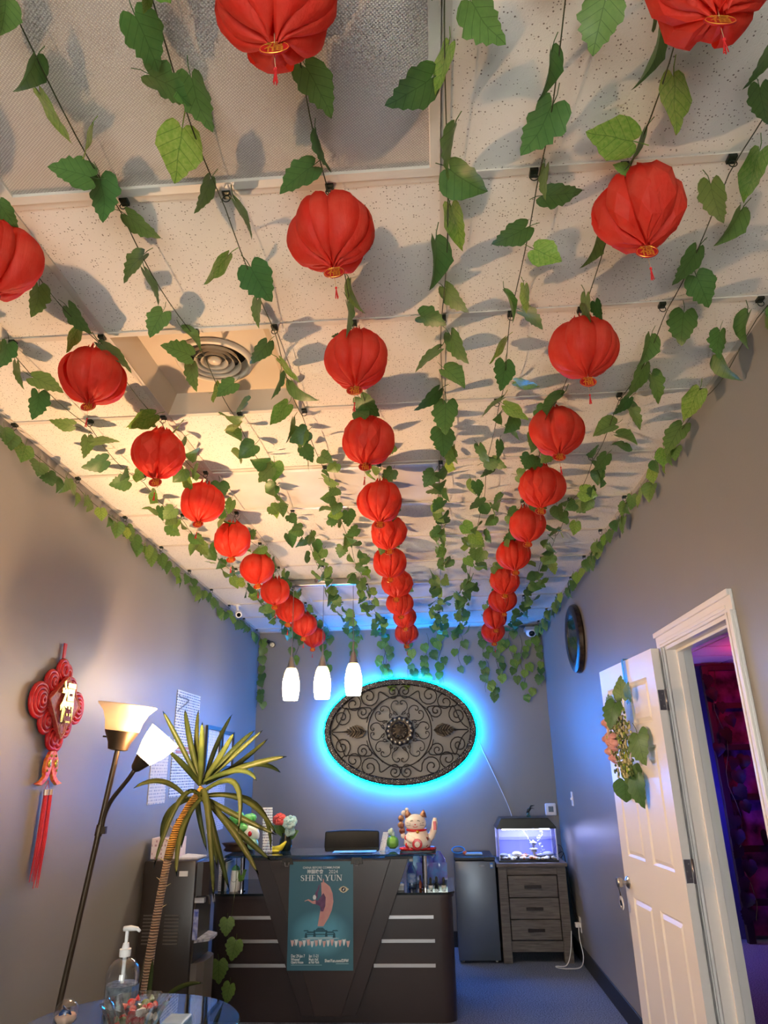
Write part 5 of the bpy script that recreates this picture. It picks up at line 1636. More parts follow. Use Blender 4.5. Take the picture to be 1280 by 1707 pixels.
b = B(); b.lathe([(.031, .14), (.03, .155), (.018, .168), (.006, .172), (.001, .18)], (-1.545, 5.73, LT), 20); b.build('lid', mat('lid_green', '4f8a66', .35), t, smooth=0.7)
b = B(); b.tube([(-1.545 + .022 * math.cos(a), 5.687 + .004 * abs(math.cos(a)), LT + .085 - .02 * math.sin(a)) for a in [PI * i / 8 for i in range(9)]], .002, 5); b.build('smile_handle', mat('grey_folder'), t)
put_leaf(t, (-1.49, 5.70, LT + .11), (.7, -.1, .7), (-.4, -1, .3), .09, LEAVES[3], 'tucked_leaf')

# leaf reflections on the desk's left side, built as a hanging ivy stem
g = thing('ivy_garland', (-1.52, 5.55, .25), 'thin ivy stem with four leaves standing in for reflections on the left desk drawers', 'garland', 'ivy garlands strung along the ceiling')
b = B(); b.tube([(-1.50, 5.58, 1.03), (-1.49, 5.55, .85), (-1.51, 5.55, .66), (-1.53, 5.55, .45), (-1.56, 5.55, .25)], .002, 5); b.build('vine_stem', M_stem, g)
for (x, z, L_) in ((-1.535, .60, .12), (-1.475, .46, .14), (-1.575, .33, .15), (-1.50, .20, .13)):
    put_leaf(g, (x, 5.53, z), (rd.uniform(-.3, .3), -.1, -1), (rd.uniform(-.5, .5), -1, .1), L_, LEAVES[0])

# right lower shelf: bottles
t = thing('water_bottle_pack', (-.02, 6.02, LT), 'blue and purple shrink wrapped pack behind the bottles on the right desk shelf', 'pack')
M_pack = mat('pack_film', '5a86d8', .15, noise=(14, 1.0, '6a45b8'), coat=.5)
M_pack2 = mat('pack_film_light', 'a8cdf0', .15, noise=(16, .9, '3f7fd0'), coat=.5)
for k in range(3):
    b = B(); b.lathe([(.001, 0), (.052, .003), (.055, .03), (.05, .07), (.055, .12), (.05, .17), (.02, .215), (.015, .225)], (-.20 + .095 * k, 6.02, LT), 18); b.build('bottle', M_pack2 if k < 1 else M_pack, t, smooth=True)
b = B(); b.box(-.255, .05, 5.97, 5.975, LT + .03, LT + .15); b.build('film_label', M_pack, t)
t = thing('spray_bottle', (-.22, 5.80, LT), 'clear blue labelled bottle on the right desk shelf', 'bottle')
b = B(); b.lathe([(.001, 0), (.036, .002), (.038, .012), (.037, .11), (.02, .15), (.013, .155), (.013, .18)], (-.22, 5.80, LT), 22); b.build('bottle', glass('blue_clear', (.72, .86, .98), .2), t, smooth=0.8)
b = B(); b.lathe([(.0385, .04), (.0385, .095)], (-.22, 5.80, LT), 22); b.build('label_band', mat('blue_label', '5f86c8', .4, noise=(40, .6, 'dfe8f4')), t)
b = B(); b.lathe([(.015, .18), (.015, .2), (.012, .205), (.001, .206)], (-.22, 5.80, LT), 18); b.build('cap', mat('white_plastic'), t, smooth=0.6)
t = thing('card_box', (-.30, 5.72, LT), 'small white card box left of the clear bottle on the desk shelf', 'box')
b = B(); b.box(-.325, -.275, 5.69, 5.75, LT, LT + .03); b.build('box', mat('box_grey', 'c8ccd0', .5), t, bevel=.002)
b = B(); b.box(-.327, -.273, 5.688, 5.752, LT + .03, LT + .046); b.build('lid', mat('white_plastic'), t, bevel=.002)
for (x, y, r_, h, mb, mc, lab) in ((-.155, 5.78, .011, .05, mat('amber', '8a3a1c', .15), M_black, 'tiny amber bottle left of the chrome desk post'),
                               (-.078, 5.70, .016, .045, M_black, M_black, 'small dark dropper bottle with white label right of the chrome desk post'),
                               (-.035, 5.70, .018, .05, glass('smoke', (.35, .38, .42), .2), M_black, 'small smoky dropper bottle in the middle of the three by the desk end'),
                               (.018, 5.70, .016, .045, M_black, M_black, 'small dark bottle with white label at the desk end')):
    t = thing('oil_bottle', (x, y, LT), lab, 'bottle', 'small oil bottles on the desk shelf')
    b = B(); b.lathe([(.001, 0), (r_, .001), (r_, h * .8), (r_ * .5, h), (r_ * .5, h + .006)], (x, y, LT), 16); b.build('bottle', mb, t, smooth=0.7)
    b = B(); b.lathe([(r_ * .55, h + .004), (r_ * .55, h + .03), (r_ * .3, h + .038), (.001, h + .04)], (x, y, LT), 14); b.build('cap', mc, t, smooth=0.7)
    if mb is M_black:
        b = B(); b.lathe([(r_ + .0006, h * .15), (r_ + .0006, h * .7)], (x, y, LT), 16); b.build('label_band', mat('white_plastic'), t)
t = thing('acrylic_tray', (-.01, 5.71, LT), 'clear acrylic tray around the small bottles at the desk end', 'tray')
M_acr = glass('clear_acrylic')
for bx in ((-.105, .045, 5.735, 5.738, 0, .07), (.042, .045, 5.665, 5.735, 0, .07), (-.105, -.102, 5.665, 5.735, 0, .03), (-.102, .042, 5.665, 5.668, 0, .02)):
    b = B(); b.box(bx[0], bx[1], bx[2], bx[3], LT + bx[4], LT + bx[5]); b.build('tray_wall', M_acr, t)

# ------------------------------------------------------------------ mini fridge
M_fr = mat('fridge_steel', '6a7482', 0.36, 0.55, noise=(2.5, .5, '565f6d'))
fr = thing('mini_fridge', (.315, 7.42, 0), 'dark steel mini fridge between the desk and the drawer unit', 'fridge')
b = B(); b.box(.135, .498, 7.20, 7.70, .02, .845); b.build('cabinet', M_black, fr, bevel=.006)
b = B(); b.box(.13, .503, 7.15, 7.198, .02, .815); dr = b.build('door', M_fr, fr, bevel=.008, smooth=0.6)
b = B(); b.box(.128, .505, 7.14, 7.2, .822, .848); b.build('top_trim', M_black, fr, bevel=.006)
b = B(); b.box(.40, .50, 7.135, 7.15, .818, .85); b.build('handle_cap', M_black, dr, bevel=.004)
b = B(); b.box(.455, .482, 7.146, 7.1495, .755, .80); st = b.build('energy_sticker', mat('sticker_blue', '3f7fd0', .4), dr)
b = B(); b.box(.459, .478, 7.1445, 7.146, .765, .785); b.build('sticker_print', M_ink, st)
b = B(); b.prism([(.41 + .03 * math.cos(a), .775 + .009 * math.sin(a)) for a in [i * PI / 8 for i in range(16)]], lambda u, v, w: (u - .03, w, v), 7.147, 7.1495); b.build('badge', M_chrome, dr)
for x in (.17, .47):
    b = B(); b.cyl((x, 7.22, 0), (x, 7.22, .022), .014, n=10); b.build('foot', mat('white_plastic'), fr)
# goggles and cloth on the fridge
gg = thing('swim_goggles', (.07, 7.40, .848), 'blue tube and goggles lying on the fridge', 'goggles')
t = gg
b = B(); b.tube([(.135 + .06 * math.cos(a) + .04, 7.35 + .02 * math.sin(a), .862 + .028 * (1 + math.sin(a))) for a in [2 * PI * i / 20 for i in range(20)]], .006, 7, True); b.build('blue_strap', mat('blue_rubber', '2f8fe0', .35), t, smooth=True)
b = B(); b.ball((.235, 7.31, .868), (.022, .02, .018), 12, 8); b.build('orange_lens', mat('orange_plastic', 'c8603c', .3), t, smooth=True)
b = B(); b.box(.24, .40, 7.28, 7.36, .8485, .868)
single(b, 'folded_cloth', mat('cloth_blue', '8fb6d8', .8), 'folded pale blue cloth on top of the fridge', 'cloth', bevel=.006)

# ------------------------------------------------------------------ drawer unit
def wood_mat(name, c1, c2):
    m = bpy.data.materials.new(name); m.use_nodes = True
    N, L = m.node_tree.nodes, m.node_tree.links
    p = N['Principled BSDF']; p.inputs['Roughness'].default_value = .55
    g = N.new('ShaderNodeNewGeometry')
    mp = N.new('ShaderNodeMapping'); mp.inputs['Scale'].default_value = (3, 3, 40); L.new(g.outputs['Position'], mp.inputs['Vector'])
    nz = N.new('ShaderNodeTexNoise'); nz.inputs['Scale'].default_value = 2.2; nz.inputs['Detail'].default_value = 6; nz.inputs['Distortion'].default_value = .6; L.new(mp.outputs[0], nz.inputs['Vector'])
    mr = N.new('ShaderNodeMapRange'); mr.inputs['From Min'].default_value = .35; mr.inputs['From Max'].default_value = .68; L.new(nz.outputs['Fac'], mr.inputs['Value'])
    mx = N.new('ShaderNodeMix'); mx.data_type = 'RGBA'; mx.inputs['A'].default_value = lin(c1) + (1,); mx.inputs['B'].default_value = lin(c2) + (1,)
    L.new(mr.outputs['Result'], mx.inputs['Factor']); L.new(mx.outputs['Result'], p.inputs['Base Color'])
    MATS[name] = m
    return m
M_oak = wood_mat('grey_oak', '6e6762', '4c4642')
M_hand = mat('pull_dark', '2c2626', 0.4, .5)
ns = thing('drawer_unit', (.835, 7.40, 0), 'grey wood drawer unit with three drawers under the fish tank', 'drawer unit')
b = B(); b.box(.512, 1.155, 7.12, 7.70, .765, .795); b.build('top', M_oak, ns, bevel=.004)
for x0, x1 in ((.525, .605), (1.06, 1.14)):
    b = B(); b.box(x0, x1, 7.15, 7.22, 0, .765); b.build('front_post', M_oak, ns, bevel=.004)
    b = B(); b.box(x0, x1, 7.62, 7.69, 0, .765); b.build('rear_post', M_oak, ns, bevel=.004)
for x0 in (.53, 1.12):
    b = B(); b.box(x0, x0 + .015, 7.22, 7.62, .09, .765); b.build('side_panel', M_oak, ns)
b = B(); b.box(.605, 1.06, 7.66, 7.675, .09, .765); b.build('back_panel', M_oak, ns)
b = B(); b.box(.605, 1.06, 7.16, 7.19, .695, .765); b.build('top_rail', M_oak, ns, bevel=.003)
b = B(); b.box(.605, 1.06, 7.16, 7.19, .085, .17); b.build('bottom_rail', M_oak, ns, bevel=.003)
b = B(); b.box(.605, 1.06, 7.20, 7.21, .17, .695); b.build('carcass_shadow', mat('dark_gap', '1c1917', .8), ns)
for z0, z1 in ((.515, .690), (.342, .508), (.178, .335)):
    b = B(); b.box(.612, 1.053, 7.155, 7.195, z0, z1); d = b.build('drawer', M_oak, ns, bevel=.004)
    zc = (z0 + z1) / 2
    b = B(); b.box(.755, .905, 7.128, 7.139, zc - .012, zc + .012).box(.762, .776, 7.138, 7.156, zc - .007, zc + .007).box(.884, .898, 7.138, 7.156, zc - .007, zc + .007); b.build('handle', M_hand, d, bevel=.002)

# ------------------------------------------------------------------ fish tank
AQ0, AQ1, AF, AB, AZ0, AZ1 = .548, 1.09, 7.19, 7.50, .80, 1.078
aq = thing('fish_tank', ((AQ0 + AQ1) / 2, (AF + AB) / 2, .795), 'small lit fish tank with black hood on the drawer unit', 'fish tank')
M_tank = glass('tank_glass', (.93, .95, 1.0), .10)
M_blackg = mat('hood_black', '0d1413', .3)
b = B(); b.box(AQ0 - .004, AQ1 + .004, AF - .004, AB + .004, .795, .812); b.build('base_frame', M_blackg, aq, bevel=.003)
for bx in ((AQ0, AQ1, AF, AF + .005), (AQ0, AQ1, AB - .005, AB), (AQ0, AQ0 + .005, AF + .005, AB - .005), (AQ1 - .005, AQ1, AF + .005, AB - .005)):
    b = B(); b.box(bx[0], bx[1], bx[2], bx[3], .812, AZ1); b.build('glass_pane', M_tank, aq)
M_edge = mat('lit_edge', 'd8dcf4', .3)
for x in (AQ0 + .004, AQ1 - .004):
    for y in (AF + .004, AB - .004):
        b = B(); b.box(x - .005, x + .005, y - .004, y + .004, .812, AZ1); b.build('edge_seal', M_edge, aq)
b = B(); b.box(AQ0 + .008, AQ1 - .008, AB - .009, AB - .006, .812, AZ1); b.build('backing', mat('tank_backing', '8f92e6', .5), aq)
b = B(); b.box(AQ0 + .006, AQ1 - .006, AF + .006, AB - .01, .985, .987); b.build('water_surface', glass('water_film', (.86, .9, 1.0), .25), aq)
hp = [(AQ0 - .008, AZ1), (AQ1 + .008, AZ1), (AQ1 + .008, AZ1 + .012), (AQ1 - .06, AZ1 + .092), (AQ0 + .04, AZ1 + .092), (AQ0 - .008, AZ1 + .012)]
b = B(); b.prism(hp, FY, AF - .006, AB + .006); b.build('hood', M_blackg, aq, bevel=.004)
b = B(); b.box(AQ0 + .05, AQ1 - .05, AF + .06, AF + .12, AZ1 - .012, AZ1 - .001); b.build('lamp_strip', mat('tank_lamp', 'ffffff', .4, emit='c8ccff', estr=42), aq)
q = random.Random(21)
PEB = [mat('pebble_white', 'f0eee6', .4), mat('pebble_cream', 'd9cfa8', .5), mat('pebble_orange', 'cf8a4c', .5), mat('pebble_grey', '8f9686', .5)]
pm = []
for m in PEB:
    bb = B(); bb.ball(tuple(WL[aq.name]), (.022, .018, .012), 8, 5)
    o_ = bb.build('pebble', m, aq, smooth=True); pm.append(o_.data)
    o_.location = (q.uniform(-.2, .2), -.13, .03)
for k in range(120):
    x = q.uniform(AQ0 + .022, AQ1 - .022); y = AF + .022 + (AB - AF - .06) * (k % 12) / 11.0 + q.uniform(-.006, .006)
    mid = abs(x - .82) < .1
    me = pm[2] if (mid and q.random() < .6) else pm[q.choice([0, 0, 1, 3])]
    o_ = bpy.data.objects.new('pebble', me); o_.parent = aq
    o_.location = (x - WL[aq.name].x, y - WL[aq.name].y, .821 + q.uniform(0, .012) - WL[aq.name].z)
    o_.rotation_euler = (q.uniform(-.4, .4), q.uniform(-.4, .4), q.uniform(0, 3))
    COL.objects.link(o_)
# stone lantern pagoda and rocks
px_, py_ = .885, 7.30
pg = B(); pg.lathe([(.03, .825), (.03, .845), (.014, .848), (.012, .868), (.03, .872), (.026, .895), (.042, .898), (.01, .915), (.008, .925), (.028, .93), (.02, .948), (.036, .951), (.008, .966), (.001, .975)], (px_, py_, 0), 16)
pg.build('pagoda', mat('stone_pale', 'b9bcc4', .6), aq, smooth=0.5)
for (x, y, r, m) in ((.72, 7.28, (.05, .04, .028), 'rock_pale'), (1.01, 7.29, (.055, .04, .026), 'rock_grey'), (.95, 7.26, (.05, .025, .012), 'rock_dark'), (.60, 7.28, (.04, .035, .02), 'rock_grey')):
    b = B(); b.ball((x, y, .835 + r[2] * .6), r, 12, 8); b.build('rock', mat(m, {'rock_pale': 'ddd9c4', 'rock_grey': '9aa0a8', 'rock_dark': '3c4250'}[m], .6, bump=(60, .8, .01)), aq, smooth=True)
b = B()
for k in range(46):
    t_ = q.random()
    b.ball((.955 + .02 * math.sin(t_ * 9) + q.uniform(-.015, .015), 7.34, .86 + t_ * .2), q.uniform(.002, .005), 6, 4)
o_ = b.build('air_bubbles', mat('bubble', 'f4f6ff', .15), aq, smooth=True); o_['kind'] = 'stuff'
b = B(); b.tube([(.80, 7.36, 1.06), (.84, 7.35, 1.0), (.87, 7.34, .95), (.88, 7.33, .88)], .0035, 6); b.build('air_tube', mat('clear_tube', 'dfe4f4', .2), aq, smooth=True)
# ornament on hood
t = thing('hummingbird_ornament', (.87, 7.36, AZ1 + .092), 'small dark bird ornament on top of the fish tank hood', 'figurine')
b = B(); b.lathe([(.022, 0), (.02, .012), (.012, .025), (.016, .04)], (.87, 7.36, AZ1 + .092), 14); b.build('stand', glass('teal_glass', (.5, .8, .75), .2), t, smooth=True)
b = B(); b.tube([(.86, 7.36, AZ1 + .125), (.875, 7.36, AZ1 + .155), (.90, 7.36, AZ1 + .17)], [.012, .016, .007], 8).tube([(.90, 7.36, AZ1 + .172), (.93, 7.36, AZ1 + .162)], [.004, .001], 6); b.build('bird_body', mat('bird_dark', '14221f', .3), t, smooth=True)
b = B(); b.tube([(.875, 7.36, AZ1 + .155), (.90, 7.36, AZ1 + .19), (.935, 7.36, AZ1 + .195)], [.008, .008, .001], 6); b.build('wing', mat('bird_dark'), t, smooth=True)
# cords behind the drawer unit
M_cordw = mat('white_cord')
b = B(); b.tube(cr([(1.195, 7.09, .30), (1.19, 7.07, .20), (1.20, 7.03, .08), (1.16, 6.98, .012), (1.05, 6.95, .008), (.97, 6.98, .008), (.96, 7.03, .008), (1.05, 7.04, .012), (1.10, 7.07, .1), (1.13, 7.10, .26)]), .0045, 6)
single(b, 'charging_cord', M_cordw, 'white cord looping from the wall outlet onto the carpet', 'cord', smooth=True)
b = B(); b.tube(cr([(1.12, 7.45, .83), (1.165, 7.4, .86), (1.18, 7.38, .80), (1.19, 7.32, .55), (1.195, 7.22, .36), (1.20, 7.15, .34)]), .005, 6)
single(b, 'tank_cord', M_black, 'black cord running from the fish tank down beside the drawer unit', 'cord', smooth=True)
b = B(); b.tube(cr([(1.10, 7.46, .88), (1.13, 7.44, .915), (1.165, 7.43, .90), (1.175, 7.43, .84), (1.15, 7.44, .80)]), .004, 6)
single(b, 'pump_cord', M_black, 'short looped black cord right of the fish tank', 'cord', smooth=True)
t = thing('wall_outlet', (XR - .003, 7.12, .27), 'white wall outlet with plug on the right wall by the drawer unit', 'outlet')
b = B(); b.box(XR - .006, XR, 7.085, 7.155, .245, .365); b.build('plate', mat('white_plastic'), t, bevel=.002)
b = B(); b.box(XR - .05, XR - .006, 7.09, 7.14, .285, .32); b.build('plug', mat('white_plastic'), t, bevel=.004)
t = thing('light_switch', (XR - .003, 6.88, 1.285), 'white light switch on the right wall beside the door', 'switch')
b = B(); b.box(XR - .006, XR, 6.845, 6.915, 1.285, 1.405); b.build('plate', mat('white_plastic'), t, bevel=.002)
b = B(); b.box(XR - .018, XR - .006, 6.872, 6.888, 1.335, 1.355); b.build('toggle', mat('white_plastic'), t, bevel=.002)
t = thing('thermostat', (1.145, BACK, 1.155), 'white square thermostat on the back wall above the fish tank', 'thermostat')
b = B(); b.box(1.088, 1.20, BACK - .025, BACK, 1.155, 1.272); b.build('case', mat('white_plastic'), t, bevel=.012, smooth=0.8, seg=3)
b = B(); b.box(1.12, 1.17, BACK - .027, BACK - .024, 1.19, 1.243); b.build('screen', mat('lcd_grey', '6f7d84', .25), t)

# ------------------------------------------------------------------ black water dispenser against the left wall
M_cool = mat('cooler_black', '2c2623', 0.32, spec=.5)
M_coolg = mat('cooler_grey', '5b554f', 0.35)
wc = thing('water_dispenser', (-1.70, 4.93, 0), 'tall black water dispenser beside the left wall in front of the desk', 'water dispenser')
b = B(); b.box(-1.875, -1.535, 4.75, 5.10, 0.0, 1.105); b.build('cabinet', M_cool, wc, bevel=.015, smooth=0.6)
b = B(); b.prism([(-1.545, 4.77), (-1.50, 4.785), (-1.468, 4.83), (-1.46, 4.925), (-1.468, 5.02), (-1.50, 5.065), (-1.545, 5.08)], XYZ, .0, .54); b.build('lower_front', M_coolg, wc, smooth=0.5)
b = B(); b.prism([(-1.545, 4.77), (-1.50, 4.785), (-1.468, 4.83), (-1.46, 4.925), (-1.468, 5.02), (-1.50, 5.065), (-1.545, 5.08)], XYZ, .90, 1.09); b.build('upper_front', M_cool, wc, smooth=0.5)
b = B(); b.box(-1.545, -1.525, 4.77, 5.08, .54, .90); b.build('niche_back', M_cool, wc)
b = B(); b.prism([(-1.525, 4.78), (-1.45, 4.84), (-1.44, 4.925), (-1.45, 5.01), (-1.525, 5.07)], XYZ, .645, .66); b.build('drip_tray', mat('tray_print', 'c8ccd6', .4, noise=(40, .9, '3c4460')), wc)
b = B(); b.box(-1.535, -1.505, 4.765, 4.772, .665, .83); b.build('blue_label', mat('cooler_label', '3a4fae', .4, noise=(30, .8, 'd4ddf4')), wc)
b = B(); b.box(-1.55, -1.475, 4.765, 4.80, .865, .893); b.build('label_strip', M_strip, wc)
for k in range(2):
    b = B(); b.tube([(-1.50, 4.88 + .09 * k, .90), (-1.48, 4.88 + .09 * k, .88), (-1.475, 4.88 + .09 * k, .84)], .01, 8); b.build('tap', mat('white_plastic') if k else M_coolg, wc, smooth=True)
for c_ in (-1.80, -1.665):
    for k in range(9):
        z = .645 + k * .019
        b = B(); b.box(c_ - .045, c_ + .045, 4.744, 4.751, z, z + .007); b.build('louvre', M_coolg, wc)
b = B(); b.box(-1.64, -1.585, 4.747, 4.751, 1.015, 1.045); b.build('white_sticker', mat('white_plastic'), wc)
t = thing('paper_box', (-1.775, 4.90, 1.105), 'white printed tissue box on top of the water dispenser', 'box')
b = B(); b.box(-1.868, -1.685, 4.83, 4.97, 1.105, 1.228); b.build('box', text_sheet('box_print', dict(scale=(9, 9, 5), axis='X', bg='ece2e4', bg2='e8d4da', ink='b58a9a', th=.55)), t, bevel=.003)
b = B(); b.prism([(-1.77 + .05 * math.cos(a), 4.90 + .02 * math.sin(a)) for a in [i * PI / 8 for i in range(16)]], XYZ, 1.228, 1.230); b.build('opening', M_coolg, t)
b = B(); b.add([(-1.68, 4.79, 1.106), (-1.55, 4.80, 1.106), (-1.54, 4.97, 1.106), (-1.67, 4.98, 1.112), (-1.68, 4.79, 1.118), (-1.55, 4.80, 1.116), (-1.54, 4.97, 1.112), (-1.67, 4.98, 1.122)], [(0, 3, 2, 1), (4, 5, 6, 7), (0, 1, 5, 4), (1, 2, 6, 5), (2, 3, 7, 6), (3, 0, 4, 7)])
single(b, 'paper_stack', mat('loose_paper', 'dfe0e6', .6, noise=(30, .6, '9aa4b8')), 'loose white papers lying on the water dispenser', 'papers')

# ------------------------------------------------------------------ dracaena plant
M_pl = mat('dracaena_leaf', '2d3b1b', 0.5, spec=.25, transl=.08, noise=(14, .5, '4a5228'), objvar=.2)
pl = thing('dracaena_plant', (-1.45, 3.8, 0), 'tall dracaena plant with long strap leaves and bare trunk by the floor lamp', 'plant')
b = B(); b.lathe([(.10, 0), (.12, .02), (.155, .28), (.165, .29), (.165, .31), (.145, .31), (.14, .27), (.001, .265)], (-1.45, 3.8, 0), 28); b.build('pot', mat('pot_clay', '5a4a40', .6), pl, smooth=0.6)
b = B(); b.lathe([(.14, .268), (.07, .285), (.001, .29)], (-1.45, 3.8, 0), 24); b.build('soil', mat('soil', '2a211b', .95), pl)
tk = [(-1.447, 3.8, .27), (-1.44, 3.8, .45), (-1.436, 3.8, .617), (-1.423, 3.8, .827), (-1.398, 3.8, 1.059), (-1.377, 3.8, 1.221)]
def trunk_mat(name, c1, c2, sc):
    m = bpy.data.materials.new(name); m.use_nodes = True
    N, L = m.node_tree.nodes, m.node_tree.links
    p = N['Principled BSDF']; p.inputs['Roughness'].default_value = .8
    g = N.new('ShaderNodeNewGeometry')
    w = N.new('ShaderNodeTexWave'); w.bands_direction = 'Z'; w.inputs['Scale'].default_value = sc; w.inputs['Distortion'].default_value = 3; w.inputs['Detail'].default_value = 3
    L.new(g.outputs['Position'], w.inputs['Vector'])
    mx = N.new('ShaderNodeMix'); mx.data_type = 'RGBA'; mx.inputs['A'].default_value = lin(c1) + (1,); mx.inputs['B'].default_value = lin(c2) + (1,)
    L.new(w.outputs['Fac'], mx.inputs['Factor']); L.new(mx.outputs['Result'], p.inputs['Base Color'])
    bn = N.new('ShaderNodeBump'); bn.inputs['Strength'].default_value = .8; bn.inputs['Distance'].default_value = .008; L.new(w.outputs['Fac'], bn.inputs['Height']); L.new(bn.outputs['Normal'], p.inputs['Normal'])
    return m
b = B(); b.tube(tk, [.026, .025, .0235, .022, .02, .019], 12); b.build('trunk', trunk_mat('trunk_bark', '6a5242', '9c8872', 26), pl, smooth=True)
b = B(); b.tube([(-1.377, 3.8, 1.215), (-1.362, 3.8, 1.29), (-1.343, 3.8, 1.359), (-1.29, 3.8, 1.46), (-1.225, 3.8, 1.55)], [.022, .022, .021, .019, .016], 12); b.build('upper_trunk', trunk_mat('trunk_yellow', '8a5f1c', 'd0a04a', 30), pl, smooth=True)
for k in range(14):
    z = 1.0 + .03 * k; a = k * 2.3
    x = -1.40 + (z - 1.05) * .13
    b = B(); b.tube([(x + .018 * math.cos(a), 3.8 + .018 * math.sin(a), z), (x + .042 * math.cos(a), 3.8 + .042 * math.sin(a), z + .012)], [.003, .0008], 5); b.build('dry_husk', mat('husk', 'c9b483', .8), pl)
b = B(); b.tube([(-1.36, 3.84, 1.40), (-1.43, 3.85, 1.0), (-1.50, 3.86, .6), (-1.53, 3.87, .28)], .005, 6); b.build('support_stake', mat('stake', '4a4636', .7), pl)
def strap(parent, base, mid, tip, w, name='strap_leaf'):
    # mid is a point on the leaf: convert to a control point
    base, mid, tip = Vector(base), Vector(mid), Vector(tip)
    ctl = mid * 2 - (base + tip) * .5
    pts = bez(base, ctl, tip, 12)
    V, Fc = [], []
    n = len(pts)
    ref = Vector((.1, -1, .25))
    for i, p_ in enumerate(pts):
        t_ = i / (n - 1)
        d = (pts[min(i + 1, n - 1)] - pts[max(i - 1, 0)]).normalized()
        s_ = d.cross(ref)
        if s_.length < .2: s_ = d.cross(Vector((1, .2, 0)))
        s_.normalize(); up = s_.cross(d).normalized()
        ww = w * (.45 + 1.1 * t_) * (1 - t_) ** .55 if t_ > .25 else w * (.45 + 1.1 * t_) * .86
        V += [p_ - s_ * ww + up * ww * .35, p_, p_ + s_ * ww + up * ww * .35, p_ - up * .002]
    for i in range(n - 1):
        a = i * 4; c = a + 4
        Fc += [(a, a + 1, c + 1, c), (a + 1, a + 2, c + 2, c + 1), (a, c, c + 3, a + 3), (a + 2, a + 3, c + 3, c + 2)]
    b = B(); b.add(V, Fc)
    return b.build(name, M_pl, parent, smooth=True)
PLL = [(-1.347,3.755,1.767,-1.437,3.700,1.933),(-1.320,3.845,1.769,-1.388,3.900,1.957),(-1.299,3.890,1.739,-1.343,4.000,1.964),(-1.211,3.710,1.704,-1.185,3.600,1.867),(-1.185,3.845,1.736,-1.117,3.900,1.925),(-1.125,3.732,1.688,-1.028,3.650,1.816),(-1.096,3.845,1.719,-0.985,3.900,1.837),(-1.053,3.755,1.702,-0.893,3.700,1.825),(-1.072,3.890,1.659,-0.933,4.000,1.796),(-0.987,3.755,1.648,-0.762,3.700,1.693),(-1.006,3.890,1.658,-0.855,4.000,1.615),(-1.008,3.665,1.628,-0.863,3.500,1.580),(-1.281,3.688,1.647,-1.329,3.550,1.726),(-1.409,3.710,1.583,-1.511,3.600,1.555),(-1.291,3.665,1.492,-1.335,3.500,1.205),(-1.399,3.845,1.442,-1.455,3.900,1.281),(-1.254,3.710,1.420,-1.243,3.600,1.283),(-1.257,3.642,1.369,-1.203,3.450,1.178),(-1.144,3.642,1.477,-1.020,3.450,1.062),(-1.138,3.710,1.391,-0.993,3.600,1.094),(-1.032,3.642,1.380,-0.820,3.450,1.180),(-1.032,3.755,1.359,-0.824,3.700,1.213),(-1.007,3.845,1.481,-0.845,3.900,1.312),(-0.958,3.867,1.464,-0.884,3.950,1.228),(-1.020,3.665,1.572,-0.941,3.500,1.356),(-1.040,3.710,1.431,-0.780,3.600,1.335),(-1.160,3.890,1.510,-1.009,4.000,1.489),(-1.240,3.800,1.457,-1.177,3.800,1.246),(-1.160,3.755,1.416,-1.089,3.700,1.176)]
q = random.Random(4)
for i, r_ in enumerate(PLL):
    base = (-1.225 + q.uniform(-.015, .015), 3.8 + q.uniform(-.015, .015), 1.535 + (.03 if r_[5] > 1.55 else -.03) + q.uniform(-.01, .01))
    if i == 13: base = (-1.30, 3.79, 1.50)
    strap(pl, base, r_[0:3], r_[3:6], q.uniform(.018, .024))
strap(pl, (-1.43, 3.76, .45), (-1.395, 3.74, .62), (-1.385, 3.73, .80), .018)
strap(pl, (-1.40, 3.77, .52), (-1.28, 3.74, .66), (-1.13, 3.72, .70), .016)
strap(pl, (-1.45, 3.75, .5), (-1.47, 3.72, .6), (-1.50, 3.70, .66), .010)

# ------------------------------------------------------------------ round glass side table with things on it
TX, TY, TZ, TRD = -1.0, 2.53, .878, .345
tb = thing('glass_table', (TX, TY, 0), 'round glass side table in the lower left corner', 'table')
b = B(); b.lathe([(.001, -.01), (TRD - .003, -.01), (TRD, -.007), (TRD, -.003), (TRD - .003, 0), (.001, 0)], (TX, TY, TZ), 64); b.build('glass_top', glass('table_glass', (.70, .77, .76), .10), tb, smooth=0.4)
b = B(); b.lathe([(.07, -.012), (.07, -.02), (.025, -.03), (.022, -.4), (.022, -.84), (.02, -.85)], (TX, TY, TZ), 24); b.build('column', M_chrome, tb, smooth=0.6)
b = B(); b.lathe([(.001, 0), (.2, 0), (.2, .015), (.17, .022), (.03, .035), (.02, .04)], (TX, TY, 0), 36); b.build('foot', M_chrome, tb, smooth=0.6)

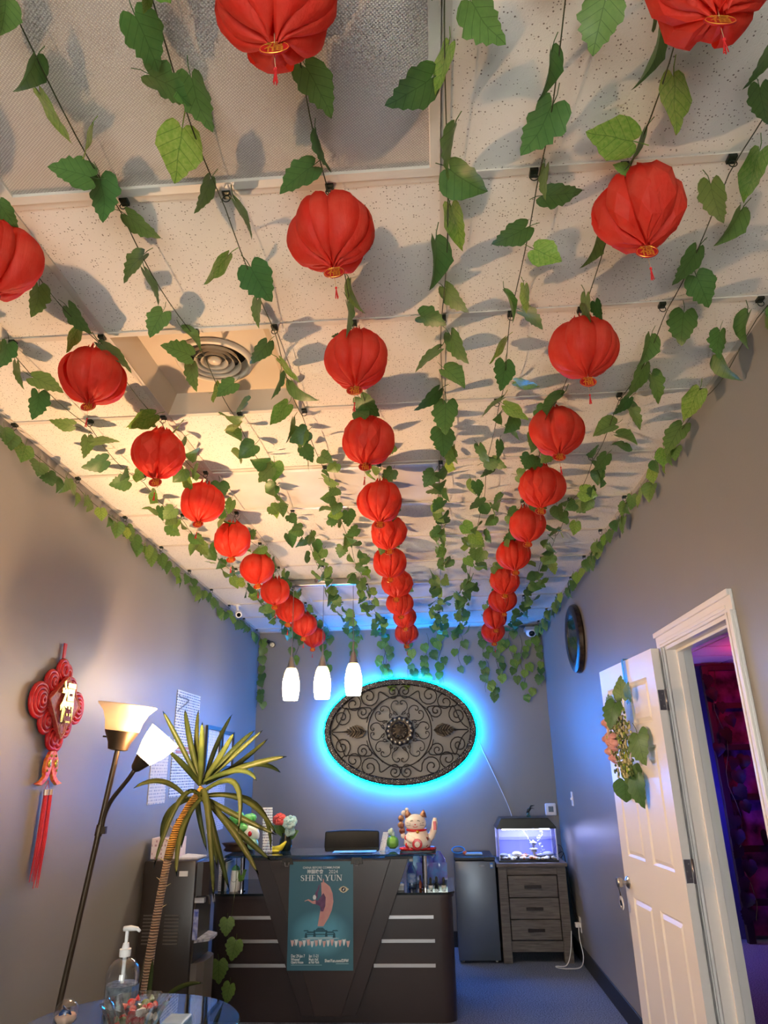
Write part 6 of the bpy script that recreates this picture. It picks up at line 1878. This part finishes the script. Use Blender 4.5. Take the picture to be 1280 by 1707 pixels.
# hand sanitiser
bx_, by_ = -1.045, 2.56
sb = thing('sanitizer_bottle', (bx_, by_, TZ), 'clear pump bottle of hand sanitizer on the glass table', 'bottle')
M_clear = glass('clear_plastic', (.93, .96, .98), .22, .05)
M_gel = mat('gel_bubbles', 'aeb9c2', .12, noise=(55, 1.0, '5f686f'), transl=.45)
b = B(); b.lathe([(.001, .001), (.048, .001), (.052, .006), (.052, .12), (.0525, .135), (.045, .158), (.03, .174), (.016, .18), (.016, .186)], (bx_, by_, TZ), 32); b.build('bottle', M_clear, sb, smooth=0.6)
b = B(); b.lathe([(.001, .004), (.047, .004), (.0485, .01), (.0485, .108), (.001, .109)], (bx_, by_, TZ), 28); b.build('gel', M_gel, sb, smooth=0.6)
b = B()
for k in range(9):
    a = -.9 + k * .14
    pass
V, Fc = [], []
for k in range(9):
    a = -.55 + k * .13
    V += [(bx_ + .0528 * math.cos(a), by_ + .0528 * math.sin(a), TZ + .02), (bx_ + .0528 * math.cos(a), by_ + .0528 * math.sin(a), TZ + .105)]
Fc = [(2 * k, 2 * k + 2, 2 * k + 3, 2 * k + 1) for k in range(8)]
b = B(); b.add(V, Fc); b.build('blue_label', mat('label_blue', '4f78b8', .4, noise=(60, .5, 'a8c0e0')), sb)
b = B(); b.lathe([(.018, .184), (.0185, .205), (.012, .207), (.009, .222)], (bx_, by_, TZ), 20, flute=(20, .02)); b.build('collar', mat('white_plastic'), sb, smooth=0.5)
b = B(); b.cyl((bx_, by_, TZ + .10), (bx_, by_, TZ + .19), .006, n=10).cyl((bx_, by_, TZ + .20), (bx_, by_, TZ + .258), .0055, n=10); b.build('pump_stem', mat('white_plastic'), sb)
b = B(); b.tube([(bx_ - .012, by_, TZ + .262), (bx_ + .01, by_, TZ + .264), (bx_ + .035, by_ - .004, TZ + .263), (bx_ + .046, by_ - .006, TZ + .256)], [.008, .0085, .006, .0045], 10); b.build('pump_head', mat('white_plastic'), sb, smooth=True)

# crimped glass bowl with sweets
cx, cy = -.932, 2.40
bw = thing('glass_bowl', (cx, cy, TZ), 'crimped clear glass bowl of wrapped sweets on the glass table', 'bowl')
b = B(); b.shell([(.001, .003), (.042, .003), (.05, .01), (.066, .045), (.083, .08), (.1, .104), (.098, .104), (.08, .08), (.063, .046), (.047, .013), (.001, .008)], (cx, cy, TZ), 64, flute=(16, .05)); b.build('bowl', glass('bowl_glass', (.95, .97, .97), .3), bw, smooth=0.7)
q = random.Random(14)
for k in range(16):
    a = k * 2.4; rr = .012 + .042 * math.sqrt(k / 16)
    x, y, z = cx + rr * math.cos(a), cy + rr * math.sin(a), TZ + .026 + .021 * (k % 3) + rr * .4
    col = ('sweet_red', 'd0222a') if k % 2 == 0 else (('sweet_white', 'efe4da') if k % 4 == 1 else ('sweet_green', '7f8f5c'))
    lab = {'sweet_red': 'shiny red wrapped sweet in the glass bowl', 'sweet_white': 'cream wrapped sweet in the glass bowl', 'sweet_green': 'olive green wrapped sweet in the glass bowl'}[col[0]]
    t = thing('wrapped_sweet', (x, y, z - .01), lab, 'sweet', 'wrapped sweets in the bowl, ' + col[0].split('_')[1])
    m = mat(col[0], col[1], .25, noise=(80, .5, 'f0e4d8'))
    d = Vector((math.cos(a * 1.7), math.sin(a * 1.7), q.uniform(-.3, .5))).normalized()
    c = Vector((x, y, z))
    b = B(); b.ball(c, (.013, .012, .01), 10, 6); b.build('sweet', m, t, smooth=True)
    for sg in (1, -1):
        b = B(); b.tube([c + d * sg * .009, c + d * sg * .014, c + d * sg * .024], [.003, .004, .011], 8); b.build('twist', m, t)

# glass globe with dolphin
gx, gy, gr = -1.205, 2.53, .037
gl = thing('glass_globe', (gx, gy, TZ), 'glass globe paperweight with a blue dolphin inside on the glass table', 'paperweight')
b = B(); b.ball((gx, gy, TZ + gr * .97), gr, 24, 16); b.build('globe', glass('globe_glass', (.97, .96, .95), .10), gl, smooth=True)
b = B(); b.lathe([(.001, .004), (.018, .005), (.029, .02), (.031, .03), (.02, .034), (.001, .03)], (gx, gy, TZ), 20, flute=(5, .12)); b.build('sand', mat('globe_sand', 'd8b8a4', .7), gl, smooth=True)
b = B(); b.tube([(gx - .018, gy - .012, TZ + .018), (gx - .012, gy - .014, TZ + .036), (gx - .0, gy - .014, TZ + .046), (gx + .014, gy - .013, TZ + .042), (gx + .022, gy - .012, TZ + .034)], [.002, .006, .0085, .006, .0015], 8)
dp = b.build('dolphin', mat('dolphin_blue', '1d3f7a', .25), gl, smooth=True)
b = B(); b.tube([(gx + .0, gy - .014, TZ + .05), (gx - .006, gy - .014, TZ + .06)], [.005, .001], 6).tube([(gx + .004, gy - .016, TZ + .042), (gx + .008, gy - .02, TZ + .03)], [.004, .001], 6); b.build('fin', mat('dolphin_blue'), dp)
b = B(); b.box(-.855, -.785, 2.40, 2.50, TZ + .0005, TZ + .045)
t = single(b, 'tissue_pack', mat('pack_blue', '8fb8d8', .4, noise=(20, .6, '5f93c4')), 'pale blue pack at the right edge of the glass table', 'pack', bevel=.006)
b = B(); b.box(-.90, -.862, 2.36, 2.44, TZ + .0005, TZ + .02)
single(b, 'card_holder', mat('white_plastic'), 'small white card pile between the bowl and the blue pack', 'cards', bevel=.003)

# ------------------------------------------------------------------ Chinese knot hanging on the left wall
KY, KW = 3.395, XL(3.395) + .004
kt = thing('chinese_knot', (KW, KY, 1.16), 'red Chinese knot wall hanging with gold character, fish charm and tassels', 'wall hanging')
M_kr = mat('satin_red', 'c3161c', .4, noise=(50, .4, '8f0f14'))
M_kd = mat('plaque_red', '9e1a20', .5, noise=(90, .7, 'c8604a'))
M_kg = mat('relief_gold', 'e2c055', .22, .75)
KF = lambda u, v, w: (KW + w, KY + u, v)        # u along wall, v height, w out of the wall
def coil(cy_, cz_, r0, n, th=.011, w=.02):
    for k in range(n):
        r_ = r0 - k * th * 1.75
        if r_ < .008: break
        b = B(); b.tube([KF(cy_ + r_ * math.cos(a), cz_ + r_ * 1.06 * math.sin(a), w + .006 * k) for a in [2 * PI * i / 20 for i in range(20)]], th, 8, True)
        b.build('cord_loop', M_kr, kt, smooth=True)
coil(-.185, 1.955, .072, 4); coil(.165, 1.945, .068, 4)
for (dy, z) in ((-.10, 2.045), (.085, 2.03), (-.105, 1.865), (.08, 1.855)):
    coil(dy, z, .05, 3)
coil(-.01, 2.115, .045, 2); coil(.03, 2.10, .04, 2); coil(-.02, 1.79, .045, 2); coil(.02, 1.785, .045, 2)
b = B(); b.prism([(0, 2.085), (.152, 1.952), (0, 1.785), (-.15, 1.962)], KF, .03, .052); pq = b.build('plaque', M_kd, kt, bevel=.002)
b = B(); b.tube([KF(u, v, .053) for u, v in ((0, 2.08), (.147, 1.952), (0, 1.79), (-.145, 1.962))], .003, 6, True); b.build('plaque_border', mat('border_pink', 'd8a08a', .5), pq)
for z in (2.03, 1.835):
    b = B(); b.tube([KF(.035 * math.cos(a), z + .033 * math.sin(a), .053) for a in [2 * PI * i / 20 for i in range(20)]], .0016, 5, True); b.build('printed_roundel', mat('border_pink'), pq)
    b = B(); b.tube([KF(.018 * math.cos(a), z + .022 * math.sin(a), .053) for a in [2 * PI * i / 20 for i in range(20)]], .0016, 5, True); b.build('printed_roundel', mat('border_pink'), pq)
fu = text_part('gold_character', '福', M_kg, pq, lambda u, v, w: KF(u * .8, v * 1.25 + 1.945, .056 + w), .165, .004, bold=.004)
sm = fu.modifiers.new('relief', 'SOLIDIFY'); sm.thickness = .005; sm.offset = 0
b = B(); b.prism([(-.012, 2.25), (.014, 2.25), (.010, 2.15), (-.008, 2.15)], KF, .004, .012); b.build('hanging_ribbon', M_kr, kt, bevel=.002)
b = B(); b.ball(KF(0, 2.155, .016), (.012, .014, .014), 8, 6); b.build('ribbon_knot', M_kr, kt, smooth=True)
for sg in (1, -1):
    b = B(); b.tube([KF(.01 * sg, 1.76, .02), KF(.014 * sg, 1.735, .02)], .006, 6); b.build('bead', mat('bead_dark', '3a2a20', .3), kt)
    # fish charm: body with tail
    fp_ = [(.0, 1.735), (.028, 1.73), (.055, 1.69), (.06, 1.65), (.05, 1.62), (.075, 1.60), (.12, 1.585), (.07, 1.578), (.03, 1.60), (.012, 1.625), (.0, 1.66)]
    b = B(); b.prism([(sg * u, v) for u, v in fp_], KF, .012, .03); fs = b.build('fish_charm', mat('fish_red', 'cf2a22', .4, noise=(70, .8, 'e8a43c')), kt, bevel=.003)
    b = B(); b.ball(KF(.03 * sg, 1.675, .032), (.004, .014, .02), 8, 5); b.build('fish_belly', M_kg, fs, smooth=True)
    for k in range(4):
        b = B(); b.ball(KF(sg * (.02 + .008 * k), 1.71 - .022 * k, .032), (.003, .008, .007), 7, 4); b.build('fish_scale', M_kg, fs)
    b = B(); b.tube([KF(.0, 1.60, .02), KF(.018 * sg, 1.565, .02)], .0015, 5); b.build('tassel_cord', M_kr, kt)
    tx_ = .02 * sg + .012
    b = B(); b.cyl(KF(tx_, 1.535, .022), KF(tx_, 1.56, .022), .012, n=12); b.build('tassel_cap', mat('cap_silver', 'c9b7a8', .3, .6), kt)
    for k in range(9):
        a = k * .7
        z1 = 1.16 + .02 * math.sin(k * 2.1) + (.03 if sg < 0 else 0)
        b = B(); b.tube([KF(tx_ + .008 * math.cos(a), 1.54, .022 + .006 * math.sin(a)), KF(tx_ + .012 * math.cos(a), 1.35, .022 + .008 * math.sin(a)), KF(tx_ + .016 * math.cos(a) - .01, z1, .02 + .008 * math.sin(a))], [.0035, .0038, .0018], 5); b.build('tassel_strand', M_kr, kt)

# ------------------------------------------------------------------ sheets and frame on the left wall
def on_wall(name, y0, y1, z0, z1, m, lab, catg, frame=None):
    t = thing(name, (XL((y0 + y1) / 2), (y0 + y1) / 2, z0), lab, catg, 'printed sheets on the left wall')
    def W(y, z, w): return (XL(y) + w, y, z)
    b = B(); b.add([W(y0, z0, .001), W(y1, z0, .001), W(y1, z1, .001), W(y0, z1, .001), W(y0, z0, .004), W(y1, z0, .004), W(y1, z1, .004), W(y0, z1, .004)], [(0, 1, 2, 3), (4, 7, 6, 5), (0, 4, 5, 1), (1, 5, 6, 2), (2, 6, 7, 3), (3, 7, 4, 0)])
    b.build('sheet', m, t)
    if frame:
        for (ya, yb, za, zb) in ((y0 - .03, y0, z0 - .03, z1 + .03), (y1, y1 + .03, z0 - .03, z1 + .03), (y0, y1, z1, z1 + .03), (y0, y1, z0 - .03, z0)):
            b = B(); b.add([W(ya, za, 0.0), W(yb, za, 0.0), W(yb, zb, 0.0), W(ya, zb, 0.0), W(ya, za, .02), W(yb, za, .02), W(yb, zb, .02), W(ya, zb, .02)], [(0, 1, 2, 3), (4, 7, 6, 5), (0, 4, 5, 1), (1, 5, 6, 2), (2, 6, 7, 3), (3, 7, 4, 0)])
            b.build('frame_side', frame, t)
    return t
T_y = text_sheet('wall_print', dict(scale=(12, 30, 38), axis='Y', bg='dfe6f2', bg2='c8dcf4', ink='5a74a8'))
T_y2 = text_sheet('wall_print_b', dict(scale=(8, 26, 22), axis='Y', bg='d9dde6', bg2='cfd6e4', ink='5f7fb4', th=.52))
T_y3 = text_sheet('wall_print_c', dict(scale=(8, 22, 16), axis='Y', bg='dfe4ea', bg2='cdd6de', ink='7f94a8', th=.55))
pp = on_wall('price_poster', 5.16, 5.72, 1.46, 2.21, T_y, 'tall white and blue price list poster on the left wall', 'poster')
b = B(); b.tube([(XL(5.2) + .006, 5.19 + .22 * math.sin(a) ** 2, 2.19 - .12 * a / PI - .02 * math.cos(2 * a)) for a in [PI * i / 12 for i in range(13)]], .004, 5); b.build('printed_swirl', mat('swirl_blue', '6f86b4', .5), pp)
for z in (1.79, 1.76):
    b = B(); b.add([(XL(5.2) + .0045, 5.22, z), (XL(5.66) + .0045, 5.66, z), (XL(5.66) + .0045, 5.66, z + .02), (XL(5.2) + .0045, 5.22, z + .02)], [(0, 1, 2, 3)]); b.build('printed_heading', mat('ink_orange', 'b07a6a', .5), pp)
on_wall('notice_sheet', 4.76, 5.08, 1.43, 1.87, T_y2, 'plain white notice sheet left of the price poster, behind the reading lamp', 'notice')
on_wall('framed_certificate', 5.97, 6.35, 1.62, 1.97, T_y3, 'dark framed certificate on the left wall right of the price poster', 'picture frame', mat('frame_dark', '23282c', .4))
on_wall('framed_certificate', 6.45, 6.80, 1.68, 1.95, T_y3, 'second dark framed certificate nearest the back wall', 'picture frame', mat('frame_dark'))
on_wall('notice_sheet', 6.15, 6.65, 1.15, 1.52, T_y2, 'white notice sheet low on the left wall behind the plant', 'notice')

# ------------------------------------------------------------------ clock on the right wall
CY, CZ, CR = 5.86, 2.62, .285
ck = thing('wall_clock', (XR, CY, CZ - CR), 'round wall clock with wide black mosaic frame on the right wall', 'clock')
M_mos = mat('mosaic_black', '110f0e', .3, .2, noise=(34, .8, '4a3c30'))
b = B(); b.lathe([(CR - .01, 0), (CR, -.015), (CR - .01, -.042), (CR - .045, -.058), (CR - .085, -.05), (CR - .095, -.035)], (XR, CY, CZ), 48, 'x'); b.build('frame', M_mos, ck, smooth=0.7)
b = B(); b.lathe([(CR - .09, -.03), (CR - .09, -.032)], (XR, CY, CZ), 40, 'x'); fc = b.build('face', mat('clock_face', 'c9cdc6', .5, noise=(8, .4, 'a8b0a8')), ck)
for k in range(12):
    a = k * PI / 6
    b = B(); b.cbox((XR - .034, CY + .16 * math.sin(a), CZ + .16 * math.cos(a)), (.002, .012, .03 if k % 3 == 0 else .018)); b.build('hour_mark', M_black, fc)
for a, l, w in ((1.0, .10, .006), (-2.2, .14, .004)):
    b = B(); b.tube([(XR - .036, CY, CZ), (XR - .036, CY + l * math.sin(a), CZ + l * math.cos(a))], [w, w * .4], 6); b.build('hand', M_black, fc)
b = B(); b.lathe([(CR - .088, -.045), (CR - .088, -.047)], (XR, CY, CZ), 40, 'x'); b.build('cover_glass', glass('clock_glass', (.9, .94, .95), .12), ck)

# ------------------------------------------------------------------ floral swag hanging on the open door
wr = thing('floral_swag', (1.08, 4.22, 1.45), 'leafy swag with pink roses hanging on the open white door', 'floral swag')
b = B(); b.box(1.098, 1.101, 4.125, 4.158, 1.95, 2.195).box(1.10, 1.175, 4.125, 4.158, 2.195, 2.199)
b.build('hanging_ribbon', mat('ribbon_blue', '3f86b4', .3), wr)
for (y, z, L_, tp, nr) in ((4.16, 2.03, .17, (0, .1, 1), (-1, -.5, -.2)), (4.02, 2.00, .12, (-.1, -.5, 1), (-1, -.2, 0)), (4.46, 1.955, .19, (-.2, 1, .1), (-1, -.6, -.1)), (4.12, 1.90, .19, (-.3, .1, -.8), (-1, -.5, 0)),
                           (3.93, 1.72, .22, (-.1, -.5, -1), (-1, -.5, .1)), (4.17, 1.57, .18, (-.2, .2, -1), (-1, -.7, 0)), (4.08, 1.50, .2, (0, -.3, -1), (-1, -.4, 0)), (4.42, 1.80, .12, (-.1, 1, .1), (-1, -.6, .2))):
    put_leaf(wr, (1.075 if (y, z) != (4.12, 1.90) else 1.0, y, z), tp, nr, L_ * .86, LEAVES[0])
put_leaf(wr, (1.07, 4.33, 1.49), (0, .3, -1), (-.3, -1, 0), .14, LEAVES[1])
M_pink = mat('rose_pink', 'd8948e', .55, transl=.2, noise=(40, .5, 'ecc4ba'))
for (y, z, r_) in ((4.20, 1.745, .05), (4.38, 1.86, .04), (4.42, 1.77, .038), (4.40, 1.70, .034), (4.33, 1.66, .03)):
    c = Vector((.985 if y < 4.3 else 1.01, y, z))
    b = B()
    b.ball(c, (r_ * .5, r_ * .45, r_ * .45), 8, 6)
    for lay in range(3):
        n_ = 4 + lay
        for k in range(n_):
            a = 2 * PI * k / n_ + lay * .6
            rr = r_ * (.3 + .27 * lay)
            cc = c + Vector((.010 * lay, rr * math.cos(a), rr * math.sin(a)))
            rm = Matrix.Rotation(a, 3, 'X') @ Matrix.Rotation(.5, 3, 'Z')
            b.ball(cc, (r_ * .42, r_ * .16, r_ * .42), 8, 5, rm)
    b.build('rose', M_pink, wr, smooth=True)
b = B(); b.tube([(1.03, 4.36, 1.87), (1.015, 4.35, 1.80), (1.02, 4.36, 1.70)], .004, 5).tube([(1.03, 4.34, 1.86), (1.012, 4.335, 1.78), (1.02, 4.33, 1.69)], .004, 5); b.build('twine', mat('twine', 'e0bfa6', .8), wr)
q = random.Random(9)
for nm, m, cnt in (('bud_sprays', mat('bud_cream', 'b8b07c', .6), 170), ('seed_sprays', mat('bud_green', '5f6f34', .6), 150), ('lime_sprays', mat('bud_lime', '9caf34', .6), 45)):
    b = B()
    for k in range(cnt):
        z = q.uniform(1.56, 1.96); hw = .21 * math.sin(PI * (z - 1.5) / .5)
        y = 4.2 + q.uniform(-hw, hw)
        b.ball((1.05 + q.uniform(-.035, .02), y, z), (.0065, .0065, q.uniform(.008, .014)), 6, 4)
    o = b.build(nm, m, wr, smooth=True); o['kind'] = 'stuff'
b = B()
for k in range(40):
    z = q.uniform(1.58, 1.95); hw = .15 * math.sin(PI * (z - 1.5) / .5); y = 4.2 + q.uniform(-hw, hw)
    b.tube([(1.085, 4.2, 1.78), (1.06, (y + 4.2) / 2, (z + 1.78) / 2), (1.05, y, z)], .0018, 4)
o = b.build('twigs', M_stem, wr); o['kind'] = 'stuff'

# ------------------------------------------------------------------ security cameras
def camera_body(name, loc, d, m, lab, L_=.11, r_=.03):
    t = thing(name, loc, lab, 'security camera', 'security cameras')
    d = Vector(d).normalized(); c = Vector(loc)
    b = B(); b.tube([c - d * L_ * .5, c - d * L_ * .45, c + d * L_ * .45, c + d * L_ * .5], [r_ * .7, r_, r_, r_ * .92], 18); b.build('housing', m, t, smooth=0.7)
    b = B(); b.cyl(c + d * (L_ * .5 - .001), c + d * (L_ * .5 + .002), r_ * .62, n=18); b.build('lens', mat('lens_black', '08080a', .1), t)
    return t, d, c
t, d, c = camera_body('security_camera', (-1.80, 6.30, 3.02), (.35, -1, -.45), mat('white_plastic'), 'white bullet security camera under the ceiling by the left wall')
b = B(); b.cyl(c, (-1.83, 6.33, CEIL - .004), .012, n=10).cyl((-1.83, 6.33, CEIL - .014), (-1.83, 6.33, CEIL - .003), .035, n=18); b.build('mount', mat('white_plastic'), t)
t, d, c = camera_body('security_camera', (-1.78, 7.64, 2.955), (.3, -1, -.25), M_black, 'black security camera in the far left ceiling corner', .10, .035)
b = B(); b.cyl(c, (-1.84, 7.70, 3.0), .012, n=10).cyl((-1.84, 7.70, 3.0), (-1.84, BACK, 3.0), .02, n=12); b.build('mount', M_black, t)
t = thing('dome_camera', (1.10, 7.66, 2.98), 'white dome security camera in the far right ceiling corner', 'security camera', 'security cameras')
b = B(); b.lathe([(.001, 0), (.03, .002), (.052, .02), (.06, .045), (.06, .065)], (1.10, 7.67, 2.965), 24); b.build('shell', mat('white_plastic'), t, smooth=True)
b = B(); b.ball((1.10, 7.635, 2.995), .034, 16, 10); b.build('lens_ball', mat('lens_black'), t, smooth=True)
b = B(); b.box(1.03, 1.17, 7.60, BACK, 3.028, 3.06); b.build('mount', mat('grey_folder'), t)
